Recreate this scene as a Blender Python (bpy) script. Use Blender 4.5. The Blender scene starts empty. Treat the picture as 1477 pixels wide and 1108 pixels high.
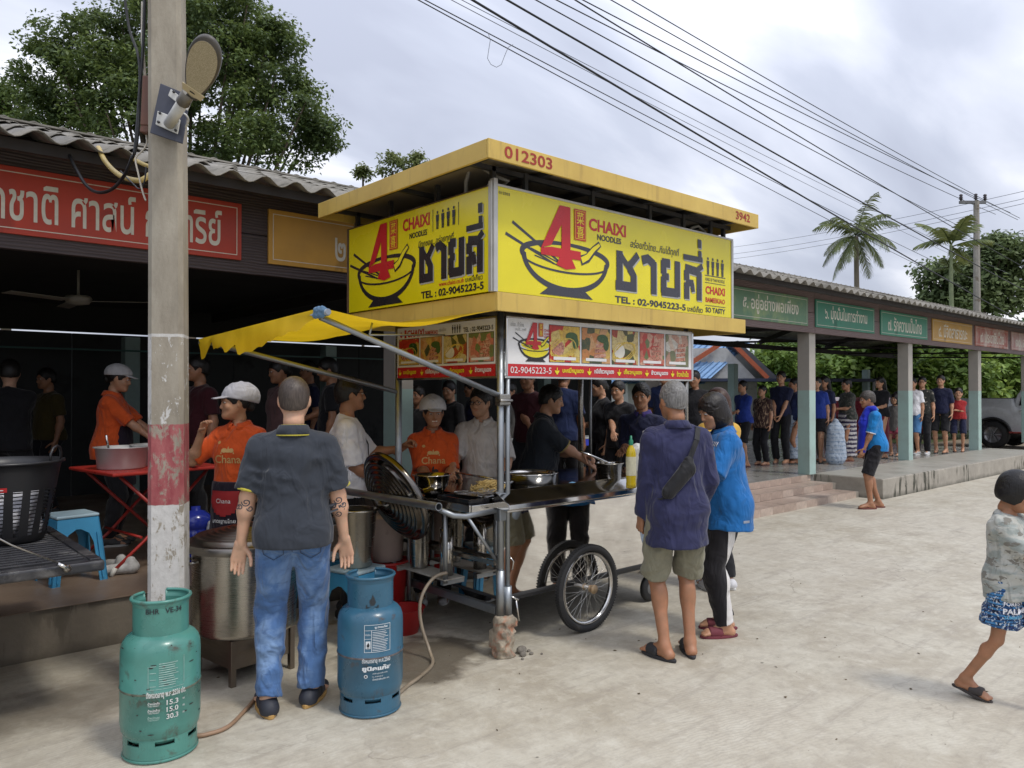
import bpy, math, random
import numpy as np
from mathutils import Vector, Matrix
from mathutils.bvhtree import BVHTree

random.seed(7)
RNG = np.random.default_rng(11)
SC = bpy.context.scene
COL = SC.collection
PI = math.pi
R = math.radians

# ------------------------------------------------------------------ camera
# world: X runs along the pavilion, Y into it, camera stands at the origin 1.6 m up
F_PX, CX, HY = 1107.0, 738.5, 566.0          # focal length, centre and horizon of the 1477 px photograph
CAM_H = 1.6
VIEW = R(48.5)
FWD = Vector((math.cos(VIEW), math.sin(VIEW), 0))
RGT = Vector((math.sin(VIEW), -math.cos(VIEW), 0))
cam = bpy.data.objects.new('camera', bpy.data.cameras.new('camera'))
COL.objects.link(cam)
cam.location = (0, 0, CAM_H)
cam.data.sensor_width = 36
cam.data.lens = F_PX / 1477 * 36
cam.data.clip_start = .05
cam.data.clip_end = 2000
pitch = math.atan((HY - 554) / F_PX)
cam.rotation_euler = (R(90) + pitch, 0, VIEW - R(90))
SC.camera = cam

# ------------------------------------------------------------------ sky, sun, exposure
SUN_DIR = Vector((.10, -.52, .86)).normalized()     # towards the sun, a high sun behind cloud
W = bpy.data.worlds.new('World')
SC.world = W
W.use_nodes = True
nt = W.node_tree
nt.nodes.clear()
def wn(t, **k):
    n = nt.nodes.new(t)
    for a, b in k.items(): setattr(n, a, b)
    return n
wout = wn('ShaderNodeOutputWorld'); bg = wn('ShaderNodeBackground')
sky = wn('ShaderNodeTexSky'); sky.sky_type = 'NISHITA'; sky.sun_disc = False
sky.sun_elevation = math.asin(SUN_DIR.z); sky.sun_rotation = math.atan2(SUN_DIR.x, SUN_DIR.y)
sky.dust_density = 2.0
tc = wn('ShaderNodeTexCoord'); sep = wn('ShaderNodeSeparateXYZ')
nt.links.new(tc.outputs['Generated'], sep.inputs[0])
def wm(op, a, b=None, clamp=False):
    n = wn('ShaderNodeMath', operation=op, use_clamp=clamp)
    for i, v in enumerate((a, b)):
        if v is None: continue
        if isinstance(v, (int, float)): n.inputs[i].default_value = v
        else: nt.links.new(v, n.inputs[i])
    return n.outputs[0]
zc = wm('MAXIMUM', sep.outputs[2], 0.0)
den = wm('ADD', zc, .30)
ux = wm('DIVIDE', sep.outputs[0], den); uy = wm('DIVIDE', sep.outputs[1], den)
comb = wn('ShaderNodeCombineXYZ'); nt.links.new(ux, comb.inputs[0]); nt.links.new(uy, comb.inputs[1])
mp = wn('ShaderNodeMapping'); nt.links.new(comb.outputs[0], mp.inputs[0])
mp.inputs['Rotation'].default_value = (0, 0, R(25)); mp.inputs['Scale'].default_value = (.75, 1.9, 1); mp.inputs['Location'].default_value = (3.1, 1.7, 0)
n1 = wn('ShaderNodeTexNoise'); n1.inputs['Scale'].default_value = 1.7; n1.inputs['Detail'].default_value = 6; n1.inputs['Roughness'].default_value = .48; n1.inputs['Distortion'].default_value = .25
nt.links.new(mp.outputs[0], n1.inputs['Vector'])
n2 = wn('ShaderNodeTexNoise'); n2.inputs['Scale'].default_value = .45; n2.inputs['Detail'].default_value = 3
nt.links.new(mp.outputs[0], n2.inputs['Vector'])
mixn = wm('ADD', wm('MULTIPLY', n1.outputs[0], .6), wm('MULTIPLY', n2.outputs[0], .4))
cr = wn('ShaderNodeValToRGB')
cr.color_ramp.elements[0].position = .38; cr.color_ramp.elements[0].color = (.42, .45, .55, 1)
cr.color_ramp.elements[1].position = .62; cr.color_ramp.elements[1].color = (1.0, 1.0, 1.04, 1)
e = cr.color_ramp.elements.new(.465); e.color = (.50, .535, .64, 1)
e = cr.color_ramp.elements.new(.54); e.color = (.66, .69, .79, 1)
nt.links.new(mixn, cr.inputs[0])
# an overcast sky is brighter towards the zenith
gain = wm('MULTIPLY', wm('ADD', wm('MULTIPLY', zc, 1.15), .88), 11.0)
vs = wn('ShaderNodeVectorMath', operation='SCALE')
nt.links.new(cr.outputs[0], vs.inputs[0]); nt.links.new(gain, vs.inputs['Scale'])
mx = wn('ShaderNodeMix', data_type='RGBA'); mx.inputs[0].default_value = .9
nt.links.new(sky.outputs[0], mx.inputs[6]); nt.links.new(vs.outputs[0], mx.inputs[7])
nt.links.new(mx.outputs[2], bg.inputs[0]); bg.inputs[1].default_value = .1
nt.links.new(bg.outputs[0], wout.inputs[0])

sd = bpy.data.lights.new('sun', 'SUN'); sd.energy = 1.5; sd.angle = R(10); sd.color = (1, .95, .86)
sun = bpy.data.objects.new('sun', sd); COL.objects.link(sun)
sun.rotation_euler = SUN_DIR.to_track_quat('Z', 'Y').to_euler(); sun.location = (0, 0, 30)

SC.view_settings.view_transform = 'Standard'; SC.view_settings.look = 'None'
SC.view_settings.gamma = 1; SC.view_settings.exposure = .08; SC.view_settings.use_curve_mapping = False
SC.render.engine = 'CYCLES'
SC.cycles.use_denoising = True
SC.cycles.max_bounces = 8; SC.cycles.diffuse_bounces = 4; SC.cycles.glossy_bounces = 5
SC.cycles.transparent_max_bounces = 8
SC.cycles.sample_clamp_indirect = 6

# ------------------------------------------------------------------ helpers
def at(px, D, z=0.0):
    """point at depth D in the viewing column px, height z"""
    xc = (px - CX) / F_PX * D
    p = FWD * D + RGT * xc
    return Vector((p.x, p.y, z))
def pix(px, py, D):
    p = at(px, D); p.z = CAM_H + (HY - py) / F_PX * D
    return p
def on_y(px, py, Y):          # point on the vertical plane y = Y
    r = (px - CX) / F_PX
    X = (FWD.y * 0 + RGT.x * 0)
    s, c = math.sin(VIEW), math.cos(VIEW)
    X = (c * Y + s * Y * r) / (s - c * r)
    D = c * X + s * Y
    return Vector((X, Y, CAM_H + (HY - py) / F_PX * D))
def on_x(px, py, X):
    r = (px - CX) / F_PX
    s, c = math.sin(VIEW), math.cos(VIEW)
    Y = (s * X - r * c * X) / (c + s * r)
    D = c * X + s * Y
    return Vector((X, Y, CAM_H + (HY - py) / F_PX * D))

def tag(o, label=None, cat=None, group=None, kind=None):
    if label: o['label'] = label
    if cat: o['category'] = cat
    if group: o['group'] = group
    if kind: o['kind'] = kind
    return o
def empty(name, loc=(0, 0, 0), rz=0, label=None, cat=None, group=None, kind=None):
    o = bpy.data.objects.new(name, None); COL.objects.link(o)
    o.location = loc; o.rotation_euler = (0, 0, rz); o.empty_display_size = .1
    return tag(o, label, cat, group, kind)
def link(name, me, m=None, parent=None, loc=(0, 0, 0), rot=(0, 0, 0)):
    o = bpy.data.objects.new(name, me); COL.objects.link(o)
    if m is not None:
        me.materials.clear()
        for mm in (m if isinstance(m, (list, tuple)) else [m]): me.materials.append(mm)
    o.parent = parent; o.location = loc; o.rotation_euler = rot
    return o
def copy_tree(o, parent=None):
    c = o.copy(); COL.objects.link(c); c.parent = parent
    for ch in list(o.children): copy_tree(ch, c)
    return c
def np_mesh(name, V, Fq, smooth=True, mats=None):
    """V (n,3), Fq (m,k) with k = 3 or 4"""
    V = np.ascontiguousarray(V, np.float32); Fq = np.ascontiguousarray(Fq, np.int32)
    me = bpy.data.meshes.new(name)
    me.vertices.add(len(V)); me.vertices.foreach_set('co', V.ravel())
    k = Fq.shape[1] if len(Fq) else 4
    me.loops.add(Fq.size); me.loops.foreach_set('vertex_index', Fq.ravel())
    me.polygons.add(len(Fq)); me.polygons.foreach_set('loop_start', np.arange(0, Fq.size, k, dtype=np.int32))
    me.polygons.foreach_set('loop_total', np.full(len(Fq), k, np.int32))
    if smooth: me.polygons.foreach_set('use_smooth', np.ones(len(Fq), bool))
    if mats is not None: me.polygons.foreach_set('material_index', np.ascontiguousarray(mats, np.int32))
    me.update(calc_edges=True)
    return me

class MB:
    """collects simple shapes, links them as one mesh object"""
    def __init__(s): s.v = []; s.f = []; s.sm = []
    def add(s, vs, fs, smooth=False):
        b = len(s.v); s.v += [tuple(p) for p in vs]
        s.f += [tuple(i + b for i in f) for f in fs]; s.sm += [smooth] * len(fs); return s
    def box(s, c, d, rz=0, rot=None):
        x, y, z = d[0] / 2, d[1] / 2, d[2] / 2
        M = rot if rot is not None else Matrix.Rotation(rz, 3, 'Z')
        c = Vector(c)
        vs = [c + M @ Vector(p) for p in ((-x, -y, -z), (x, -y, -z), (x, y, -z), (-x, y, -z), (-x, -y, z), (x, -y, z), (x, y, z), (-x, y, z))]
        return s.add(vs, [(0, 3, 2, 1), (4, 5, 6, 7), (0, 1, 5, 4), (1, 2, 6, 5), (2, 3, 7, 6), (3, 0, 4, 7)])
    def bx(s, a, b):
        a, b = Vector(a), Vector(b); return s.box((a + b) / 2, (abs(b.x - a.x), abs(b.y - a.y), abs(b.z - a.z)))
    def beam(s, a, b, w, h=None, up=(0, 0, 1)):
        """rectangular bar from a to b"""
        a, b = Vector(a), Vector(b); d = b - a; L = d.length; d.normalize(); up = Vector(up)
        if abs(d.dot(up)) > .98: up = Vector((1, 0, 0))
        x = d.cross(up).normalized(); z = x.cross(d)
        M = Matrix((x, d, z)).transposed()
        return s.box((a + b) / 2, (w, L, h or w), rot=M)
    def tube(s, pts, r, n=8, cap=True, smooth=True, closed=False):
        pts = [Vector(p) for p in pts]; m = len(pts)
        rs = r if isinstance(r, (list, tuple)) else [r] * m
        vs, fs = [], []
        t0 = (pts[1] - pts[0]).normalized()
        ref = Vector((0, 0, 1)) if abs(t0.z) < .9 else Vector((1, 0, 0))
        x = t0.cross(ref).normalized()
        for i, p in enumerate(pts):
            if closed: t = (pts[(i + 1) % m] - pts[i - 1]).normalized()
            elif i == 0: t = t0
            elif i == m - 1: t = (pts[i] - pts[i - 1]).normalized()
            else: t = ((pts[i + 1] - p).normalized() + (p - pts[i - 1]).normalized()).normalized()
            x = (x - t * x.dot(t)).normalized(); y = t.cross(x)
            for k in range(n):
                a = 2 * PI * k / n; vs.append(p + (x * math.cos(a) + y * math.sin(a)) * rs[i])
        last = m if closed else m - 1
        for i in range(last):
            j = (i + 1) % m
            for k in range(n):
                fs.append((i * n + k, i * n + (k + 1) % n, j * n + (k + 1) % n, j * n + k))
        s.add(vs, fs, smooth)
        if cap and not closed:
            b = len(s.v) - len(vs)
            s.f.append(tuple(b + k for k in range(n))[::-1]); s.sm.append(False)
            s.f.append(tuple(b + (m - 1) * n + k for k in range(n))); s.sm.append(False)
        return s
    def lathe(s, prof, c=(0, 0, 0), n=32, smooth=True, M=None, a0=0, a1=2 * PI, sy=1.0):
        """prof: list of (radius, z)"""
        c = Vector(c); vs, fs = [], []
        full = abs(a1 - a0 - 2 * PI) < 1e-6
        nn = n if full else n + 1
        for (r, z) in prof:
            for k in range(nn):
                a = a0 + (a1 - a0) * k / n
                p = Vector((r * math.cos(a), r * math.sin(a) * sy, z))
                vs.append(c + (M @ p if M is not None else p))
        for i in range(len(prof) - 1):
            for k in range(n):
                k2 = (k + 1) % nn
                fs.append((i * nn + k, i * nn + k2, (i + 1) * nn + k2, (i + 1) * nn + k))
        return s.add(vs, fs, smooth)
    def prism(s, poly, h, f=None):
        """poly: list of 2-D points, extruded 0..h; f maps (u, v, w) to a point"""
        n = len(poly); f = f or (lambda u, v, w: (u, v, w))
        vs = [f(u, v, 0) for u, v in poly] + [f(u, v, h) for u, v in poly]
        fs = [tuple(range(n))[::-1], tuple(range(n, 2 * n))] + [(i, (i + 1) % n, n + (i + 1) % n, n + i) for i in range(n)]
        return s.add(vs, fs)
    def mesh(s, name):
        me = bpy.data.meshes.new(name); me.from_pydata(s.v, [], s.f)
        me.polygons.foreach_set('use_smooth', s.sm); me.update(); return me
    def build(s, name, m, parent=None, bevel=0, loc=(0, 0, 0), rot=(0, 0, 0), segs=2):
        o = link(name, s.mesh(name), m, parent, loc, rot)
        if bevel:
            b = o.modifiers.new('bevel', 'BEVEL'); b.width = bevel; b.segments = segs; b.limit_method = 'ANGLE'; b.angle_limit = R(50)
        return o

# ------------------------------------------------------------------ materials
MATS = {}
def new_mat(name):
    m = bpy.data.materials.new(name); m.use_nodes = True
    n = m.node_tree; p = n.nodes['Principled BSDF']
    return m, n, p
def nd(n, t, **k):
    x = n.nodes.new(t)
    for a, b in k.items(): setattr(x, a, b)
    return x
def setin(n, sock, v):
    if isinstance(v, bpy.types.NodeSocket): n.links.new(v, sock)
    else: sock.default_value = v
def math_(n, op, a, b=0.0, c=None, clamp=False):
    x = nd(n, 'ShaderNodeMath', operation=op, use_clamp=clamp)
    setin(n, x.inputs[0], a); setin(n, x.inputs[1], b)
    if c is not None: setin(n, x.inputs[2], c)
    return x.outputs[0]
def mixc(n, f, a, b, mode='MIX'):
    x = nd(n, 'ShaderNodeMix', data_type='RGBA', blend_type=mode)
    setin(n, x.inputs[0], f)
    setin(n, x.inputs[6], a if not isinstance(a, tuple) else (*a[:3], 1)); setin(n, x.inputs[7], b if not isinstance(b, tuple) else (*b[:3], 1))
    return x.outputs[2]
def coords(n, scale=(1, 1, 1), rot=(0, 0, 0), world=False):
    if world:
        g = nd(n, 'ShaderNodeNewGeometry').outputs['Position']
    else:
        g = nd(n, 'ShaderNodeTexCoord').outputs['Object']
    m = nd(n, 'ShaderNodeMapping'); n.links.new(g, m.inputs[0])
    m.inputs['Scale'].default_value = scale; m.inputs['Rotation'].default_value = rot
    return m.outputs[0]
def noise(n, vec, scale, detail=4, rough=.55, dist=0.0):
    x = nd(n, 'ShaderNodeTexNoise'); n.links.new(vec, x.inputs['Vector'])
    x.inputs['Scale'].default_value = scale; x.inputs['Detail'].default_value = detail
    x.inputs['Roughness'].default_value = rough; x.inputs['Distortion'].default_value = dist
    return x.outputs[0]
def rampf(n, v, a, b, lo=0.0, hi=1.0):
    x = nd(n, 'ShaderNodeMapRange'); setin(n, x.inputs[0], v)
    for i, q in enumerate((a, b, lo, hi)): x.inputs[i + 1].default_value = q
    return x.outputs[0]
def bump(n, p, h, strength=.3, dist=.01, prev=None):
    x = nd(n, 'ShaderNodeBump'); x.inputs['Strength'].default_value = strength; x.inputs['Distance'].default_value = dist
    n.links.new(h, x.inputs['Height'])
    if prev is not None: n.links.new(prev, x.inputs['Normal'])
    n.links.new(x.outputs[0], p.inputs['Normal']); return x.outputs[0]
def darker(c, k): return tuple(min(1, x * k) for x in c[:3])

def mat(name, col, rough=.6, metal=0.0, var=.18, vs=6.0, bmp=0.0, bs=60.0, dirt=0.0, dcol=(.12, .09, .06), ds=3.0, world=False, rvar=.1, spec=.5, coat=0.0):
    """painted, plastic, metal or stone surface: base colour with a little grain, wear and relief"""
    if name in MATS: return MATS[name]
    m, n, p = new_mat(name)
    v = coords(n, world=world)
    a = noise(n, v, vs, 5)
    c = mixc(n, rampf(n, a, .3, .7), darker(col, 1 - var), darker(col, 1 + var * .6))
    if dirt:
        d = noise(n, v, ds, 8, .68, .4)
        f = rampf(n, d, .62 - dirt * .25, .70 - dirt * .1, 0, .85)
        c = mixc(n, f, c, dcol)
    n.links.new(c, p.inputs['Base Color'])
    p.inputs['Metallic'].default_value = metal
    n.links.new(rampf(n, a, .3, .7, max(.02, rough - rvar), min(1, rough + rvar)), p.inputs['Roughness'])
    p.inputs['Specular IOR Level'].default_value = spec
    if coat: p.inputs['Coat Weight'].default_value = coat; p.inputs['Coat Roughness'].default_value = .08
    if bmp: bump(n, p, noise(n, v, bs, 4), bmp, .004)
    MATS[name] = m; return m

def steel(name, col=(.62, .61, .58), rough=.2, brush=(1, 1, 60), bmp=.06, rv=.08, wave=0.0):
    if name in MATS: return MATS[name]
    m, n, p = new_mat(name)
    v = coords(n, scale=brush)
    a = noise(n, v, 9, 4)
    d = noise(n, coords(n), 5, 4)
    n.links.new(mixc(n, rampf(n, d, .35, .7), darker(col, .82), col), p.inputs['Base Color'])
    p.inputs['Metallic'].default_value = 1
    n.links.new(rampf(n, a, .3, .7, max(.015, rough - rv), rough + rv), p.inputs['Roughness'])
    prev = None
    if wave: prev = bump(n, p, noise(n, coords(n), 2.2, 1), wave, .05)
    if bmp: bump(n, p, a, bmp, .002, prev)
    MATS[name] = m; return m

def cloth(name, col, rough=.85, fold=.35, weave=.15, var=.15, pat=None, fs=9.0, sheen=.15):
    if name in MATS: return MATS[name]
    m, n, p = new_mat(name)
    v = coords(n)
    a = noise(n, v, 14, 5)
    c = mixc(n, rampf(n, a, .3, .7), darker(col, 1 - var), darker(col, 1 + var * .5))
    if pat: c = pat(n, v, c)
    n.links.new(c, p.inputs['Base Color']); p.inputs['Roughness'].default_value = rough
    p.inputs['Sheen Weight'].default_value = sheen
    p.inputs['Specular IOR Level'].default_value = .25
    pr = bump(n, p, noise(n, coords(n, scale=(1, 1, .5), rot=(.3, .4, 0)), fs, 2, .45, 1.6), fold * 1.6, .03)
    bump(n, p, noise(n, v, 500, 2), weave, .001, pr)
    MATS[name] = m; return m

def skin(name, col):
    if name in MATS: return MATS[name]
    m, n, p = new_mat(name)
    v = coords(n)
    c = mixc(n, rampf(n, noise(n, v, 18, 4), .3, .7), darker(col, .85), (min(1, col[0] * 1.12), col[1] * 1.02, col[2]))
    n.links.new(c, p.inputs['Base Color']); p.inputs['Roughness'].default_value = .48
    p.inputs['Subsurface Weight'].default_value = .12; p.inputs['Subsurface Radius'].default_value = (.02, .008, .004)
    p.inputs['Subsurface Scale'].default_value = .5
    bump(n, p, noise(n, v, 160, 3), .12, .002)
    MATS[name] = m; return m

def hairm(name, col):
    if name in MATS: return MATS[name]
    m, n, p = new_mat(name)
    v = coords(n, scale=(1, 1, .12))
    a = noise(n, v, 160, 3)
    n.links.new(mixc(n, rampf(n, a, .3, .7), darker(col, .6), darker(col, 1.5)), p.inputs['Base Color'])
    p.inputs['Roughness'].default_value = .42; p.inputs['Specular IOR Level'].default_value = .4
    bump(n, p, a, .6, .004)
    MATS[name] = m; return m

# ------------------------------------------------------------------ lettering
def text_mesh(body, size=1.0, bold=0.0, align='LEFT', xs=1.0, shear=0.0, spacing=1.0, step=.00025, font=None):
    c = bpy.data.curves.new('lettering', 'FONT'); c.body = body; c.size = size; c.offset = bold
    c.align_x = align; c.shear = shear; c.space_character = spacing; c.resolution_u = 3
    o = bpy.data.objects.new('lettering', c)
    me = bpy.data.meshes.new_from_object(o)
    bpy.data.objects.remove(o); bpy.data.curves.remove(c)
    nv = len(me.vertices)
    if nv == 0: return np.zeros((0, 3)), []
    V = np.zeros(nv * 3, np.float32); me.vertices.foreach_get('co', V); V = V.reshape(-1, 3).copy()
    fs = [tuple(p.vertices) for p in me.polygons]
    par = list(range(nv))                                     # overlapping strokes get a height of their own
    def find(a):
        while par[a] != a: par[a] = par[par[a]]; a = par[a]
        return a
    for f in fs:
        for q in f[1:]:
            a, b = find(f[0]), find(q)
            if a != b: par[b] = a
    ids = {}
    for i in range(nv):
        r_ = find(i); k = ids.setdefault(r_, len(ids)); V[i, 2] = (k % 4) * step
    V[:, 0] *= xs
    bpy.data.meshes.remove(me)
    return V, fs
def put_text(parent, f, body, box, m, bold=0.0, name='lettering', align='fit', shear=0.0, z=.002, spacing=1.0):
    """lettering filled into box (u0, v0, u1, v1) of the surface f(u, v, w)"""
    V, fs = text_mesh(body, 1.0, bold, 'LEFT', 1.0, shear, spacing)
    if not len(V): return None
    lo, hi = V[:, :2].min(0), V[:, :2].max(0)
    u0, v0, u1, v1 = box
    sx = (u1 - u0) / (hi[0] - lo[0]); sy = (v1 - v0) / (hi[1] - lo[1])
    if align == 'left': sx = sy
    vs = [tuple(f(u0 + (x - lo[0]) * sx, v0 + (y - lo[1]) * sy, z + w)) for x, y, w in V.tolist()]
    me = bpy.data.meshes.new(name); me.from_pydata(vs, [], fs); me.update()
    return link(name, me, m, parent)
def flat(parent, f, polys, m, name='print', z=.001, step=.00015, seg=0):
    """flat printed shapes; each polygon is one convex-ish outline"""
    b = MB()
    for i, poly in enumerate(polys):
        if seg and len(poly) == 4 and abs(poly[1][0] - poly[0][0]) > seg:
            n_ = int(abs(poly[1][0] - poly[0][0]) / seg) + 1; (a0, b0), (a1, b1) = poly[0], poly[2]
            for k in range(n_):
                u0, u1 = a0 + (a1 - a0) * k / n_, a0 + (a1 - a0) * (k + 1) / n_
                b.add([f(u, v, z) for u, v in ((u0, b0), (u1, b0), (u1, b1), (u0, b1))], [(0, 1, 2, 3)])
            continue
        b.add([f(u, v, z + i * step) for u, v in poly], [tuple(range(len(poly)))])
    return b.build(name, m, parent)
def strip2(pts, w):
    """quads of a stroke of width w (or list) along 2-D pts, as one closed polygon ring list"""
    out = []; n = len(pts); ws = w if isinstance(w, (list, tuple)) else [w] * n
    L, Rr = [], []
    for i, (x, y) in enumerate(pts):
        a = pts[max(0, i - 1)]; c = pts[min(n - 1, i + 1)]
        dx, dy = c[0] - a[0], c[1] - a[1]; l = math.hypot(dx, dy) or 1
        nx, ny = -dy / l * ws[i] / 2, dx / l * ws[i] / 2
        L.append((x + nx, y + ny)); Rr.append((x - nx, y - ny))
    for i in range(n - 1): out.append([L[i], Rr[i], Rr[i + 1], L[i + 1]])
    return out
def flatstrip(parent, f, strokes, m, name='print', z=.001, step=.0002):
    """each stroke (pts, w) at its own small height, its quads sharing one level"""
    b = MB()
    for i, (pts, w) in enumerate(strokes):
        for q in strip2(pts, w): b.add([f(u, v, z + i * step) for u, v in q], [(0, 1, 2, 3)])
    return b.build(name, m, parent)
def ell(cx, cy, rx, ry, n=28, a0=0, a1=2 * PI):
    return [(cx + rx * math.cos(a0 + (a1 - a0) * i / n), cy + ry * math.sin(a0 + (a1 - a0) * i / n)) for i in range(n + (0 if abs(a1 - a0 - 2 * PI) < 1e-6 else 1))]
# ------------------------------------------------------------------ bodies from smooth distance fields
def surf_nets(V, lo, h):
    """polygon skin of the zero level of the grid V: vertices (n,3), quads (m,4)"""
    ins = V < 0
    nx, ny, nz = V.shape
    P = np.zeros((nx - 1, ny - 1, nz - 1, 3), np.float32); C = np.zeros((nx - 1, ny - 1, nz - 1), np.float32)
    quads = []
    for ax in range(3):
        a = [slice(None)] * 3; b = [slice(None)] * 3
        a[ax] = slice(0, -1); b[ax] = slice(1, None)
        cross = ins[tuple(a)] != ins[tuple(b)]
        I = np.argwhere(cross)
        if not len(I): continue
        o1, o2 = [q for q in range(3) if q != ax]
        ok = (I[:, o1] > 0) & (I[:, o1] < V.shape[o1] - 1) & (I[:, o2] > 0) & (I[:, o2] < V.shape[o2] - 1)
        I = I[ok]
        J = I.copy(); J[:, ax] += 1
        va = V[I[:, 0], I[:, 1], I[:, 2]]; vb = V[J[:, 0], J[:, 1], J[:, 2]]
        t = va / (va - vb + 1e-12)
        pos = I.astype(np.float32); pos[:, ax] += t
        cells = []
        for d1, d2 in ((-1, -1), (0, -1), (0, 0), (-1, 0)):
            K = I.copy(); K[:, o1] += d1; K[:, o2] += d2
            np.add.at(P, (K[:, 0], K[:, 1], K[:, 2]), pos); np.add.at(C, (K[:, 0], K[:, 1], K[:, 2]), 1)
            cells.append(K)
        flip = (va < 0)
        if ax == 1: flip = ~flip
        quads.append((cells, flip))
    act = C > 0
    idx = np.full(C.shape, -1, np.int64); idx[act] = np.arange(act.sum())
    verts = P[act] / C[act][:, None] * h + np.asarray(lo, np.float32)
    Q = []
    for cells, flip in quads:
        q = np.stack([idx[K[:, 0], K[:, 1], K[:, 2]] for K in cells], 1)
        q[~flip] = q[~flip][:, ::-1]
        Q.append(q)
    return verts, np.concatenate(Q) if Q else np.zeros((0, 4), int)

class Field:
    """smooth union of tapered limbs and ellipsoids, evaluated block by block"""
    def __init__(s, k=.03): s.ops = []; s.k = k
    def limb(s, a, b, ra, rb, k=None, cap=False, flat=None, sub=False):
        s.ops.append(('L', np.array(a, float), np.array(b, float), ra, rb, s.k if k is None else k, cap, flat, sub)); return s
    def ball(s, c, r, M=None, k=None, sub=False):
        r = (r, r, r) if isinstance(r, (int, float)) else r
        s.ops.append(('E', np.array(c, float), np.array(r, float), np.array(M) if M is not None else None, None, s.k if k is None else k, False, None, sub)); return s
    def cut(s, nrm, p):
        n = np.array(nrm, float); n /= np.linalg.norm(n)
        s.ops.append(('C', n, float(n @ np.array(p, float)))); return s
    def inflate(s, d):
        t = Field(s.k)
        for o in s.ops:
            if o[0] == 'L': t.ops.append(('L', o[1], o[2], o[3] + d, o[4] + d) + o[5:])
            elif o[0] == 'E': t.ops.append(('E', o[1], o[2] + d) + o[3:])
            else: t.ops.append(o)
        return t
    def bounds(s):
        lo = np.full(3, 9e9); hi = np.full(3, -9e9)
        for o in s.ops:
            if o[0] == 'L' and not o[8]:
                r = max(o[3], o[4]); lo = np.minimum(lo, np.minimum(o[1], o[2]) - r); hi = np.maximum(hi, np.maximum(o[1], o[2]) + r)
            elif o[0] == 'E' and not o[8]:
                r = o[2].max() if o[3] is not None else o[2]; lo = np.minimum(lo, o[1] - r); hi = np.maximum(hi, o[1] + r)
        return lo, hi
    def mesh(s, h, disp=None, lo=None, hi=None):
        l2, h2 = s.bounds()
        lo = l2 - 3 * h if lo is None else np.array(lo, float); hi = h2 + 3 * h if hi is None else np.array(hi, float)
        n = np.ceil((hi - lo) / h).astype(int) + 1
        ax = [lo[i] + h * np.arange(n[i]) for i in range(3)]
        V = np.full(n, .5, np.float32)
        for o in s.ops:
            if o[0] == 'C':
                pl = (ax[0][:, None, None] * o[1][0] + ax[1][None, :, None] * o[1][1] + ax[2][None, None, :] * o[1][2]) - o[2]
                V = np.maximum(V, pl.astype(np.float32)); continue
            k = o[5]
            if o[0] == 'L':
                r = max(o[3], o[4]); m = r + max(k, 2 * h) + 2 * h
                bl, bh = np.minimum(o[1], o[2]) - m, np.maximum(o[1], o[2]) + m
            else:
                m = max(k, 2 * h) + 2 * h; r = o[2].max() if o[3] is not None else o[2]
                bl, bh = o[1] - r - m, o[1] + r + m
            i0 = np.maximum(0, np.floor((bl - lo) / h).astype(int)); i1 = np.minimum(n, np.ceil((bh - lo) / h).astype(int) + 1)
            if (i1 <= i0).any(): continue
            sl = tuple(slice(i0[i], i1[i]) for i in range(3))
            X = ax[0][sl[0]][:, None, None]; Y = ax[1][sl[1]][None, :, None]; Z = ax[2][sl[2]][None, None, :]
            if o[0] == 'L':
                a, b = o[1], o[2]; ba = b - a; L2 = float(ba @ ba) + 1e-12
                px, py, pz = X - a[0], Y - a[1], Z - a[2]
                tt = (px * ba[0] + py * ba[1] + pz * ba[2]) / L2; t = np.clip(tt, 0, 1)
                dx, dy, dz = px - t * ba[0], py - t * ba[1], pz - t * ba[2]
                q = dx * dx + dy * dy + dz * dz
                if o[7] is not None:
                    w = np.array(o[7][0]); f = o[7][1]
                    q = q + (f * f - 1) * (dx * w[0] + dy * w[1] + dz * w[2]) ** 2
                d = np.sqrt(q) - (o[3] + t * (o[4] - o[3]))
                if o[6]: d = np.maximum(d, (tt - 1) * math.sqrt(L2))
            else:
                px, py, pz = X - o[1][0], Y - o[1][1], Z - o[1][2]
                if o[3] is not None:
                    M = o[3]
                    px, py, pz = (px * M[0, 0] + py * M[1, 0] + pz * M[2, 0], px * M[0, 1] + py * M[1, 1] + pz * M[2, 1], px * M[0, 2] + py * M[1, 2] + pz * M[2, 2])
                rr = o[2]
                k0 = np.sqrt((px / rr[0]) ** 2 + (py / rr[1]) ** 2 + (pz / rr[2]) ** 2)
                k1 = np.sqrt((px / rr[0] ** 2) ** 2 + (py / rr[1] ** 2) ** 2 + (pz / rr[2] ** 2) ** 2) + 1e-9
                d = k0 * (k0 - 1) / k1
            d = d.astype(np.float32); v = V[sl]
            if o[8]:
                hh = np.clip(.5 - .5 * (v + d) / k, 0, 1); V[sl] = v * (1 - hh) + (-d) * hh + k * hh * (1 - hh)
            elif k > 0:
                hh = np.clip(.5 + .5 * (v - d) / k, 0, 1); V[sl] = v * (1 - hh) + d * hh - k * hh * (1 - hh)
            else: V[sl] = np.minimum(v, d)
        if disp is not None:
            band = np.abs(V) < max(.05, 3 * h)
            I = np.nonzero(band)
            V[I] += disp(ax[0][I[0]], ax[1][I[1]], ax[2][I[2]]).astype(np.float32)
        V[0] = V[-1] = .3; V[:, 0] = V[:, -1] = .3; V[:, :, 0] = V[:, :, -1] = .3
        return surf_nets(V, lo, h)

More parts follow.
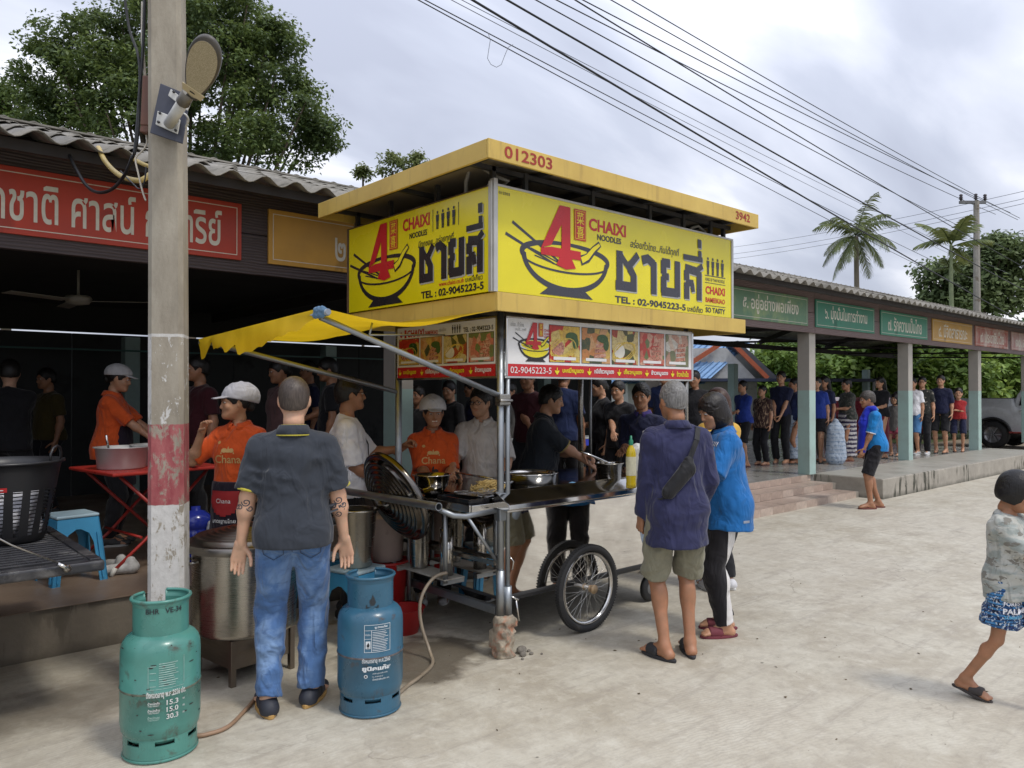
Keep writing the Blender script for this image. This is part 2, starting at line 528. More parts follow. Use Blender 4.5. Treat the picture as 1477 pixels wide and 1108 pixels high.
NT = np.random.default_rng(77).uniform(-1, 1, (32, 32, 32)).astype(np.float32)
def vnoise(x, y, z):
    xi, yi, zi = np.floor(x).astype(int), np.floor(y).astype(int), np.floor(z).astype(int)
    fx, fy, fz = x - xi, y - yi, z - zi
    fx, fy, fz = fx * fx * (3 - 2 * fx), fy * fy * (3 - 2 * fy), fz * fz * (3 - 2 * fz)
    g = lambda a, b_, c_: NT[(xi + a) & 31, (yi + b_) & 31, (zi + c_) & 31]
    l = lambda a, b_, t: a + (b_ - a) * t
    return l(l(l(g(0, 0, 0), g(1, 0, 0), fx), l(g(0, 1, 0), g(1, 1, 0), fx), fy), l(l(g(0, 0, 1), g(1, 0, 1), fx), l(g(0, 1, 1), g(1, 1, 1), fx), fy), fz)
def folds(amp, seed=0, s=1.0, stretch=(1, 1, 1)):
    """cloth creases: warped ridged noise, longer across the slant than along it"""
    o_ = seed * 3.17
    def f(x, y, z):
        x, y, z = x * s + o_, y * s + o_ * .7, z * s
        w = vnoise(x * 5, y * 5, z * 4); w2 = vnoise(x * 5 + 9, y * 5 + 4, z * 4 + 7)
        a = 1 - 2.2 * np.abs(vnoise(x * 7 + z * 3 + 1.1 * w, y * 6, z * 11 - x * 5 + 1.2 * w2))
        b = 1 - 2.2 * np.abs(vnoise(x * 13 - z * 6 + w2 + 5, y * 11 + 3, z * 20 + x * 8 + w))
        m = np.clip(.6 + .9 * vnoise(x * 3 + 11, y * 3, z * 4 + 5), .1, 1.3)
        return -amp * (a * .75 + b * .35) * m
    return f

def rot3(yaw, pitch=0, roll=0):
    return np.array(Matrix.Rotation(yaw, 3, 'Z') @ Matrix.Rotation(-pitch, 3, 'X') @ Matrix.Rotation(roll, 3, 'Y'))
def ik(a, c, la, lc, pole):
    a, c, pole = np.array(a, float), np.array(c, float), np.array(pole, float)
    d = c - a; L = np.linalg.norm(d)
    if L > (la + lc) * .998: c = a + d / L * (la + lc) * .998; d = c - a; L = np.linalg.norm(d)
    u = d / L; x = (la * la - lc * lc + L * L) / (2 * L); y = math.sqrt(max(0, la * la - x * x))
    p = pole - u * (pole @ u); p /= np.linalg.norm(p) + 1e-9
    return a + u * x + p * y, c
SKIN = {'tan': (.47, .26, .155), 'brown': (.35, .175, .095), 'light': (.58, .36, .24), 'dark': (.20, .095, .05)}

def pmesh(name, VF, m, root, smooth=True):
    if len(VF[1]) == 0: return None
    return link(name, np_mesh(name, VF[0], VF[1], smooth), m, root)
def joinvf(parts):
    vs, fs, b = [], [], 0
    for v, f in parts:
        if len(f) == 0: continue
        vs.append(v); fs.append(f + b); b += len(v)
    return np.concatenate(vs), np.concatenate(fs)

def person(loc, heading, height=1.68, label='', group=None, sk='tan', girth=1.0, female=False, child=False,
           lean=0.0, side=0.0, head=(0, 0), lh=None, rh=None, lf=None, rf=None, lpole=None, rpole=None, twist=0.0,
           top=None, sleeve=.55, hem=.90, loose=.014, collar=None, cuff=None, ctrim=None, long_top=False,
           bottom=None, blen='long', bloose=.014, belt=False, stripe=None,
           hair=('short', (.012, .010, .009)), cap=None, feet='shoe', fcol=(.05, .05, .05), sole=None,
           h=.02, face=True, glasses=False, smile=False, curl=.5, lcurl=None, rcurl=None, apron=None, topfold=.011, botfold=.010, extra=None, no_legs=False):
    """one standing figure; pose points are metres for a 1.75 m body, x right, y ahead, z up"""
    S = height / 1.75
    root = empty('person', loc, heading - PI / 2, label, 'person', group)
    root.scale = (S, S, S)
    hs = 1.28 if child else (1.04 if female else 1.0)              # a child's head is large for its body
    fine = h < .015
    skm = skin('skin_%s' % sk, SKIN[sk])
    g = girth; sw = (.146 if female else .163) * (g * .5 + .5)
    if child: sw *= .86
    # torso frame
    T = Matrix.Translation((0, 0, .94)) @ Matrix.Rotation(-lean, 4, 'X') @ Matrix.Rotation(side, 4, 'Y') @ Matrix.Rotation(twist, 4, 'Z') @ Matrix.Translation((0, 0, -.94))
    def t3(p): return np.array(T @ Vector(p))
    TM = np.array(T.to_3x3())
    zc = -.06 if child else 0.0
    # joints
    shl = {-1: t3((-sw, 0, 1.388 + zc)), 1: t3((sw, 0, 1.388 + zc))}
    up, fo = (.27, .245) if not child else (.24, .22)
    armd = {-1: np.array(lh) if lh is not None else shl[-1] + np.array((-.065, .05, -.50)), 1: np.array(rh) if rh is not None else shl[1] + np.array((.065, .05, -.50))}
    arms = {}
    for s_, pole in ((-1, lpole), (1, rpole)):
        el, wr = ik(shl[s_], armd[s_], up, fo, pole if pole is not None else (s_ * .35, -1, -.25))
        arms[s_] = (shl[s_], el, wr)
    legs = {}
    for s_, fpos in ((-1, lf), (1, rf)):
        fpos = fpos if fpos is not None else (s_ * .10, 0, 0, s_ * .12)
        x, y, z, yaw = fpos[:4]; lift = fpos[4] if len(fpos) > 4 else 0
        hip = np.array((s_ * .088, 0, .92)); ank = np.array((x, y - .03 * 0, z + .085 + lift * .10))
        kn, ank = ik(hip, ank, .44, .425, (s_ * .08 + math.sin(-yaw) * .2, 1, 0))
        legs[s_] = (hip, kn, ank, yaw, lift)
    # body
    def torso(f, d=0.0, lower=True):
        wx = .155 * g if female else .16 * g
        f.ball(t3((0, .0, .985)), (.162 * g + d, .118 * g + d, .115 + d), TM, .05)
        f.ball(t3((0, .012 * g, 1.12)), (wx * .92 + d, .112 * g ** 1.4 + d, .15 + d), TM, .06)
        f.ball(t3((0, 0, 1.28 + zc)), (.165 * (g * .6 + .4) * (.93 if female else 1) * (.88 if child else 1) + d, .112 * g + d, .165 + d), TM, .06)
        f.limb(t3((-sw * .84, -.005, 1.362 + zc)), t3((sw * .84, -.005, 1.362 + zc)), .052 + d, .052 + d, .06)
        [f.limb(t3((0, -.014, 1.445 + zc)), t3((q_ * sw * .92, -.006, 1.378 + zc)), .042 + d, .040 + d, .05) for q_ in (-1, 1)]
        if female:
            for s_ in (-1, 1): f.ball(t3((s_ * .072, .075, 1.26 + zc)), (.062 + d, .055 + d, .062 + d), TM, .05)
        if lower:
            for s_ in (-1, 1): f.ball((s_ * .075, -.055, .93), (.085 * g + d, .075 * g + d, .095 + d), None, .05)
        return f
    H0 = t3((0, .012, 1.455 + zc))                                   # base of the neck, front
    HM3 = TM @ rot3(head[0], head[1])
    hc = t3((0, .02, 1.635 + zc * 1.1)) + HM3 @ np.array((0, .0, 0)) - HM3 @ np.array((0, 0, 0))
    hc = t3((0, .0, 1.52 + zc)) + HM3 @ np.array((0, .022, .115 + (.02 if child else 0)))
    def hp(x, y, z): return hc + HM3 @ (np.array((x, y, z)) * hs)
    body = Field(.03)
    torso(body, -.006)
    for s_ in (-1, 1):
        a, e_, w = arms[s_]
        ar = (.044 if female else .049) * (g * .5 + .5) * (.82 if child else 1)
        body.limb(a, e_, ar, ar * .80, .03)
        body.limb(e_, w, ar * .82, .026 * (.9 if child else 1), .02)
        body.ball(e_ + (w - e_) * .28, ar * .86, None, .03)
        if not no_legs:
            hp_, kn, an, yaw, lift = legs[s_]
            lr = (.086 if not child else .07) * (g * .6 + .4)
            body.limb(hp_, kn, lr, .056 * (lr / .086), .04)
            body.limb(kn, an, .052 * (lr / .086), .034, .02)
            cdir = np.array((math.sin(yaw) * 1.0, -1 * math.cos(yaw), 0))
            sk_ = (an - kn) / np.linalg.norm(an - kn); cdir = cdir - sk_ * (cdir @ sk_); body.ball(kn + (an - kn) * .30 + cdir * .015, (.047 * (lr / .086), .048 * (lr / .086), .10 if abs(sk_[1]) < .35 else .055), None, .03)
            # foot
            fw = np.array((-math.sin(yaw), math.cos(yaw), 0)) if True else None
            heel = an + np.array((0, 0, -.048)) - fw * .035; ball_ = heel + fw * .165; toe = heel + fw * .20
            if lift: ball_ = ball_ + np.array((0, 0, -.10 * lift)); toe = toe + np.array((0, 0, -.11 * lift))
            zf = (0, 0, 1.0)
            body.limb(an, heel, .034, .034, .02)
            body.limb(heel, ball_, .033, .034, .02, flat=(zf, 1.35))
            body.limb(an + fw * .01, ball_ + np.array((0, 0, .004)), .032, .02, .03)
            for tI in range(5 if fine else 1):
                ox = (tI - 2) * .016 if fine else 0
                sd_ = np.array((fw[1], -fw[0], 0)) * ox * 1.0
                body.limb(ball_ + sd_, toe + sd_ + fw * (.012 - abs(tI - 1) * .004 if fine else 0) + np.array((0, 0, -.008)), .013 if fine else .03, .011 if fine else .02, .008, flat=None if fine else (zf, 1.6))
    body.limb(t3((0, -.012, 1.43 + zc)), hp(0, -.018, -.075), .056 if not female else .046, .050 if not female else .043, .035)
    parts = [body.mesh(h)]
    # head
    hd = Field(.015)
    A = HM3
    q = hs
    hd.ball(hp(0, -.012, .022), (.075 * q, .094 * q, .095 * q), A, .02)
    hd.ball(hp(0, .030, -.045), (.058 * q, .062 * q, .078 * q), A, .035)
    hd.limb(hp(-.05, .0, -.03), hp(-.018, .068, -.088), .022 * q, .017 * q, .03); hd.limb(hp(.05, 0, -.03), hp(.018, .068, -.088), .022 * q, .017 * q, .03)
    hd.ball(hp(0, .076, -.092), (.022 * q, .016 * q, .017 * q), A, .02)
    hd.limb(hp(0, -.018, -.05), hp(0, -.028, -.115), .050 if not female else .044, .054 if not female else .045, .025)
    if h <= .021 and face:
        hd.limb(hp(-.034, .074, .022), hp(.034, .074, .022), .013 * q, .013 * q, .012)
        nq = .80 if (child or female) else 1.0; hd.limb(hp(0, .085, .008), hp(0, .089 + .013 * nq, -.030), .0075 * nq * q, .0120 * nq * q, .010)
        for s_ in (-1, 1):
            hd.ball(hp(s_ * .0105 * nq, .084 + .011 * nq, -.034), .0085 * nq * q, None, .008)
            hd.ball(hp(s_ * .038, .062, -.030), (.022 * q, .018 * q, .02 * q), A, .02)
            hd.ball(hp(s_ * .031, .094, .004), (.018 * q, .012 * q, .0075 * q), A, .008, sub=True)
            hd.ball(hp(s_ * .076, -.008, -.008), (.009 * q, .02 * q, .031 * q), A @ rot3(-s_ * .35), .008)
        hd.limb(hp(-.019, .083, -.062), hp(.019, .083, -.062), .0075 * q, .0075 * q, .006)
        hd.limb(hp(-.02, .087, -.0585), hp(.02, .087, -.0585), .003, .003, .004, sub=True)
    parts.append(hd.mesh(.0045 if fine else .009, lo=hd.bounds()[0] - .02, hi=hd.bounds()[1] + .02))
    # hands
    for s_ in (-1, 1):
        a, e_, w = arms[s_]
        d = (w - e_) / np.linalg.norm(w - e_)
        hq = .82 if child else (.92 if female else 1.0)
        aim = None
        if extra and ('aimL' if s_ < 0 else 'aimR') in extra:
            aim = np.array(extra['aimL' if s_ < 0 else 'aimR'], float); aim /= np.linalg.norm(aim); d = aim
        pal = None
        if extra and ('palmL' if s_ < 0 else 'palmR') in extra: pal = np.array(extra['palmL' if s_ < 0 else 'palmR'], float)
        if pal is None: pal = np.array((-s_ * 1.0, .25, 0)) if abs(d[2]) > .6 else np.array((-s_ * .45, 0, -1.0))
        pal = pal - d * (pal @ d); pal /= np.linalg.norm(pal)             # palm faces this way
        acr = np.cross(d, pal)                                             # towards one edge of the hand
        # thumb side: front when the arm hangs, inner when it reaches
        tdir = np.array((0, 1.0, 0)) if abs(d[2]) > .6 else np.array((-s_ * 1.0, 0, .3))
        if extra and ('thL' if s_ < 0 else 'thR') in extra: tdir = np.array(extra['thL' if s_ < 0 else 'thR'], float)
        if acr @ tdir < 0: acr = -acr
        cu = (lcurl if s_ < 0 else rcurl); cu = curl if cu is None else cu
        hf = Field(.008)
        hf.limb(w - d * .05 * hq, w + d * .005, .027, .026, .01, flat=(pal, 1.15))
        for j, o_ in enumerate((-.028, -.010, .010, .027)):
            hf.limb(w + acr * o_ * .55 * hq, w + d * .088 * hq + acr * o_ * hq, .017 * hq, .0135 * hq, .012, flat=(pal, 1.15))
        for j, (o_, ln) in enumerate(((.030, .068), (.0105, .077), (-.0095, .071), (-.028, .055))):
            b0 = w + d * .085 * hq + acr * o_ * hq; dd = d.copy(); pp = pal.copy(); an_ = cu * .55
            for k_, (fr, rr) in enumerate(((.45, .0092), (.31, .0084), (.24, .0076))):
                c_, s2 = math.cos(an_), math.sin(an_)
                dd, pp = dd * c_ + pp * s2, pp * c_ - dd * s2
                spread = acr * o_ * .10
                b1 = b0 + (dd + spread) * ln * fr * hq * 1.02
                hf.limb(b0, b1, rr * hq + .0005, rr * hq * .93, .003); b0 = b1; an_ = cu * .62
        t0 = w + d * .022 * hq + acr * .022 * hq; t1 = t0 + (acr * .62 + d * .55 + pal * .45) * .045 * hq; t2 = t1 + (acr * .30 + d * .8 + pal * .45 * (1 + cu)) * .032 * hq; t3_ = t2 + (d * .9 + pal * .5 * (1 + cu) + acr * .05) * .025 * hq
        hf.limb(t0, t1, .015 * hq, .0115 * hq, .01); hf.limb(t1, t2, .0105 * hq, .0098 * hq, .004); hf.limb(t2, t3_, .0098 * hq, .0082 * hq, .004)
        parts.append(hf.mesh(.0042 if fine else .0075))
    pmesh('body', joinvf(parts), skm, root)
    # face details
    if face:
        dk = mat('eye_iris', (.02, .012, .008), .12, var=.1); wh = mat('eye_white', (.48, .44, .41), .3, var=.05)
        for s_ in (-1, 1):
            ec = hp(s_ * .031, .079, .004)
            b = MB(); rr = .0125 * q
            prof = [(rr * math.sin(PI * i / 8), rr * .50 * math.cos(PI * i / 8)) for i in range(9)]
            eo = b.lathe(prof, ec, 12).build('eye', wh, root)
            b = MB(); prof = [((.0066 * q) * math.sin(PI * i / 6), .0056 * q * math.cos(PI * i / 6)) for i in range(7)]
            b.lathe(prof, hp(s_ * .031, .0862, .0038), 10).build('iris', dk, eo)
        hcol = hair[1] if hair else (.02, .015, .012)
        eb = Field(.004)
        for s_ in (-1, 1): eb.limb(hp(s_ * .016, .088, .023), hp(s_ * .044, .074, .026), .0042, .003, .001)
        pmesh('eyebrow', eb.mesh(.003), hairm('brow_dark', (.02, .014, .011)), root)
        lp = Field(.003)
        if smile:
            lp.limb(hp(-.026, .080, -.054), hp(0, .0895, -.065), .0055, .0055, .002); lp.limb(hp(.026, .080, -.054), hp(0, .0895, -.065), .0055, .0055, .002)
            tt = Field(.002); tt.limb(hp(-.018, .0875, -.0565), hp(.018, .0875, -.0565), .0045, .0045, .001, flat=None)
            pmesh('teeth', tt.mesh(.0025), mat('teeth', (.75, .72, .66), .3), root)
        else:
            lp.limb(hp(-.021, .0845, -.0605), hp(.021, .0845, -.0605), .0052, .0052, .002)
        pmesh('lips', lp.mesh(.003), mat('lips_%s' % sk, darker((SKIN[sk][0] * .95, SKIN[sk][1] * .55, SKIN[sk][2] * .6), 1), .45), root)
    if glasses:
        gb = MB()
        for s_ in (-1, 1):
            c0 = hp(s_ * .031, .104, .003)
            gb.tube([c0 + A @ np.array((.024 * math.cos(t), 0, .017 * math.sin(t))) * q for t in np.linspace(0, 2 * PI, 15)[:-1]], .0022, 5, closed=True)
            gb.tube([hp(s_ * .055, .10, .008), hp(s_ * .078, .03, .010), hp(s_ * .078, -.02, .008)], .002, 5)
        gb.tube([hp(-.008, .106, .006), hp(.008, .106, .006)], .002, 5)
        gb.build('glasses', mat('black_frame', (.015, .015, .017), .25), root)
    # hair
    if hair:
        st, hcl = hair; hm = hairm('hair_%.3f_%.3f' % (hcl[0], hcl[2]), hcl)
        hf = Field(.012); hr = .0045 if fine else .009
        if st in ('short', 'thin', 'crop'):
            t_ = {'short': .013, 'thin': .008, 'crop': .0045}[st]
            hf.ball(hp(0, -.016, .026), (.077 * q + t_ * .8, .094 * q + t_, .093 * q + t_), A, .01)
            hf.ball(hp(0, -.045, -.02), (.064 * q + t_, .058 * q + t_, .07 * q + t_ * .5), A, .02)
            hf.ball(hp(0, .112, -.022), (.074 * q, .080 * q, .086 * q), A, .008, sub=True)
            for s_ in (-1, 1): hf.ball(hp(s_ * .092, .012, -.032), (.028 * q, .040 * q, .044 * q), A, .006, sub=True)
            hf.cut(A @ np.array((0, .35, -1.0)), hp(0, -.07, -.062 if st != 'crop' else -.055))
            dp = folds(.0042 if st != 'crop' else .0010, 3, 7)
        elif st == 'bob':
            hf.ball(hp(0, -.012, .030), (.090 * q, .106 * q, .098 * q), A, .01)
            hf.ball(hp(0, -.022, -.055), (.096 * q, .092 * q, .092 * q), A, .04)
            hf.ball(hp(0, .112, -.045), (.060 * q, .080 * q, .088 * q), A, .012, sub=True)
            hf.cut(A @ np.array((0, -.10, -1.0)), hp(0, 0, -.125))
            dp = folds(.0045, 5, 5.0)
        elif st == 'fringe':
            hf.ball(hp(0, -.006, .022), (.086 * q, .104 * q, .098 * q), A, .01)
            hf.ball(hp(0, -.016, -.030), (.087 * q, .088 * q, .074 * q), A, .04)
            hf.ball(hp(0, .122, -.058), (.068 * q, .086 * q, .078 * q), A, .008, sub=True)
            hf.cut(A @ np.array((0, -.10, -1.0)), hp(0, 0, -.075))
            dp = folds(.0016, 5, 4.0)
        elif st == 'long':
            hf.ball(hp(0, -.014, .028), (.086 * q, .104 * q, .096 * q), A, .01)
            hf.limb(hp(-.02, -.05, -.02), t3((-.02, -.12, 1.34 + zc)), .085, .07, .04, flat=(tuple(TM @ np.array((0, 1., 0))), 1.4))
            hf.limb(hp(.03, -.04, -.02), t3((.04, -.115, 1.30 + zc)), .075, .05, .04, flat=(tuple(TM @ np.array((0, 1., 0))), 1.4))
            hf.ball(hp(0, .105, -.045), (.060 * q, .082 * q, .080 * q), A, .012, sub=True)
            dp = folds(.0035, 8, 3.4)
        elif st == 'tied':
            hf.ball(hp(0, -.014, .026), (.083 * q, .101 * q, .096 * q), A, .01)
            hf.ball(hp(0, -.10, -.03), (.034, .036, .045), A, .02)
            hf.ball(hp(0, .106, -.035), (.070 * q, .082 * q, .080 * q), A, .012, sub=True)
            hf.cut(A @ np.array((0, .55, -1.0)), hp(0, -.06, -.075)); dp = folds(.004, 4, 6)
        if st in ('short', 'thin', 'crop', 'tied'): hf.ops.insert(-1 if hf.ops[-1][0] == 'C' else len(hf.ops), ('L', hp(-.115, .108, -.030), hp(.115, .108, -.030), .070 * q, .070 * q, .008, False, None, True))
        pmesh('hair', hf.mesh(hr, dp), hm, root)
    if cap:
        kind_, ccol = cap; cm = cloth('cap_%.2f' % ccol[0], ccol, fold=.3)
        cf = Field(.01)
        puff = .02 if kind_ == 'puff' else 0
        cf.ball(hp(0, -.022 - puff, .034), (.104 * q + puff * .3, .124 * q + puff * .4, .100 * q + puff * .6), A, .01)
        if puff: cf.ball(hp(0, -.07, .005), (.085, .07, .07), A, .03)
        cf.cut(A @ np.array((0, .25, -1.0)), hp(0, 0, .030) if not puff else hp(0, .0, .022))
        cf.limb(hp(-.03, .07, .040), hp(-.028, .135, .034), .034, .022, .012, flat=(tuple(A @ np.array((0, 0, 1.))), 5))
        cf.limb(hp(.03, .07, .040), hp(.028, .135, .034), .034, .022, .012, flat=(tuple(A @ np.array((0, 0, 1.))), 5))
        cf.limb(hp(0, .075, .043), hp(0, .142, .037), .034, .022, .012, flat=(tuple(A @ np.array((0, 0, 1.))), 5))
        pmesh('cap', cf.mesh(.006 if fine else .009, folds(.0035 if puff else .0015, 9, 2.6)), cm, root)
    # clothes
    hh = h * .9 if fine else h * .8
    objs = {'root': root, 'hp': hp, 't3': t3, 'arms': arms, 'legs': legs, 'A': A, 'TM': TM}
    if top is not None:
        f = Field(.03); torso(f, loose, lower=True)
        for s_ in (-1, 1):
            a, e_, w = arms[s_]
            ar = (.044 if female else .049) * (g * .5 + .5) * (.82 if child else 1)
            if sleeve >= 1.5:                                   # long sleeves
                f.limb(a, e_, ar + loose * 1.1, ar * .85 + loose, .03); f.limb(e_, e_ + (w - e_) * (sleeve - 1), ar * .85 + loose, .032 + loose * .8, .02, cap=True)
            elif sleeve > 0:
                f.limb(a, a + (e_ - a) * min(sleeve * 1.35, .98), ar + loose * .9, ar * .94 + loose * 1.5, .035, cap=True)
        if female and hem < .9: pass
        flare = loose + (.02 if long_top else .008)
        hz = hem
        for q_ in (-1, 1): f.ball((q_ * .070, -.050, .945), (.088 * g + loose * .8, .082 * g + loose * .8, .10), None, .06)
        if not long_top: f.limb((0, -.008, 1.02), (0, -.012, hz - .05), .150 * g + loose, .168 * g + flare, .05, flat=((0, 1, 0), 1.22), cap=False)
        else: f.limb((0, -.005, 1.05), (0, -.005, hz - .05), .155 * g, .172 * g + flare, .06, flat=((0, 1, 0), 1.18), cap=False)
        f.cut((0, .05, -1), (0, 0, hz)); nk = 1.475 + zc
        f.cut(TM @ np.array((0, .35, 1.0)), t3((0, 0, nk)))
        objs['top'] = pmesh('shirt', f.mesh(hh, folds(topfold, int(height * 100) + 1)), top, root)
        if collar is not None:
            cb = MB(); rows = []
            for (rx, ry, z, dz) in ((.074, .070, 1.455, 0), (.068, .064, 1.500, 0), (.078, .075, 1.497, 0), (.104, .098, 1.452, 0)):
                rows.append([t3((rx * .92 * math.cos(t), -.012 + ry * math.sin(t), z + zc - .022 * math.sin(t) * (1 if math.sin(t) > 0 else .1))) for t in np.linspace(PI / 2 + .25, PI / 2 - .25 + 2 * PI, 25)])
            vs = [p for r_ in rows for p in r_]; n_ = 25
            cb.add(vs, [(i * n_ + k, i * n_ + k + 1, (i + 1) * n_ + k + 1, (i + 1) * n_ + k) for i in range(3) for k in range(n_ - 1)], True)
            co = cb.build('collar', collar, root)
            sm_ = co.modifiers.new('thickness', 'SOLIDIFY'); sm_.thickness = .004
            objs['collar'] = co
            if ctrim is not None:
                tb_ = MB(); tb_.tube([r_ + np.array((0, 0, -.002)) for r_ in rows[3]], .0045, 6); tb_.tube(rows[1], .0035, 6); tb_.build('collar_trim', ctrim, root)
        if cuff is not None:
            for s_ in (-1, 1):
                a, e_, w = arms[s_]; ar = (.044 if female else .049) * (g * .5 + .5)
                pe = a + (e_ - a) * min(sleeve * 1.35, .98); d = (e_ - a) / np.linalg.norm(e_ - a)
                cfz = Field(.004); cfz.limb(pe - d * .010, pe + d * .004, ar * .94 + loose * 1.5 + .003, ar * .94 + loose * 1.5 + .003, .001)
                cfz.cut(d, pe + d * .004); cfz.cut(-d, pe - d * .012)
                pmesh('cuff', cfz.mesh(.006), cuff, root)
    if bottom is not None and not no_legs:
        f = Field(.02)
        f.ball((0, 0, .965), (.150 * g + bloose * .4, .112 * g + bloose * .4, .10), None, .04)
        for s_ in (-1, 1):
            hp_, kn, an, yaw, lift = legs[s_]; lr = (.086 if not child else .07) * (g * .6 + .4)
            f.ball((s_ * .075, -.052, .93), (.087 * g + bloose * .5, .077 * g + bloose * .5, .095), None, .04)
            if blen == 'long':
                f.ball(kn + (an - kn) * .28 + np.array((math.sin(yaw), -math.cos(yaw), 0)) * .018, (.052 * (lr / .086) + bloose, .054 * (lr / .086) + bloose, .12), None, .03)
                f.limb(hp_, kn, lr + bloose, .060 + bloose, .03); f.limb(kn, an + (an - kn) * (-.03), .058 + bloose, .046 + bloose, .02, cap=True)
            elif blen == 'shorts':
                f.limb(hp_ + np.array((s_ * .012, 0, 0)), hp_ + (kn - hp_) * .98 + np.array((s_ * .008, 0, 0)), lr + bloose * .6, .064 + bloose * 1.7, .012, cap=True)
            elif blen == 'short':
                f.limb(hp_, hp_ + (kn - hp_) * .72, lr + bloose, .076 + bloose * 2.0, .03, cap=True)
        if blen == 'skirt':
            f.limb((0, 0, .95), (0, 0, .12), .160 * g, .166 * g, .05, cap=True, flat=((0, 1, 0), 1.0))
        if blen == 'kneeskirt':
            f.limb((0, 0, .95), (0, .01, .46), .15 * g, .20 * g, .05, cap=True, flat=((0, 1, 0), 1.15))
        f.cut((0, 0, 1), (0, 0, 1.05))
        objs['bottom'] = pmesh('trousers' if blen == 'long' else ('skirt' if 'skirt' in blen else 'shorts'), f.mesh(hh, folds(botfold, int(height * 70), .9)), bottom, root)
    # feet
    if not no_legs:
        for s_ in (-1, 1):
            hp_, kn, an, yaw, lift = legs[s_]
            fw = np.array((-math.sin(yaw), math.cos(yaw), 0))
            rt = np.array((fw[1], -fw[0], 0))
            heel = an + np.array((0, 0, -.048)) - fw * .035; toe = heel + fw * .20
            z0 = an[2] - .085
            tz = -.11 * lift
            if feet == 'shoe':
                f = Field(.02)
                f.limb(heel + np.array((0, 0, .005)), heel + fw * .09 + np.array((0, 0, .012)), .046, .042, .02); f.limb(heel + fw * .09, toe + fw * .012 + np.array((0, 0, -.002 + tz)), .043, .036, .02, flat=((0, 0, 1.), 1.25))
                f.limb(an + np.array((0, 0, -.02)), heel, .045, .045, .02)
                f.cut((0, 0, 1), (0, 0, an[2] + .012))
                if not lift: f.cut((0, 0, -1), (0, 0, z0 + .014))
                so = pmesh('shoe', f.mesh(hh * .8 if fine else .013), mat('shoe_%.2f_%.2f' % (fcol[0], fcol[2]), fcol, .6, bmp=.1, vs=30), root)
                b = MB(); pts = []
                for t in np.linspace(0, 2 * PI, 21)[:-1]:
                    L_ = .138; c_ = heel + fw * .085
                    pts.append((c_ + fw * L_ * math.cos(t) + rt * math.sin(t) * (.048 + .006 * math.cos(t)))[:2])
                b.prism([tuple(p) for p in pts], .022, lambda u, v, w: (u, v, z0 + .001 + w * 1.0 + tz * max(0, (np.array((u, v)) - heel[:2]) @ fw[:2]) * 5))
                b.build('sole', mat('sole_%.2f' % (sole or (.6,))[0], sole or (.6, .6, .58), .7), so, bevel=.004)
            else:
                b = MB(); c_ = heel + fw * .085; n_ = 24; pts = []
                for t in np.linspace(0, 2 * PI, n_ + 1)[:-1]:
                    pts.append(c_ + fw * .142 * math.cos(t) + rt * math.sin(t) * (.044 + .010 * math.cos(t)))
                vs = []
                for zz, sc_ in ((0.0, .97), (.006, 1.0), (.016, 1.0), (.020, .97)):
                    for p in pts:
                        along = max(0, (p - heel) @ fw); pp = c_ + (p - c_) * sc_
                        vs.append((pp[0], pp[1], z0 + zz + .001 + tz * along * 5))
                b.add(vs, [(i * n_ + k, i * n_ + (k + 1) % n_, (i + 1) * n_ + (k + 1) % n_, (i + 1) * n_ + k) for i in range(3) for k in range(n_)] + [tuple(range(n_))[::-1], tuple(range(3 * n_, 4 * n_))])
                fm = mat('sandal_%.2f_%.2f' % (fcol[0], fcol[1]), fcol, .75, bmp=.15)
                so = b.build('sandal', fm, root)
                sb = MB()
                if feet == 'slide':
                    f = Field(.004); m0 = heel + fw * .12 + np.array((0, 0, .004 + tz * .6))
                    f.limb(m0 - fw * .035 - rt * .004, m0 + fw * .03, .047, .044, .02, flat=((0, 0, 1.), 1.15))
                    f.cut(fw, m0 + fw * .045); f.cut(-fw, m0 - fw * .05); f.cut((0, 0, -1), (0, 0, z0 + .012 + tz * .5))
                    pmesh('strap', f.mesh(.007 if fine else .011), fm, so)
                else:
                    tp = heel + fw * .165 + np.array((0, 0, -.005 + tz))
                    for q_ in (-1, 1): sb.tube([tp, heel + fw * .13 + rt * q_ * .022 + np.array((0, 0, .022 + tz * .7)), heel + fw * .075 + rt * q_ * .040 + np.array((0, 0, -.012 + tz * .3))], .0055, 6)
                    sb.build('strap', fm, so)
    return objs

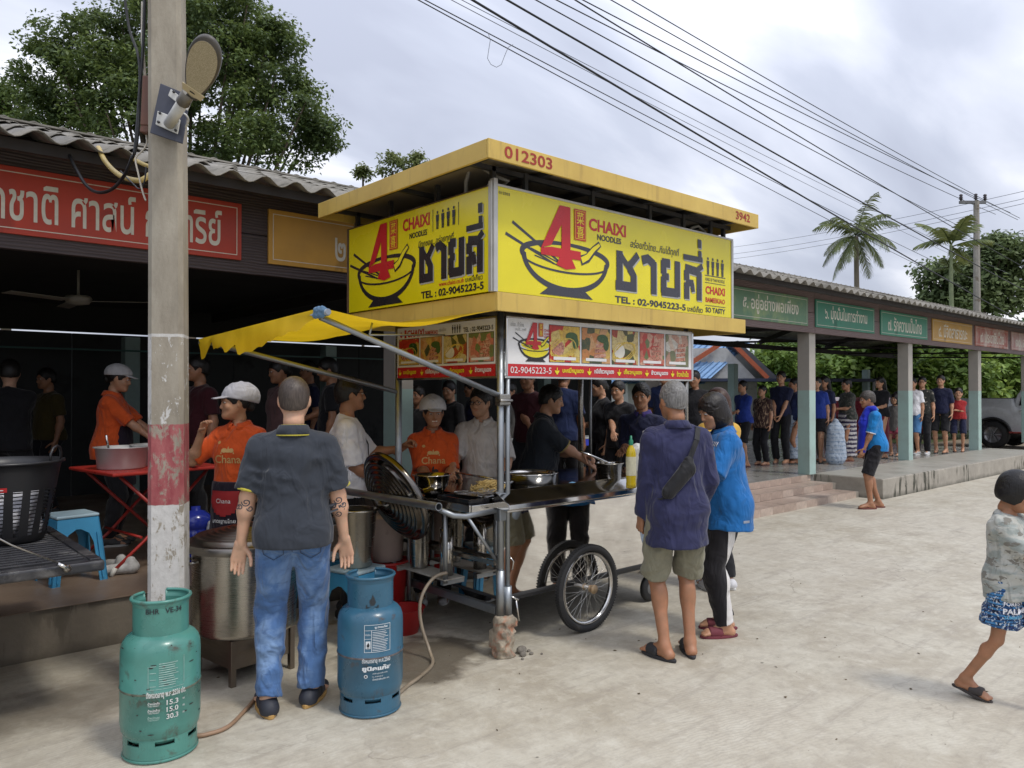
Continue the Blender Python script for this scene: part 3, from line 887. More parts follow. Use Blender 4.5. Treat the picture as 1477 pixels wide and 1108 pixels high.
def dens(pts, n):
    out = []
    for (x0, y0), (x1, y1) in zip(pts[:-1], pts[1:]): out += [(x0 + (x1 - x0) * i / n, y0 + (y1 - y0) * i / n) for i in range(n)]
    return out + [pts[-1]]
def gridpoly(poly, st=.012):
    xs, ys = [a for a, _ in poly], [b for _, b in poly]; out = []
    def ins(x, y):
        k = False
        for i in range(len(poly)):
            (x0, y0), (x1, y1) = poly[i], poly[i - 1]
            if (y0 > y) != (y1 > y) and x < (x1 - x0) * (y - y0) / (y1 - y0) + x0: k = not k
        return k
    for i in range(int((max(xs) - min(xs)) / st) + 1):
        for j in range(int((max(ys) - min(ys)) / st) + 1):
            x, y = min(xs) + i * st, min(ys) + j * st
            if ins(x + st / 2, y + st / 2): out.append([(x, y), (x + st, y), (x + st, y + st), (x, y + st)])
    return out
def wrap_text(objs, key, body, centre, size, m, normal=(0, 1, 0), bold=0.0, xs=1.0, name='lettering', polys=None, off=.003):
    """lettering laid onto a garment: centre in body metres, normal = which way the print faces"""
    o = objs.get(key)
    if o is None: return
    bvh = BVHTree.FromPolygons([v.co for v in o.data.vertices], [tuple(p.vertices) for p in o.data.polygons])
    n = Vector(normal).normalized(); rt = n.cross(Vector((0, 0, 1))).normalized() * -1; up = Vector((0, 0, 1))
    rt = Vector((0, 0, 1)).cross(n).normalized()
    if body is not None:
        V, fs = text_mesh(body, 1.0, bold, 'CENTER', xs)
        V[:, :2] *= size; V = V.tolist()
    else:
        V, fs = [], []
        for pg in polys:
            b = len(V); V += [(x * size, y * size, 0) for x, y in pg]; fs.append(tuple(range(b, b + len(pg))))
    vs = []
    for x, y, w in V:
        p = Vector(centre) + rt * x + up * y
        hit = bvh.ray_cast(p + n * .6, -n, 1.2)[0]
        q = hit if hit is not None else p
        vs.append(q + n * (off + w))
    me = bpy.data.meshes.new(name); me.from_pydata(vs, [], fs); me.update()
    return link(name, me, m, o)
# ------------------------------------------------------------------ ground
def concrete_mat():
    m, n, p = new_mat('yard_concrete')
    g = nd(n, 'ShaderNodeNewGeometry').outputs['Position']
    mp_ = nd(n, 'ShaderNodeMapping'); n.links.new(g, mp_.inputs[0]); v = mp_.outputs[0]
    big = noise(n, v, .35, 5, .6, .6); mid = noise(n, v, 2.2, 6, .62, .3); fine = noise(n, v, 34, 5, .6)
    st = nd(n, 'ShaderNodeMapping'); n.links.new(g, st.inputs[0]); st.inputs['Rotation'].default_value = (0, 0, R(28)); st.inputs['Scale'].default_value = (.22, 2.0, 1)
    streak = noise(n, st.outputs[0], 5, 6, .7, .9)
    c = mixc(n, rampf(n, big, .30, .70), (.365, .322, .245), (.49, .448, .365))
    c = mixc(n, rampf(n, mid, .38, .68, 0, .75), c, (.55, .52, .435))
    c = mixc(n, rampf(n, streak, .52, .66, 0, .5), c, (.31, .275, .23))
    c = mixc(n, rampf(n, fine, .55, .75, 0, .35), c, (.25, .22, .185))
    # dark film where water has run and people have walked
    blot = noise(n, v, .9, 7, .7, 1.0)
    c = mixc(n, rampf(n, blot, .60, .74, 0, .48), c, (.20, .165, .125))
    fm = noise(n, v, 11, 8, .72, .4)
    c = mixc(n, rampf(n, fm, .50, .68, 0, .50), c, (.30, .265, .215))
    c = mixc(n, rampf(n, fm, .48, .34, 0, .45), c, (.60, .57, .485))
    bw = nd(n, 'ShaderNodeTexWave', wave_type='RINGS', rings_direction='Z'); bm = nd(n, 'ShaderNodeMapping'); n.links.new(g, bm.inputs[0]); bm.inputs['Location'].default_value = (-1.5, 4.0, 0)
    n.links.new(bm.outputs[0], bw.inputs['Vector']); bw.inputs['Scale'].default_value = 14; bw.inputs['Distortion'].default_value = 9; bw.inputs['Detail'].default_value = 5; bw.inputs['Detail Scale'].default_value = .8
    c = mixc(n, math_(n, 'MULTIPLY', rampf(n, bw.outputs[1], .55, .95), rampf(n, big, .45, .6, 0, .40)), c, (.33, .29, .24))
    sp = nd(n, 'ShaderNodeTexVoronoi'); n.links.new(v, sp.inputs['Vector']); sp.inputs['Scale'].default_value = 5.5
    gate = noise(n, v, 3.1, 2)
    spk = math_(n, 'MULTIPLY', rampf(n, sp.outputs['Distance'], .028, .014), rampf(n, gate, .5, .56))
    c = mixc(n, spk, c, (.09, .07, .05))
    # hairline cracks
    cv = nd(n, 'ShaderNodeTexVoronoi', feature='DISTANCE_TO_EDGE')
    wv = nd(n, 'ShaderNodeVectorMath', operation='ADD'); n.links.new(v, wv.inputs[0])
    nz = nd(n, 'ShaderNodeTexNoise'); n.links.new(v, nz.inputs['Vector']); nz.inputs['Scale'].default_value = 1.6; nz.inputs['Detail'].default_value = 6
    n.links.new(nz.outputs['Color'], wv.inputs[1]); n.links.new(wv.outputs[0], cv.inputs['Vector']); cv.inputs['Scale'].default_value = .42
    crack = math_(n, 'MULTIPLY', rampf(n, cv.outputs['Distance'], .0035, .0006), rampf(n, noise(n, v, .8, 2), .50, .62))
    c = mixc(n, math_(n, 'MULTIPLY', crack, .42), c, (.17, .14, .11))
    # spilled water beside the cart and the cooker, and damp at the foot of the plinth
    def blob(x, y, rx, ry, e):
        s = nd(n, 'ShaderNodeSeparateXYZ'); n.links.new(g, s.inputs[0])
        dx = math_(n, 'DIVIDE', math_(n, 'SUBTRACT', s.outputs[0], x), rx); dy = math_(n, 'DIVIDE', math_(n, 'SUBTRACT', s.outputs[1], y), ry)
        d = math_(n, 'SQRT', math_(n, 'ADD', math_(n, 'MULTIPLY', dx, dx), math_(n, 'MULTIPLY', dy, dy)))
        d = math_(n, 'ADD', d, math_(n, 'MULTIPLY', math_(n, 'SUBTRACT', noise(n, v, 3.5, 5, .6, .5), .5), 1.3))
        return rampf(n, d, 1.0, 1.0 - e)
    w1 = blob(2.60, 3.85, .50, .42, .25); w2 = blob(1.5, 4.6, .75, .45, .6); w3 = blob(.85, 4.50, .75, .36, .5)
    wet = math_(n, 'MAXIMUM', w1, math_(n, 'MULTIPLY', math_(n, 'MAXIMUM', w2, w3), .7))
    c = mixc(n, math_(n, 'MULTIPLY', wet, .80), c, (.085, .068, .048))
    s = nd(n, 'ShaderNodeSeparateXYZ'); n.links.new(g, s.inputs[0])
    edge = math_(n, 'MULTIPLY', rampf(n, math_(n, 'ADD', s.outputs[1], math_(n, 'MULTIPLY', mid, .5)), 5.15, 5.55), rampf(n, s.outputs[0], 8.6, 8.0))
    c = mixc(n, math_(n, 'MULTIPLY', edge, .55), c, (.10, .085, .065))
    n.links.new(c, p.inputs['Base Color'])
    rg = rampf(n, mid, .3, .7, .62, .85)
    x = nd(n, 'ShaderNodeMix'); setin(n, x.inputs[0], w1); n.links.new(rg, x.inputs[2]); x.inputs[3].default_value = .42
    n.links.new(x.outputs[0], p.inputs['Roughness'])
    pr = bump(n, p, noise(n, v, 60, 5, .65), .35, .006)
    pr = bump(n, p, streak, .25, .01, pr)
    bump(n, p, crack, -.3, .006, pr)
    return m
M_CONC = concrete_mat()
M_GRASS = mat('grass_ground', (.075, .105, .03), .9, var=.5, vs=1.5, bmp=.5, bs=30, world=True, dirt=.3, dcol=(.16, .12, .07), ds=.6)
b = MB(); b.add([(-300, -300, -.02), (400, -300, -.02), (400, 400, -.02), (-300, 400, -.02)], [(0, 1, 2, 3)])
tag(b.build('ground', M_GRASS), kind='structure')
b = MB(); b.bx((-14, -16, -.12), (20.9, 5.6, 0))
tag(b.build('concrete_yard', M_CONC), kind='structure')
M_TRACK = mat('track_earth', (.27, .22, .16), .92, var=.3, vs=1.2, bmp=.4, bs=14, world=True, dirt=.3, dcol=(.08, .10, .03), ds=.8)
b = MB(); b.add([(22.5, -16, -.012), (60, -16, -.012), (60, 9.5, -.012), (22.5, 9.5, -.012)], [(0, 1, 2, 3)])
tag(b.build('dirt_track', M_TRACK), kind='structure')

# grass beyond the pavilion
def grass_patch(x0, x1, y0, y1, nb, hgt, z=-.02):
    x = RNG.uniform(x0, x1, nb); y = RNG.uniform(y0, y1, nb); a = RNG.uniform(0, 6.28, nb); hh = hgt * RNG.uniform(.5, 1.3, nb)
    w = .012 + .01 * RNG.random(nb); lean = RNG.normal(0, .35, (nb, 2)) * hh[:, None]
    V = np.zeros((nb, 3, 3)); V[:, 0] = np.stack([x - np.cos(a) * w, y - np.sin(a) * w, np.full(nb, z)], 1)
    V[:, 1] = np.stack([x + np.cos(a) * w, y + np.sin(a) * w, np.full(nb, z)], 1)
    V[:, 2] = np.stack([x + lean[:, 0], y + lean[:, 1], z + hh], 1)
    return V.reshape(-1, 3), np.arange(nb * 3).reshape(-1, 3)

def leaf_mat(name, dark, lightc, tips=(.25, .30, .06), cs=.9, tipamt=.25):
    m, n, p = new_mat(name)
    g = nd(n, 'ShaderNodeNewGeometry')
    v = g.outputs['Position']
    a = noise(n, v, cs, 3, .5)
    rnd = g.outputs['Random Per Island']
    c = mixc(n, rampf(n, a, .38, .64), dark, lightc)
    c = mixc(n, math_(n, 'MULTIPLY', rampf(n, rnd, .55, 1.0), rampf(n, a, .40, .70, tipamt * .4, tipamt * 2)), c, tips)
    c = mixc(n, rampf(n, rnd, 0, .25, .45, 0), c, darker(dark, .55))
    n.links.new(c, p.inputs['Base Color']); p.inputs['Roughness'].default_value = .5; p.inputs['Specular IOR Level'].default_value = .3
    tr = nd(n, 'ShaderNodeBsdfTranslucent'); n.links.new(mixc(n, .5, c, tips), tr.inputs[0])
    ms = nd(n, 'ShaderNodeMixShader'); ms.inputs[0].default_value = .30
    out = [q for q in n.nodes if q.type == 'OUTPUT_MATERIAL'][0]
    n.links.new(p.outputs[0], ms.inputs[1]); n.links.new(tr.outputs[0], ms.inputs[2]); n.links.new(ms.outputs[0], out.inputs[0])
    return m
V1, F1 = grass_patch(14, 36, 11.3, 20, 16000, .22)
V2, F2 = grass_patch(20.95, 23, 4.5, 14, 7000, .12)
V = np.concatenate([V1, V2]); Fq = np.concatenate([F1, F2 + len(V1)])
tag(link('grass', np_mesh('grass', V, Fq, False), leaf_mat('grass_blades', (.05, .09, .02), (.12, .18, .04), cs=.5)), kind='stuff', label='rough grass growing behind the pavilion', cat='grass')

def leaves(centres, radii, n_each, size, asp=.5, droop=.3, seed=1, shell=.55):
    """leaf quads spread through clumps: centres (m,3), radii (m,3)"""
    rs = np.random.default_rng(seed)
    C = np.repeat(np.asarray(centres), n_each, 0); Rd = np.repeat(np.asarray(radii), n_each, 0)
    N = len(C)
    d = rs.normal(0, 1, (N, 3)); d /= np.linalg.norm(d, axis=1)[:, None]
    rr = shell + (1 - shell) * rs.random(N) ** .6
    rr = np.where(rs.random(N) < .25, rs.random(N), rr) + rs.normal(0, .07, N)
    P = C + d * Rd * rr[:, None]
    nrm = d * .55 + np.array((0, 0, .75)) + rs.normal(0, .45, (N, 3)); nrm /= np.linalg.norm(nrm, axis=1)[:, None]
    t = np.cross(nrm, rs.normal(0, 1, (N, 3))); t /= np.linalg.norm(t, axis=1)[:, None]
    t[:, 2] -= droop; t -= nrm * (t * nrm).sum(1)[:, None]; t /= np.linalg.norm(t, axis=1)[:, None] + 1e-9
    s = np.cross(nrm, t); L = size * rs.uniform(.6, 1.3, N)[:, None]; Wd = L * asp
    V = np.stack([P, P + t * L * .5 + s * Wd * .5, P + t * L - nrm * L * .12, P + t * L * .5 - s * Wd * .5], 1).reshape(-1, 3)
    return V, np.arange(N * 4).reshape(-1, 4)

def tree(name, loc, lobes, n_clump, n_leaf, size, lm, label, cat='tree', group=None, clump_r=.42, trunk_r=.18, seed=3, bark=None, trunk_to=None, asp=.5, limbs=True, parts=('trunk', 'crown')):
    """lobes: list of (offset x, y, z, radius, flat) round loc; clumps sit mostly near each lobe's skin"""
    rs = np.random.default_rng(seed)
    root = empty(name, loc, 0, label, cat, group)
    cs, rd = [], []
    tot = sum(l[3] ** 2 for l in lobes)
    for (x, y, z, r_, fl) in lobes:
        m_ = max(3, int(n_clump * r_ * r_ / tot))
        d = rs.normal(0, 1, (m_, 3)); d /= np.linalg.norm(d, axis=1)[:, None]
        d[:, 2] = np.where(d[:, 2] < -.35, -d[:, 2], d[:, 2])
        q = (.55 + .5 * rs.random(m_) ** .7)
        c = np.array((x, y, z)) + d * q[:, None] * r_ * np.array((1, 1, fl))
        cs.append(c); k = clump_r * rs.uniform(.55, 1.25, m_)
        rd.append(np.stack([k, k, k * .62], 1))
    cs = np.concatenate(cs); rd = np.concatenate(rd)
    V, Fq = leaves(cs, rd, n_leaf, size, asp, seed=seed + 1)
    link(parts[1], np_mesh(parts[1], V, Fq, False), lm, root)
    b = MB(); bk = bark or mat('bark', (.13, .10, .075), .9, bmp=.6, bs=20, var=.4)
    top = Vector(trunk_to or (0, 0, min(l[2] for l in lobes)))
    b.tube([(0, 0, -.1), tuple(top * .5 + Vector((.12, .05, 0)) * trunk_r * 4), tuple(top)], [trunk_r * 1.25, trunk_r, trunk_r * .75], 10)
    if limbs:
        for i in range(0, len(cs), max(1, len(cs) // 42)):
            c = Vector(cs[i]); mid = top.lerp(c, .5) + Vector((0, 0, -.12 * (c - top).length))
            b.tube([top * (.72 + .28 * rs.random()), mid, c], [trunk_r * .34, trunk_r * .2, trunk_r * .06], 5, cap=False)
    b.build(parts[0], bk, root)
    return root

# ------------------------------------------------------------------ pavilion
ZF = .30                                  # its floor
YB, YC, YBACK = 5.92, 6.05, 10.9          # beam, front columns, back wall
COLX = [.10 + 3.84 * k for k in range(-1, 7)]
def stained_concrete(name, base, stain, amt):
    m, n, p = new_mat(name)
    v = nd(n, 'ShaderNodeNewGeometry').outputs['Position']
    s = nd(n, 'ShaderNodeSeparateXYZ'); n.links.new(v, s.inputs[0])
    mp_ = nd(n, 'ShaderNodeMapping'); n.links.new(v, mp_.inputs[0]); mp_.inputs['Scale'].default_value = (1, 1, .16)
    drip = noise(n, mp_.outputs[0], 9, 6, .65, .3); gate = noise(n, v, 1.3, 3)
    c = mixc(n, rampf(n, noise(n, v, 5, 6, .65), .3, .7), darker(base, .78), darker(base, 1.1))
    f = math_(n, 'MULTIPLY', rampf(n, drip, .52, .58), rampf(n, gate, .50, .58))
    c = mixc(n, math_(n, 'MULTIPLY', f, amt), c, stain)
    foot = rampf(n, math_(n, 'ADD', s.outputs[2], math_(n, 'MULTIPLY', noise(n, v, 6, 4), .12)), .14, .05)
    c = mixc(n, math_(n, 'MULTIPLY', foot, .7), c, stain)
    n.links.new(c, p.inputs['Base Color']); p.inputs['Roughness'].default_value = .85
    bump(n, p, noise(n, v, 45, 5), .4, .006)
    return m
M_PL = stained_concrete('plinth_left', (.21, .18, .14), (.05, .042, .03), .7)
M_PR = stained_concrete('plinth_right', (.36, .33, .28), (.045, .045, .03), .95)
def floor_mat(name, c0, c1, rough):
    m, n, p = new_mat(name); v = nd(n, 'ShaderNodeNewGeometry').outputs['Position']
    c = mixc(n, rampf(n, noise(n, v, 1.4, 6, .6), .3, .7), c0, c1)
    c = mixc(n, rampf(n, noise(n, v, 55, 3), .55, .7, 0, .35), c, darker(c0, .6))
    n.links.new(c, p.inputs['Base Color']); n.links.new(rampf(n, noise(n, v, 3, 4), .3, .7, rough * .7, rough * 1.4), p.inputs['Roughness'])
    bump(n, p, noise(n, v, 20, 3), .08, .003)
    return m
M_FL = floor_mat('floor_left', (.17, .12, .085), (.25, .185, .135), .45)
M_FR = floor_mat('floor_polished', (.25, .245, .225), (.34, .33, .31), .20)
SX0, SX1 = 8.3, 11.75                     # opening for the steps
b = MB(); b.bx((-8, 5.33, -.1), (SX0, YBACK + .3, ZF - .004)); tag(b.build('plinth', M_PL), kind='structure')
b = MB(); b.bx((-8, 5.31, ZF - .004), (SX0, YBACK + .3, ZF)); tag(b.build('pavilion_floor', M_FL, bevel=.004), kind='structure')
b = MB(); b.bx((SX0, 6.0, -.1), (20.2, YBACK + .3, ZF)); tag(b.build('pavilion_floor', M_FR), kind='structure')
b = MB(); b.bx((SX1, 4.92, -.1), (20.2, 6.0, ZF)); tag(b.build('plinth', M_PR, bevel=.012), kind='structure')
b = MB(); b.bx((SX1 + .01, 4.95, ZF), (20.1, 6.0, ZF + .004)); tag(b.build('walkway', floor_mat('floor_walkway', (.33, .315, .27), (.42, .40, .35), .42)), kind='structure')
# tiled steps
stp = MB()
for k in range(2): stp.bx((SX0 + .002, 6.0 - .36 * (k + 1), -.1), (SX1 - .002, 5.999, ZF - .1 * (k + 1) - .012 + (0 if k == 0 else 0))) if k == 0 else stp.bx((SX0 + .002, 6.0 - .72, -.1), (SX1 - .002, 5.64, ZF - .212))
stairs = stp.build('steps', mat('step_base', (.30, .27, .23), .85, bmp=.3)); tag(stairs, kind='structure')
M_TILE = [mat('step_tile_%d' % i, c, .35, var=.25, vs=14, dirt=.25, dcol=(.25, .20, .15)) for i, c in enumerate(((.43, .33, .27), (.38, .29, .235), (.47, .375, .31)))]
tw = .295; tr = MB(); tr.bx((-tw / 2, -.172, 0), (tw / 2, .172, .010)); trm = tr.mesh('step_tile')
ri = MB(); ri.bx((-tw / 2, -.009, 0), (tw / 2, 0, .094)); rim_ = ri.mesh('step_tile')
tmesh = []
for mm in M_TILE:
    a = trm.copy(); a.materials.append(mm); c = rim_.copy(); c.materials.append(mm); tmesh.append((a, c))
nt_ = int((SX1 - SX0) / .3)
for k in range(3):
    y1 = 6.0 - .36 * k; z = ZF - .1 * (k + 1)
    for i in range(nt_):
        x = SX0 + .15 + (i + .25) * .3 - .05
        q = random.choice(tmesh)
        o = bpy.data.objects.new('step_tile', q[1]); COL.objects.link(o); o.parent = stairs; o.location = (x, y1 - .001 if k == 0 else y1 - .001, z + .001 + random.uniform(0, .0008))
        if k < 2:
            o = bpy.data.objects.new('step_tile', q[0]); COL.objects.link(o); o.parent = stairs
            o.location = (x, y1 - .19, z - .011 + random.uniform(0, .002))

pav = empty('pavilion', (0, 0, 0), 0, 'long open pavilion with mint green columns and grey corrugated roof', 'pavilion')
def col_mat():
    m, n, p = new_mat('column_paint'); v = nd(n, 'ShaderNodeNewGeometry').outputs['Position']
    s = nd(n, 'ShaderNodeSeparateXYZ'); n.links.new(v, s.inputs[0])
    f = rampf(n, s.outputs[2], 1.628, 1.634)
    c = mixc(n, f, (.36, .50, .46), (.40, .37, .33))
    c = mixc(n, rampf(n, noise(n, v, 4, 6, .65), .45, .75, 0, .4), c, (.26, .27, .24))
    n.links.new(c, p.inputs['Base Color']); p.inputs['Roughness'].default_value = .7
    bump(n, p, noise(n, v, 30, 3), .1, .004); return m
M_COLM = col_mat()
for x in COLX:
    b = MB(); b.box((0, 0, 1.12), (.2, .2, 2.24)); b.build('column', M_COLM, pav, bevel=.006, loc=(x, YC, ZF))
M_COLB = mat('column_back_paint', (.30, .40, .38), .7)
for x in (2.84, 5.62, 7.9, 10.16, 13.2, 16.6, 20.4, 24.0):
    b = MB(); b.box((0, 0, 1.0), (.18, .18, 2.0)); b.build('column', M_COLB, pav, bevel=.006, loc=(x, YBACK - .35, ZF))
def wood_mat(name, c0, c1, rough=.6):
    m, n, p = new_mat(name); v = coords(n, scale=(.18, 1, 1.0))
    d = nd(n, 'ShaderNodeTexNoise'); n.links.new(v, d.inputs['Vector']); d.inputs['Scale'].default_value = 2.5; d.inputs['Detail'].default_value = 4
    w = nd(n, 'ShaderNodeTexWave', wave_type='BANDS', bands_direction='Z'); n.links.new(v, w.inputs['Vector'])
    w.inputs['Scale'].default_value = 14; w.inputs['Distortion'].default_value = 5; w.inputs['Detail'].default_value = 4; w.inputs['Detail Scale'].default_value = 1.5
    c = mixc(n, rampf(n, w.outputs[1], .2, .8), c0, c1)
    c = mixc(n, rampf(n, noise(n, coords(n), .35, 5), .4, .65, 0, .5), c, darker(c1, 1.5))
    n.links.new(c, p.inputs['Base Color']); p.inputs['Roughness'].default_value = rough
    bump(n, p, w.outputs[1], .5, .006); return m
M_BEAM = wood_mat('beam_wood', (.035, .024, .024), (.062, .044, .045))
M_BEAM2 = wood_mat('beam_wood_faded', (.115, .075, .07), (.155, .11, .105))
def beam_seg(x0, x1, m):
    z = 2.53
    for hgt in (.32, .36):
        b = MB(); b.box((0, 0, hgt / 2), ((x1 - x0) - .004, .05, hgt - .006)); b.build('beam_plank', m, pav, bevel=.004, loc=((x0 + x1) / 2, YB + (.004 if hgt == .36 else 0), z)); z += hgt
for a_, b_ in ((-8, -3), (-3, .2), (.2, 4.0), (4.0, 7.8)): beam_seg(a_, b_, M_BEAM)
for a_, b_ in ((7.8, 11.6), (11.6, 15.4), (15.4, 19.2), (19.2, 23), (23, 27.5)): beam_seg(a_, b_, M_BEAM2)
# roof of corrugated sheets, seen as single sheets
SLOPE = R(17.2); YE, ZE = 5.38, 3.115; YR = 8.45
SLEN = (YR - YE) / math.cos(SLOPE)
def sheet_mesh(nwave, L, m):
    vs = []; fs = []; per = .24; seg = 8; nx = nwave * seg
    for side in (0, 1):
        for j, y in enumerate((0, L)):
            for i in range(nx + 1):
                x = i * per / seg; z = .030 * math.cos(2 * PI * x / per) + (.007 if side == 0 else 0)
                vs.append((x, y, z))
    w = nx + 1
    for i in range(nx):
        fs.append((i, i + 1, w + i + 1, w + i)); fs.append((2 * w + i, 3 * w + i, 3 * w + i + 1, 2 * w + i + 1))
        fs.append((i, 2 * w + i, 2 * w + i + 1, i + 1)); fs.append((w + i, w + i + 1, 3 * w + i + 1, 3 * w + i))
    me = bpy.data.meshes.new('roof_sheet'); me.from_pydata(vs, [], fs); me.polygons.foreach_set('use_smooth', [True] * len(fs)); me.update()
    me.materials.append(m); return me
def roof_mat():
    m, n, p = new_mat('asbestos_cement'); v = nd(n, 'ShaderNodeNewGeometry').outputs['Position']
    c = mixc(n, rampf(n, noise(n, v, 1.2, 7, .7), .35, .68), (.155, .145, .125), (.33, .31, .275))
    c = mixc(n, rampf(n, noise(n, v, 9, 5, .7), .55, .7, 0, .7), c, (.055, .055, .042))
    nn = nd(n, 'ShaderNodeNewGeometry').outputs['True Normal']; s = nd(n, 'ShaderNodeSeparateXYZ'); n.links.new(nn, s.inputs[0])
    n.links.new(c, p.inputs['Base Color']); p.inputs['Roughness'].default_value = .9
    bump(n, p, noise(n, v, 50, 4), .5, .005); return m
M_ROOF = roof_mat()
nrow = 5; rl = SLEN / nrow
sm0 = sheet_mesh(4, rl + .10, M_ROOF)
sm0b = sheet_mesh(5, SLEN / 3 + .10, M_ROOF)
for i in range(int(35.5 / .96)):
    for j in range(nrow):
        x = -8.2 + i * .96
        o = bpy.data.objects.new('roof_sheet', sm0); COL.objects.link(o); o.parent = pav
        y = YE + j * rl * math.cos(SLOPE); z = ZE + j * rl * math.sin(SLOPE)
        o.location = (x, y + random.uniform(-.02, .008), z + .030 + (j * .002) + random.uniform(0, .007)); o.rotation_euler = (SLOPE - .030, 0, random.uniform(-.005, .005))
for i in range(int(35.5 / 1.2) + 1):
    for j in range(3):
        rl = SLEN / 3
        o = bpy.data.objects.new('roof_sheet', sm0b); COL.objects.link(o); o.parent = pav
        y = YR + (YR - YE) - j * rl * math.cos(SLOPE); z = ZE + j * rl * math.sin(SLOPE)
        o.location = (-8.2 + (i + 1) * 1.2, y, z + .030 + j * .002); o.rotation_euler = (SLOPE - .012, 0, PI)
rc = MB()
rc.beam((-8.3, YR - .10, ZE + SLEN * math.sin(SLOPE) + .030), (27.4, YR - .10, ZE + SLEN * math.sin(SLOPE) + .030), .20, .016)
rc.beam((-8.3, YR + .12, ZE + SLEN * math.sin(SLOPE) + .055), (27.4, YR + .12, ZE + SLEN * math.sin(SLOPE) + .055), .26, .02)
rc.build('ridge_cap', M_ROOF, pav)
# rafters and purlins
M_DK = mat('dark_timber', (.025, .020, .018), .8, bmp=.3, bs=20)
for k in range(5):
    y = YE + .12 + k * (YR - YE - .2) / 4; z = ZE + (y - YE) * math.tan(SLOPE) - .045
    b = MB(); b.beam((-8.2, y, z), (27.3, y, z), .05, .07); b.build('purlin', M_DK, pav)
    y2 = 2 * YR - y; b = MB(); b.beam((-8.2, y2, z), (27.3, y2, z), .05, .07); b.build('purlin', M_DK, pav)
for x in COLX + [27.2]:
    b = MB(); b.beam((x, YB + .1, ZE - .13 + .64 * math.tan(SLOPE)), (x, YR, ZE - .13 + (YR - YE) * math.tan(SLOPE)), .06, .12); b.build('rafter', M_DK, pav)
    b = MB(); b.beam((x, 2 * YR - YE - .1, ZE - .13), (x, YR, ZE - .13 + (YR - YE) * math.tan(SLOPE)), .06, .12); b.build('rafter', M_DK, pav)
    zt_ = .12 if x < 11 else .045; b = MB(); b.beam((x, YC, 2.62), (x, YBACK - .2, 2.62 if x < 11 else 2.78), .05, zt_); b.build('tie_beam', M_DK, pav)
# dim lining, rear wall and end wall
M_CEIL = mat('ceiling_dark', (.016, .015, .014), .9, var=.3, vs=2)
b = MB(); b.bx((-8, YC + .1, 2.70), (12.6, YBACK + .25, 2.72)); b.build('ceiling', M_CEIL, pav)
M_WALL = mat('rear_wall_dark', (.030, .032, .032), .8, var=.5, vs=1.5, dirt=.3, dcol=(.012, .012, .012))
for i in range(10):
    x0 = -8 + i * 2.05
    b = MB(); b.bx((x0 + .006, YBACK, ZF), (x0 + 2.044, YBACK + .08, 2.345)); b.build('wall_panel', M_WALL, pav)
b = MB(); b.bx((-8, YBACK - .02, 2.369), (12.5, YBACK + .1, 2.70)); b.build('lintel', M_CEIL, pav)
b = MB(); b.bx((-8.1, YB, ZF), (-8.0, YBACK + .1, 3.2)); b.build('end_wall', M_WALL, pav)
b = MB(); b.beam((-8, YBACK - .5, 2.12), (12, YBACK - .5, 2.12), .02, .02); b.build('rail', mat('teal_pipe', (.03, .10, .09), .5), pav)
b = MB(); b.bx((12.5, YBACK - .15, 2.74), (27, YBACK - .08, 2.86)); b.build('rear_beam', M_DK, pav)
# ceiling fan
cf = empty('ceiling_fan', (0, 0, 0), 0, 'dusty ceiling fan hanging in the dark interior beneath the pavilion roof', 'ceiling fan')
cp = pix(112, 431, 6.9); cf.location = cp
b = MB(); b.lathe([(0, .03), (.10, .025), (.115, 0), (.09, -.045), (0, -.06)], n=20); b.build('motor', mat('fan_cream', (.30, .28, .24), .4), cf)
b = MB(); b.tube([(0, 0, .02), (0, 0, 2.70 - cp.z)], .012, 8); b.build('rod', mat('fan_cream', (.30, .28, .24), .4), cf)
for k in range(3):
    a = -.55 + k * 2 * PI / 3; b = MB(); b.box((.40, 0, -.02), (.55, .11, .006)); b.build('blade', mat('fan_cream', (.30, .28, .24), .4), cf, rot=(.12, 0, a), bevel=.002)

# signs on the beam
CRM = mat('sign_lettering', (.66, .62, .52), .6, var=.12, vs=20)
def beam_sign(x0, x1, col, words, label, bg2=None, z0=2.63, z1=3.07, wear=.12, lett=None, tw_=(.14, .86), cat='sign'):
    w, h_ = x1 - x0, z1 - z0; y = YB - .045
    root = empty('slogan_sign', (x0, y, z0), 0, label, cat, 'painted slogan boards along the pavilion beam')
    key = 'sign_%.2f_%.2f_%.2f' % tuple(col)
    m_ = mat(key, col, .55, var=.2, vs=2.2, bmp=.25, bs=25, dirt=wear, dcol=bg2 or darker(col, .55), ds=2.5)
    b = MB(); b.bx((0, 0, 0), (w, .022, h_)); b.build('board', m_, root, bevel=.003)
    f = lambda u, v, ww: (u, -ww, v)
    lm = lett or CRM
    e_, t_ = .035, .006
    flat(root, f, [[(e_, e_), (w - e_, e_), (w - e_, e_ + t_), (e_, e_ + t_)], [(e_, h_ - e_ - t_), (w - e_, h_ - e_ - t_), (w - e_, h_ - e_), (e_, h_ - e_)],
                   [(e_, e_), (e_ + t_, e_), (e_ + t_, h_ - e_), (e_, h_ - e_)], [(w - e_ - t_, e_), (w - e_, e_), (w - e_, h_ - e_), (w - e_ - t_, h_ - e_)]], lm, 'border', z=.002)
    put_text(root, f, words, (w * tw_[0], h_ * .20, w * tw_[1], h_ * .84), lm, bold=.012, z=.002)
    return root
beam_sign(.15, 2.38, (.44, .045, .022), '๑. รักชาติ ศาสน์ กษัตริย์', 'long red sign with white Thai lettering behind the concrete lamp pole', bg2=(.30, .035, .02), tw_=(.13, .93))
beam_sign(2.60, 4.70, (.55, .29, .045), '๒. ซื่อสัตย์ เสียสละ', 'ochre yellow sign tucked behind the corner of the food cart roof', tw_=(.28, .95))
beam_sign(4.90, 6.85, (.10, .22, .36), '๓. กตัญญู', 'blue sign hidden behind the food cart canopy')
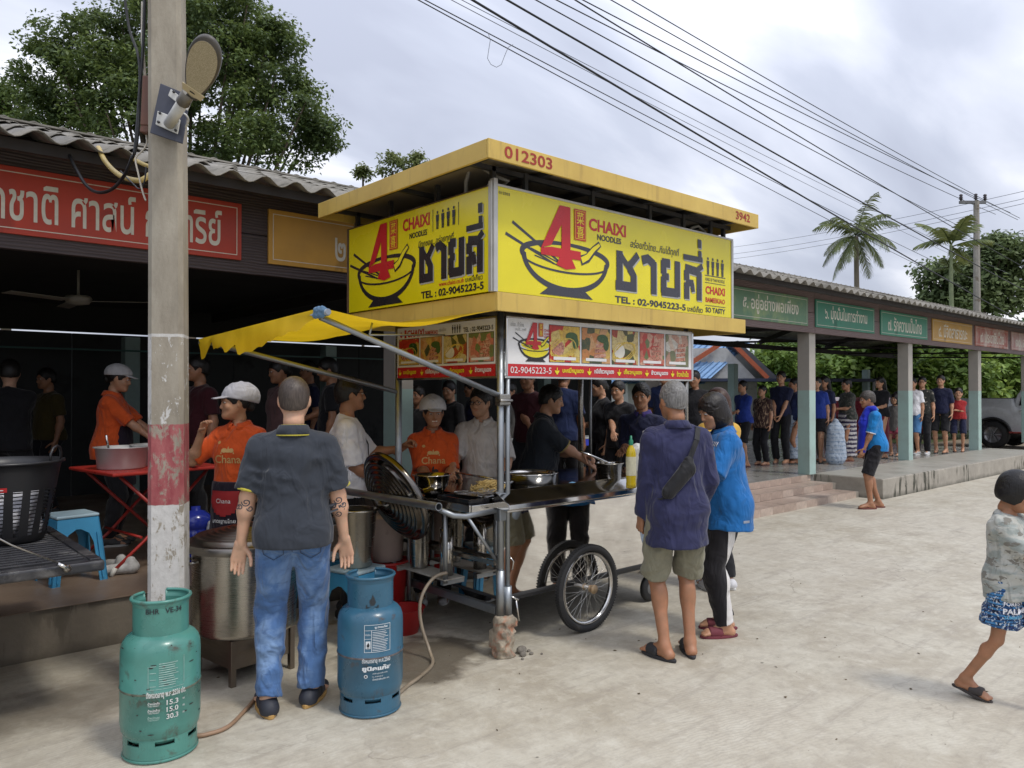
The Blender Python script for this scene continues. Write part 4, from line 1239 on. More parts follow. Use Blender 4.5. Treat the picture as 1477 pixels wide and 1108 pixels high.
beam_sign(7.05, 9.0, (.10, .22, .36), '๔. ใฝ่เรียนรู้', 'blue sign hidden behind the long yellow shop board')
beam_sign(9.2, 11.34, (.115, .22, .13), '๕. อยู่อย่างพอเพียง', 'pale faded green sign just to the side of the yellow cart sign', bg2=(.27, .34, .15), wear=.5)
beam_sign(11.59, 13.71, (.045, .20, .13), '๖. มุ่งมั่นในการทำงาน', 'deep green sign with eight white words above the first free column')
beam_sign(13.97, 16.10, (.055, .23, .15), '๗. รักความเป็นไทย', 'second deep green sign, next to the small ochre sign')
beam_sign(16.36, 18.60, (.50, .29, .07), '๘. มีจิตสาธารณะ', 'ochre sign with faded lettering between green and red signs', wear=.2)
beam_sign(18.81, 21.04, (.36, .085, .05), '๙. ประชาธิปไตย', 'peeling red sign streaked white near the end of the beam', bg2=(.55, .45, .40), wear=.75)
beam_sign(21.30, 23.5, (.42, .20, .17), '๑๐. สามัคคี', 'washed out pink sign at the very end of the beam', bg2=(.55, .48, .44), wear=.8)

# ------------------------------------------------------------------ small house beyond the pavilion
hs_ = empty('house', (0, 0, 0), 0, 'small white house with blue metal roof and orange gable boards', 'house')
hp0 = at(1050, 24)
Mh = Matrix.Translation((hp0.x, hp0.y, 0)) @ Matrix.Rotation(VIEW - R(90) + R(6), 4, 'Z')      # local x to the right of the view, y away
hs_.matrix_world = Mh
M_HW = mat('house_wall', (.50, .50, .47), .8, dirt=.2, dcol=(.25, .24, .2), vs=2)
M_BR = steel('blue_roof_metal', (.16, .30, .52), .45, bmp=0)
MATS['blue_roof_metal'].node_tree.nodes['Principled BSDF'].inputs['Metallic'].default_value = .2
M_OB = mat('orange_board', (.36, .085, .035), .6, dirt=.2)
b = MB(); b.bx((-3.2, 0, 0), (.95, 4, 1.95)); b.build('wall', M_HW, hs_)
b = MB(); b.prism([(-2.0, 2.02), (1.15, 2.02), (.15, 3.02), (-.9, 3.0)], .12, lambda u, v, w: (u, .5 + w, v)); b.build('gable_wall', mat('gable_grey', (.42, .43, .43), .8), hs_)
b = MB(); b.beam((-2.0, .3, 1.95), (-.15, .3, 3.12), .1, .14); b.build('barge_board', M_OB, hs_)
b = MB(); b.beam((1.42, .3, 2.05), (.35, .3, 3.08), .1, .14); b.build('barge_board', M_OB, hs_)
for k in range(9):
    u = -6.4 + k * .62
    b = MB(); b.add([(u, -.2, 1.86), (u + .60, -.2, 1.86), (u + 2.1 + .60, 1.2, 3.25), (u + 2.1, 1.2, 3.25)], [(0, 1, 2, 3)])
    for q in range(3): b.beam((u + .1 + q * .2, -.2, 1.875), (u + 2.1 + .1 + q * .2, 1.2, 3.265), .03, .03)
    b.build('roof_sheet', M_BR, hs_)
b = MB(); b.bx((-3.4, -.9, 1.93), (4.6, .35, 2.02)); b.build('awning', mat('awning_blue', (.035, .045, .09), .6), hs_)
b = MB(); b.prism([(.35, 3.1), (.5, 3.25), (1.9, 2.0), (1.45, 2.0)], .8, lambda u, v, w: (u, .4 + w, v)); b.build('roof_slope', mat('roof_dark', (.05, .055, .07), .6), hs_)
b = MB(); b.bx((-1.55, -.03, 1.42), (-.65, -.002, 1.62)); w_ = b.build('window', mat('window_dark', (.02, .02, .022), .2), hs_)
b = MB()
for zz in (1.46, 1.51, 1.56): b.bx((-1.55, -.045, zz), (-.65, -.031, zz + .012))
b.build('slat', mat('slat_grey', (.25, .25, .24), .5), w_)
for x in (2.2, 4.4):
    b = MB(); b.tube([(x, -.7, 0), (x, -.7, 1.93)], .04, 8); b.build('post', M_HW, hs_)

# ------------------------------------------------------------------ trees
L_BIG = leaf_mat('leaf_big_tree', (.050, .082, .032), (.105, .155, .050), (.27, .34, .09), 1.0, .45)
def m_at(px, py, D):
    p = pix(px, py, D); return p
def tree_px(name, base_px, D, lobes, **k):
    """lobes given as (px, py, radius px, flat, depth offset) at depth D"""
    base = at(base_px, D); out = []
    for (px, py, r_, fl, dd) in lobes:
        p = pix(px, py, D); q = p - base + Vector((FWD.x, FWD.y, 0)) * dd
        out.append((q.x, q.y, q.z, r_ / F_PX * D, fl))
    return tree(name, base, out, **k)
tree_px('broadleaf_tree', 265, 17, [(110, 110, 80, .95, 0), (60, 165, 55, 1, .3), (140, 55, 50, 1, .4), (175, 150, 85, 1, -.2), (290, 60, 95, 1, 0), (345, 30, 60, .9, .3), (300, 140, 100, 1, -.3), (370, 110, 75, 1, .2), (405, 175, 75, .9, 0), (440, 205, 42, .9, 0), (385, 235, 70, .8, -.4), (230, 210, 90, .9, -.4), (90, 200, 70, .9, .2), (225, 30, 70, 1, .3), (20, 120, 24, 1, 0), (395, 60, 30, 1, 0), (470, 215, 18, 1, 0)],
        n_clump=640, n_leaf=125, size=.105, lm=L_BIG, label='tall dark green tree rising above the pavilion behind the lamp pole', clump_r=.36, trunk_r=.26, seed=5, trunk_to=(0, 0, 3.4))
L_LT = leaf_mat('leaf_light', (.07, .12, .03), (.14, .20, .05), (.28, .34, .08), .7, .4)
L_LT2 = leaf_mat('leaf_light_yellow', (.12, .16, .05), (.24, .28, .10), (.40, .42, .18), .9, .4)
tree_px('young_tree', 5, 20, [(0, 150, 34, 1, 0), (-30, 190, 40, 1, 0), (18, 175, 22, 1, 0)], n_clump=50, n_leaf=90, size=.14, lm=L_LT, label='light green tree at the edge, beside the tall dark tree', seed=8, trunk_r=.12)
for i, (px, lo) in enumerate(((523, [(523, 252, 8, 1.4, 0)]), (566, [(566, 232, 16, 1.2, 0), (556, 246, 14, 1, 0), (580, 245, 14, 1, 0)]), (604, [(604, 232, 14, .8, 0), (598, 240, 9, 1, 0)]))):
    tree_px('slender_tree', px, 19, lo, n_clump=14 + 8 * (i == 1), n_leaf=42, size=.10, lm=L_LT2, clump_r=.19, trunk_r=.035, seed=20 + i,
            label=['small sprig of a treetop beside the dark tree, over the roof', 'pale feathery treetop showing above the cart roof', 'thin pale treetop just behind the cart roof, next to a bigger one'][i], group='pale treetops above the cart roof', limbs=False)
# greenery behind the open end of the pavilion
L_BU = leaf_mat('leaf_bush', (.09, .16, .033), (.20, .31, .06), (.32, .42, .09), .9, .5)
L_BD = leaf_mat('leaf_bush_dark', (.03, .055, .02), (.07, .115, .035), (.10, .15, .04), .9, .3)
bl = ['bright green bush behind the small white house', 'bright green bush behind the column by the queue', 'tall leafy bush between the first and second free columns', 'leafy bush above the boy in navy, between columns', 'rounded green bush in front of the pickup, past the last column', 'leafy bush above the silver pickup', 'bushy green growth at the edge, over the pickup cab']
for i, (px, D, lo) in enumerate(((1130, 28, [(1125, 535, 48, 1, 0), (1110, 575, 50, 1, 0), (1150, 590, 40, 1, 0)]),
                                 (1190, 27, [(1200, 560, 45, 1, 0), (1225, 590, 45, 1, 0), (1185, 600, 40, 1, 0)]),
                                 (1270, 27, [(1275, 530, 48, .9, 0), (1250, 560, 40, .9, 0), (1290, 575, 45, .9, 0), (1240, 520, 36, .9, 0)]),
                                 (1340, 27, [(1345, 560, 40, 1, 0), (1330, 600, 40, 1, 0)]),
                                 (1390, 27, [(1385, 545, 42, .9, 0), (1405, 580, 38, .9, 0), (1370, 600, 36, .9, 0), (1385, 515, 30, .9, 0)]),
                                 (1440, 28, [(1440, 535, 36, .9, 0), (1455, 560, 36, 1, 0), (1430, 590, 35, 1, 0)]),
                                 (1490, 30, [(1490, 540, 50, .9, 0), (1510, 580, 50, 1, 0)]))):
    tree_px('bush', px, D, lo, n_clump=95, n_leaf=62, size=.26, lm=L_BU, label=bl[i], cat='bush', group='bushes behind the pavilion', clump_r=.55, trunk_r=.07, seed=40 + i, limbs=False, parts=('stem', 'foliage'))
dl = ['dark tree in the gap over the house awning', 'dark tree directly behind the second free column', 'dark tall tree behind the bushes between far columns', 'dark spreading tree past the last column']
for i, (px, D, lo) in enumerate(((1165, 33, [(1165, 520, 60, 1, 0), (1200, 510, 50, 1, 0), (1130, 560, 50, 1, 0)]), (1245, 34, [(1240, 515, 60, 1, 0), (1300, 545, 60, 1, 0), (1320, 500, 50, 1, 0)]),
                                 (1345, 33, [(1340, 520, 50, 1, 0), (1400, 530, 60, 1, 0)]), (1470, 36, [(1460, 520, 60, 1, 0), (1500, 560, 60, 1, 0)]))):
    tree_px('shade_tree', px, D, lo, n_clump=110, n_leaf=60, size=.34, lm=L_BD, label=dl[i], group='dark trees behind the bushes', clump_r=.75, trunk_r=.15, seed=60 + i)
L_FR = leaf_mat('leaf_far_tree', (.09, .13, .055), (.19, .25, .10), (.15, .19, .07), .5, .25)
tree_px('rain_tree', 1400, 44, [(1365, 410, 30, .9, 0), (1350, 395, 20, .8, 0), (1395, 400, 28, .8, 0), (1425, 385, 38, .8, 0), (1450, 365, 32, .7, 0), (1480, 380, 45, .8, 0), (1400, 440, 50, .8, 0), (1350, 440, 26, .8, 0), (1460, 430, 50, .8, 0), (1430, 355, 18, .7, 0)],
        n_clump=190, n_leaf=90, size=.34, lm=L_FR, label='broad tree behind the utility pole, above the roof', clump_r=.95, trunk_r=.35, seed=71)

# palms
def frond(b, base, d0, L, droop, nl, lw, ll, up=.2, seed=0, vee=.5):
    rs = random.Random(seed); pts = []; p = Vector(base); d = Vector(d0).normalized(); st = L / 10
    for i in range(11):
        pts.append(p.copy()); p = p + d * st; d = (d + Vector((0, 0, -droop * (.3 + i * .12)))).normalized()
    b.tube(pts, [.022 * (1 - i / 12) + .004 for i in range(11)], 4, cap=False)
    for i in range(nl):
        t = .14 + .86 * i / nl; k = min(9, int(t * 10)); fr = t * 10 - k
        q = pts[k].lerp(pts[k + 1], fr); dr = (pts[k + 1] - pts[k]).normalized()
        sd_ = dr.cross(Vector((0, 0, 1)));
        if sd_.length < .1: sd_ = Vector((1, 0, 0))
        sd_.normalize(); l_ = ll * (math.sin(PI * min(1, t * .9 + .12)) ** .6) * rs.uniform(.8, 1.1)
        for s_ in (-1, 1):
            dd = (sd_ * s_ * .8 + dr * .55 + Vector((0, 0, -vee * rs.uniform(.5, 1.2)))).normalized()
            tip = q + dd * l_ + Vector((0, 0, -l_ * .22)); md = q + dd * l_ * .5
            w = dr * lw
            b.add([q - w * .5, q + w * .5, md + w * .5, tip, md - w * .5], [(0, 1, 2, 4), (4, 2, 3)])
L_PALM = leaf_mat('leaf_palm', (.07, .10, .035), (.15, .19, .06), (.27, .27, .09), 1.5, .35)
def palm(name, px, D, crown_py, L, nf, label, seed, trunk_r, droop, elev=(-.5, 1.2), green_shaft=False, nl=26, ll=.55, lw=.05, vee=.6):
    rs = random.Random(seed); base = at(px, D); cp_ = pix(px, crown_py, D)
    root = empty(name, base, 0, label, 'palm tree')
    H = cp_.z; b = MB(); pts = [(.10 * math.sin(t * 2.2) * (1 if not green_shaft else .3), .08 * math.sin(t * 1.3), H * t) for t in [i / 12 for i in range(13)]]
    b.tube(pts, [trunk_r * (1.35 - .5 * i / 12) for i in range(13)], 9)
    b.build('trunk', mat('palm_trunk' + ('_green' if green_shaft else ''), (.22, .26, .14) if green_shaft else (.20, .17, .13), .8, bmp=.5, bs=12), root)
    top = Vector(pts[-1])
    for i in range(nf):
        a = i * 2.399 + rs.uniform(-.25, .25); el = elev[0] + (elev[1] - elev[0]) * ((i + .5) / nf) + rs.uniform(-.1, .1)
        b = MB(); frond(b, top + Vector((0, 0, rs.uniform(-.1, .15))), (math.cos(a) * math.cos(el), math.sin(a) * math.cos(el), math.sin(el)), L * rs.uniform(.85, 1.1), droop, nl, lw, ll, seed=seed * 50 + i, vee=vee)
        b.build('frond', L_PALM, root)
    return root
palm('coconut_palm', 1237, 36, 340, 2.25, 22, 'tall coconut palm with drooping fronds above the pavilion roof', 3, .12, .20, (-.85, 1.2), nl=30, ll=.62, lw=.05)
palm('areca_palm', 1376, 27, 352, 1.45, 8, 'slim areca palm with a few stiff fronds beside the utility pole', 9, .06, .11, (-.1, 1.15), True, nl=22, ll=.55, lw=.07, vee=.25)
palm('areca_palm', 1374, 27.6, 383, .75, 5, 'short spindly palm top right under the areca palm', 13, .045, .16, (-.1, .9), True, nl=14, ll=.28, lw=.04, vee=.3)

# utility pole and wires
up_ = empty('utility_pole', at(1410, 30), 0, 'grey concrete utility pole with steel crossarm and insulators', 'utility pole')
ptop = pix(1410, 289, 30).z
M_UP = mat('pole_concrete_far', (.30, .28, .25), .85, dirt=.25, bmp=.3)
b = MB(); b.tube([(0, 0, 0), (0, 0, ptop)], [.17, .105], 8, smooth=False); b.build('pole', M_UP, up_)
M_UST = mat('galvanised_dull', (.18, .18, .185), .5, metal=.6)
b = MB(); b.beam((-.66 * RGT.x, -.66 * RGT.y, ptop - .06), (.36 * RGT.x, .36 * RGT.y, ptop - .06), .10, .11); b.build('crossarm', M_UST, up_)
for k, off in enumerate((-.60, -.02, .34)):
    b = MB(); b.lathe([(0, 0), (.04, 0), (.04, .05), (.085, .06), (.04, .10), (.08, .13), (.04, .17), (.07, .20), (.05, .25), (0, .27)], (RGT.x * off, RGT.y * off, ptop + (.0 if k != 1 else .02)), 10)
    b.build('insulator', mat('insulator_brown', (.05, .04, .045), .25), up_)
M_WIRE = mat('black_wire', (.012, .013, .016), .5)
M_WIRE2 = mat('grey_wire', (.16, .17, .20), .5)
def wire(p0, h0, p1, D1, r=.012, sag=.25, m=None, label='', ext=1.6, ext1=.25):
    """p0 (pixel) where the wire crosses the picture's top at height h0, p1 (pixel) at depth D1"""
    r_ = (HY - p0[1]) / F_PX; D0 = (h0 - CAM_H) / r_
    a = pix(p0[0], p0[1], D0); c = pix(p1[0], p1[1], D1); d = c - a
    a2 = a - d * (ext - 1); c2 = c + d * ext1; pts = []
    for i in range(33):
        t = i / 32; q = a2.lerp(c2, t); q.z -= sag * 4 * t * (1 - t); pts.append(q)
    for q in pts: q.z += sag * .8
    b = MB(); b.tube(pts, r, 5); o = b.build('overhead_wire', m or M_WIRE, None); tag(o, label, 'wire', 'wires overhead')
    return o
# (start px at the top edge, height there, far pixel, far depth, radius)
WS = [((612, 0), 6.6, (1345, 395), 30, .008, M_WIRE, 'lowest of the overhead wires, crossing in front of the coconut palm'),
      ((622, 0), 6.7, (1370, 390), 30, .008, M_WIRE, 'thin wire just above the lowest one, with a hanging loop'),
      ((660, 0), 7.2, (1352, 360), 30, .006, M_WIRE2, 'faint pale wire below the first thick black cable'),
      ((675, 0), 7.3, (1400, 372), 30, .006, M_WIRE2, 'faint pale wire parallel to its fainter neighbour'),
      ((690, 0), 6.3, (1480, 470), 28, .016, M_WIRE, 'first thick black cable from the cart side of the sky'),
      ((740, 0), 7.0, (1475, 420), 28, .016, M_WIRE, 'second thick black cable, running down past the palms'),
      ((782, 0), 7.4, (1408, 340), 30, .010, M_WIRE, 'thin black wire between the thick cable and the crossing pair'),
      ((812, 0), 8.2, (1384, 288), 30, .011, M_WIRE, 'wire meeting the outer end of the crossarm'),
      ((838, 0), 7.6, (1477, 388), 29, .012, M_WIRE, 'wire that crosses its neighbour on the way down'),
      ((850, 0), 8.4, (1405, 285), 30, .011, M_WIRE, 'wire leading to the middle insulator'),
      ((890, 0), 9.0, (1414, 292), 30, .011, M_WIRE, 'wire second from the top of the sky'),
      ((920, 0), 9.2, (1418, 289), 30, .011, M_WIRE, 'uppermost wire, reaching the end of the crossarm')]
for p0, h0, p1, D1, r_, mm, lb in WS: wire(p0, h0, p1, D1, r_, m=mm, label=lb)
b = MB(); c0 = [pix(x, y, 10.2) for x, y in ((704, 45), (707, 56), (705, 68), (703, 82), (708, 91), (716, 95), (723, 91), (728, 78), (733, 66), (740, 62))]
b.tube(c0, .004, 5); tag(b.build('wire_loop', M_WIRE2), 'thin loop of wire dangling under the overhead lines', 'wire')
for i, (y0, y1) in enumerate(((352, 268), (362, 279), (369, 286))):
    a = pix(1040, y0, 60); c = pix(1560, y1 - 12, 34); a = a + (a - c) * .3
    b = MB(); b.tube([a.lerp(c, t / 12) - Vector((0, 0, 2.0 * t / 12 * (1 - t / 12))) for t in range(13)], .012, 4)
    tag(b.build('overhead_wire', M_WIRE2), ['upper of the three thin wires behind the coconut palm', 'middle of the three thin wires behind the coconut palm', 'lower of the three thin wires behind the coconut palm'][i], 'wire', 'wires behind the palm')
# ------------------------------------------------------------------ the noodle cart
CX0, CX1, CY0, CY1 = 3.05, 4.93, 3.55, 4.68
M_MIR = steel('mirror_steel', (.80, .775, .74), .035, (1, 1, 1), 0, .02, wave=.05)
M_STL = steel('bright_steel', (.66, .65, .63), .16, (1, 1, 30), .05)
M_STD = steel('worn_steel', (.42, .40, .37), .30, (1, 1, 30), .12)
M_PIPE = steel('galvanised_pipe', (.36, .385, .41), .48, (1, 1, 3), .12, .1)
def fascia_mat():
    m, n, p = new_mat('ochre_fascia'); v = coords(n)
    c = mixc(n, rampf(n, noise(n, v, 2.5, 5), .3, .7), (.50, .335, .075), (.64, .455, .11))
    mp_ = nd(n, 'ShaderNodeMapping'); g = nd(n, 'ShaderNodeTexCoord').outputs['Object']; n.links.new(g, mp_.inputs[0]); mp_.inputs['Scale'].default_value = (5, 5, .6)
    c = mixc(n, rampf(n, noise(n, mp_.outputs[0], 3, 6, .7), .54, .70, 0, .5), c, (.28, .18, .06))
    n.links.new(c, p.inputs['Base Color']); p.inputs['Roughness'].default_value = .5
    bump(n, p, noise(n, v, 40, 3), .08, .003); return m
M_FAS = fascia_mat()
M_DKS = mat('dark_steel_frame', (.03, .03, .032), .5, var=.3, bmp=.1)
cart = empty('food_cart', (0, 0, 0), 0, 'yellow roofed noodle cart of mirror steel on spoked wheels', 'food cart')
# body panels
for nm, a, c in (('front_panel', (3.10, 3.62, .335), (4.90, 3.632, .93)), ('side_panel', (3.098, 3.634, .335), (3.11, 4.50, .90)), ('end_panel', (4.89, 3.634, .335), (4.902, 4.50, .93)), ('back_panel', (3.10, 4.502, .335), (4.90, 4.514, .93))):
    b = MB(); b.bx(a, c); b.build(nm, M_MIR, cart)
b = MB(); b.bx((3.09, 3.61, .315), (4.91, 4.52, .333)); b.build('bottom_panel', M_DKS, cart, bevel=.003)
# counter
b = MB(); b.bx((3.02, 3.56, .932), (4.98, 4.60, .95)); b.build('counter_top', steel('counter_steel', (.20, .20, .20), .10, (1, 1, 1), 0, .04), cart, bevel=.003)
f = lambda u, v, w: (u, v, w)
b = MB()
x0, x1 = 3.00, 5.02
prof = [(3.43, .895), (3.415, .903), (3.418, .930), (3.428, .938), (3.530, .990), (3.545, 1.0), (3.56, 1.0), (3.56, .90)]
vs = [(x, y, z) for x in (x0, x1) for y, z in prof]; n_ = len(prof)
b.add(vs, [(i, (i + 1) % n_, n_ + (i + 1) % n_, n_ + i) for i in range(n_)] + [tuple(range(n_))[::-1], tuple(range(n_, 2 * n_))])
b.build('counter_rim', steel('rim_steel', (.58, .57, .56), .10, (1, 1, 1), 0, .05, wave=.25), cart, bevel=.003)
b = MB(); b.bx((3.0, 3.43, .885), (5.02, 3.47, .897)); b.build('rim_strip', M_STL, cart, bevel=.002)
b = MB(); b.bx((4.98, 3.56, .90), (5.02, 4.6, .975)); b.build('counter_rim', M_MIR, cart, bevel=.003)
# side shelf
b = MB(); b.bx((2.84, 3.57, .905), (3.018, 4.62, .925)); b.build('side_table', steel('table_steel_dark', (.14, .135, .13), .14, (1, 1, 1), 0, .05), cart, bevel=.004)
b = MB(); b.bx((2.83, 3.555, .885), (3.03, 3.575, .93)); b.build('table_rim', M_STL, cart, bevel=.003)
b = MB(); b.bx((2.822, 3.57, .885), (2.84, 4.62, .93)); b.build('table_rim', M_STL, cart, bevel=.003)
# pipe handle and frame
b = MB(); pA, pB = (2.60, 3.57, .945), (2.60, 4.85, .93)
b.tube([pA, pB], .0235, 18, cap=False); b.tube([pA, pB], .0195, 18, cap=False); b.lathe([(.0195, 0), (.0235, 0)], pA, 18, M=Matrix.Rotation(R(90), 3, 'X')); b.build('handle', M_PIPE, cart)
b = MB(); b.tube([(2.62, 3.60, .925), (2.70, 3.565, .885), (2.78, 3.56, .872), (3.04, 3.555, .885)], .017, 12); b.build('bracket', M_PIPE, cart)
def post(x, y, r=.017, z0=.02, z1=2.10, two=True):
    b = MB(); b.tube([(x, y, z0), (x, y, z1)], r, 14); b.build('post', M_PIPE, cart)
b = MB(); b.tube([(3.045, 3.548, .24), (3.045, 3.548, 2.09)], .0215, 16); b.tube([(3.045, 3.548, .24), (3.045, 3.548, .52)], .027, 16); b.build('post', M_PIPE, cart)
b = MB(); b.tube([(3.088, 3.53, .27), (3.088, 3.53, 2.06)], .0145, 12); b.tube([(3.088, 3.53, .25), (3.088, 3.53, .42)], .026, 12); b.build('post', M_PIPE, cart)
b = MB(); b.box((3.045, 3.548, .905), (.056, .056, .17)); b.build('collar', M_PIPE, cart, bevel=.006)
b = MB(); b.box((3.05, 3.53, 1.555), (.085, .05, .07)); b.tube([(3.0, 3.50, 1.55), (3.10, 3.50, 1.55)], .01, 8); b.build('clamp', M_STD, cart, bevel=.006)
for (x, y) in ((3.05, 4.68), (4.93, 4.66), (4.95, 3.56)):
    b = MB(); b.tube([(x, y, .93 if x > 4 else .05), (x, y, 2.09)], .024 if y > 4 else .018, 14); b.build('post', M_PIPE if x < 4 else M_STD, cart)
b = MB(); b.tube([(4.99, 4.60, .95), (4.99, 4.60, 1.95)], .014, 10); b.build('post', M_PIPE, cart)
b = MB(); b.beam((3.045, 3.58, .27), (3.045, 4.66, .27), .035, .05); b.build('bottom_rail', M_PIPE, cart, bevel=.004)
b = MB(); b.beam((3.045, 3.56, .272), (3.10, 3.56, .272), .04, .05); b.build('foot_bracket', M_STD, cart, bevel=.004)
for y in (4.45, 3.92): b = MB(); b.beam((2.88, y, .40), (3.045, y, .40), .03, .03); b.build('shelf_rail', M_PIPE, cart)
b = MB(); b.bx((2.87, 3.88, .417), (3.03, 4.50, .427)); b.build('shelf', mat('shelf_grey', (.34, .33, .30), .5, dirt=.3), cart, bevel=.002)
for x, y in ((3.0, 4.47), (2.89, 4.49), (2.89, 3.90)):
    b = MB(); b.tube([(x, y, 0 if y > 4 else .40), (x, y, .90)], .0165, 10); b.build('leg', M_PIPE, cart)
b = MB(); b.tube([(2.80, 3.565, .87), (3.04, 3.565, .56)], .011, 8); b.build('brace', M_PIPE, cart)
b = MB(); b.bx((3.035, 3.60, .54), (3.055, 4.60, .565)); b.build('middle_rail', M_STD, cart)
b = MB(); b.tube([(3.13, 3.50, .33), (3.155, 3.50, .20)], .006, 6); b.tube([(3.10, 3.52, .36), (3.15, 3.50, .33)], .006, 6); b.build('lock_pin', M_STL, cart)
b = MB(); b.tube([(3.09, 3.51, .60), (3.11, 3.50, .57), (3.105, 3.505, .52)], .004, 6); b.build('hook', M_STL, cart)
# wheels
M_RUB = mat('tyre_rubber', (.018, .018, .019), .7, var=.25, bmp=.2, bs=50, dirt=.25, dcol=(.10, .09, .075), ds=4)
def spoked_wheel(x, y, r=.29):
    w = MB(); circ = lambda rr, k=40: [(x + rr * math.cos(2 * PI * i / k), y, r + rr * math.sin(2 * PI * i / k)) for i in range(k)]
    w.tube(circ(r - .026, 56), .025, 12, closed=True)
    for i in range(96):                                              # tread blocks
        a = 2 * PI * i / 96
        for s_ in (-1, 1):
            M = Matrix.Rotation(-a, 3, 'Y'); c = Vector((x, y, r)) + M @ Vector((r - .004, 0, 0)) + Vector((0, s_ * .010, 0))
            w.box(c, (.008, .014, .011), rot=M)
    to = w.build('wheel', M_RUB, cart); to.name = 'wheel'
    b = MB(); b.tube(circ(r - .060, 56), .0105, 8, closed=True)
    b.lathe([(r - .052, -.016), (r - .064, -.016), (r - .070, 0), (r - .064, .016), (r - .052, .016)], (x, y, r), 56, M=Matrix.Rotation(R(90), 3, 'X'))
    b.build('rim', M_STL, to)
    b = MB()
    for i in range(36):
        s_ = 1 if i % 2 else -1; a = 2 * PI * i / 36; a2 = a + (1 if (i // 2) % 2 else -1) * R(62)
        b.tube([(x + .019 * math.cos(a2), y + s_ * .028, r + .019 * math.sin(a2)), (x + (r - .066) * math.cos(a), y, r + (r - .066) * math.sin(a))], .0014, 4, cap=False)
    b.build('spokes', steel('spoke_wire', (.60, .60, .58), .25, (1, 1, 1), 0), to)
    b = MB(); b.lathe([(0, -.05), (.012, -.05), (.014, -.032), (.024, -.030), (.024, -.026), (.013, -.022), (.013, .022), (.024, .026), (.024, .03), (.014, .032), (.03, .05), (.03, .065), (0, .07)], (x, y, r), 16, M=Matrix.Rotation(R(90), 3, 'X'))
    b.build('hub', mat('rusty_hub', (.42, .30, .18), .45, .6, dirt=.4, dcol=(.30, .14, .05), ds=20), to)
    return to
spoked_wheel(3.80, 3.53); spoked_wheel(3.80, 4.60)
b = MB(); b.tube([(3.80, 3.50, .29), (3.80, 4.62, .29)], .014, 8); b.build('axle', M_STD, cart)
b = MB(); b.beam((3.15, 3.66, .30), (4.85, 3.66, .30), .03, .03); b.beam((3.15, 4.46, .30), (4.85, 4.46, .30), .03, .03); b.build('chassis', M_DKS, cart)
for y in (3.72, 4.40):
    b = MB(); M90 = Matrix.Rotation(R(90), 3, 'X') @ Matrix.Identity(3)
    b.lathe([(.03, -.02), (.088, -.022), (.100, -.014), (.102, 0), (.100, .014), (.088, .022), (.03, .02)], (4.70, y, .103), 28, M=M90)
    wo = b.build('caster', M_RUB, cart)
    b = MB(); b.lathe([(0, -.026), (.035, -.026), (.062, -.016), (.062, .016), (.035, .026), (0, .026)], (4.70, y, .103), 20, M=M90); b.build('rim', mat('caster_grey', (.16, .16, .16), .5), wo)
    b = MB(); b.prism([(-.03, 0), (.05, 0), (.085, .19), (-.06, .19)], .004, lambda u, v, w: (4.72 + u, y - .034 + w, .10 + v)); b.prism([(-.03, 0), (.05, 0), (.085, .19), (-.06, .19)], .004, lambda u, v, w: (4.72 + u, y + .03 + w, .10 + v)); b.bx((4.65, y - .04, .285), (4.81, y + .04, .300)); b.build('fork', M_STD, wo)

# canopy: upper roof, sign boxes, lower fascia
def fascia_ring(name, x0, x1, y0, y1, z0, z1, t=.018):
    out = []
    for a, c in (((x0, y0, z0), (x1, y0 + t, z1)), ((x0, y0 + t + .001, z0), (x0 + t, y1 - t - .001, z1)), ((x0, y1 - t, z0), (x1, y1, z1)), ((x1 - t, y0 + t + .001, z0), (x1, y1 - t - .001, z1))):
        b = MB(); c0 = (Vector(a) + Vector(c)) / 2; b.bx(Vector(a) - c0, Vector(c) - c0); out.append(b.build(name, M_FAS, cart, bevel=.003, loc=c0))
    return out
RX0, RX1, RY0, RY1 = 2.66, 5.40, 3.20, 5.158
fr = fascia_ring('roof_fascia', RX0, RX1, RY0, RY1, 2.878, 2.986)
b = MB(); b.bx((RX0 + .02, RY0 + .02, 2.968), (RX1 - .02, RY1 - .02, 2.98)); b.build('roof_panel', mat('roof_underside', (.34, .30, .24), .5, metal=.2, var=.3, vs=2), cart)
for k in range(6):
    x = RX0 + .12 + k * (RX1 - RX0 - .24) / 5
    b = MB(); b.beam((x, RY0 + .02, 2.945), (x, RY1 - .02, 2.945), .03, .035); b.build('roof_bar', M_DKS, cart)
for y in (3.45, 4.2, 5.0):
    b = MB(); b.beam((RX0 + .02, y, 2.915), (RX1 - .02, y, 2.915), .028, .028); b.build('roof_bar', M_DKS, cart)
for x, y in ((2.90, 3.45), (3.15, 3.44), (3.75, 3.44), (4.35, 3.44), (4.75, 3.44), (5.1, 3.44), (5.31, 3.46), (2.90, 4.0), (2.90, 4.55), (2.90, 5.0), (5.31, 5.0), (5.31, 4.2)):
    b = MB(); b.beam((x, y, 2.09), (x, y, 2.93), .028); b.build('upright', M_DKS, cart)
FX0, FX1, FY0, FY1 = 2.875, 5.495, 3.375, 5.10
fl_ = fascia_ring('lower_fascia', FX0, FX1, FY0, FY1, 2.073, 2.183)
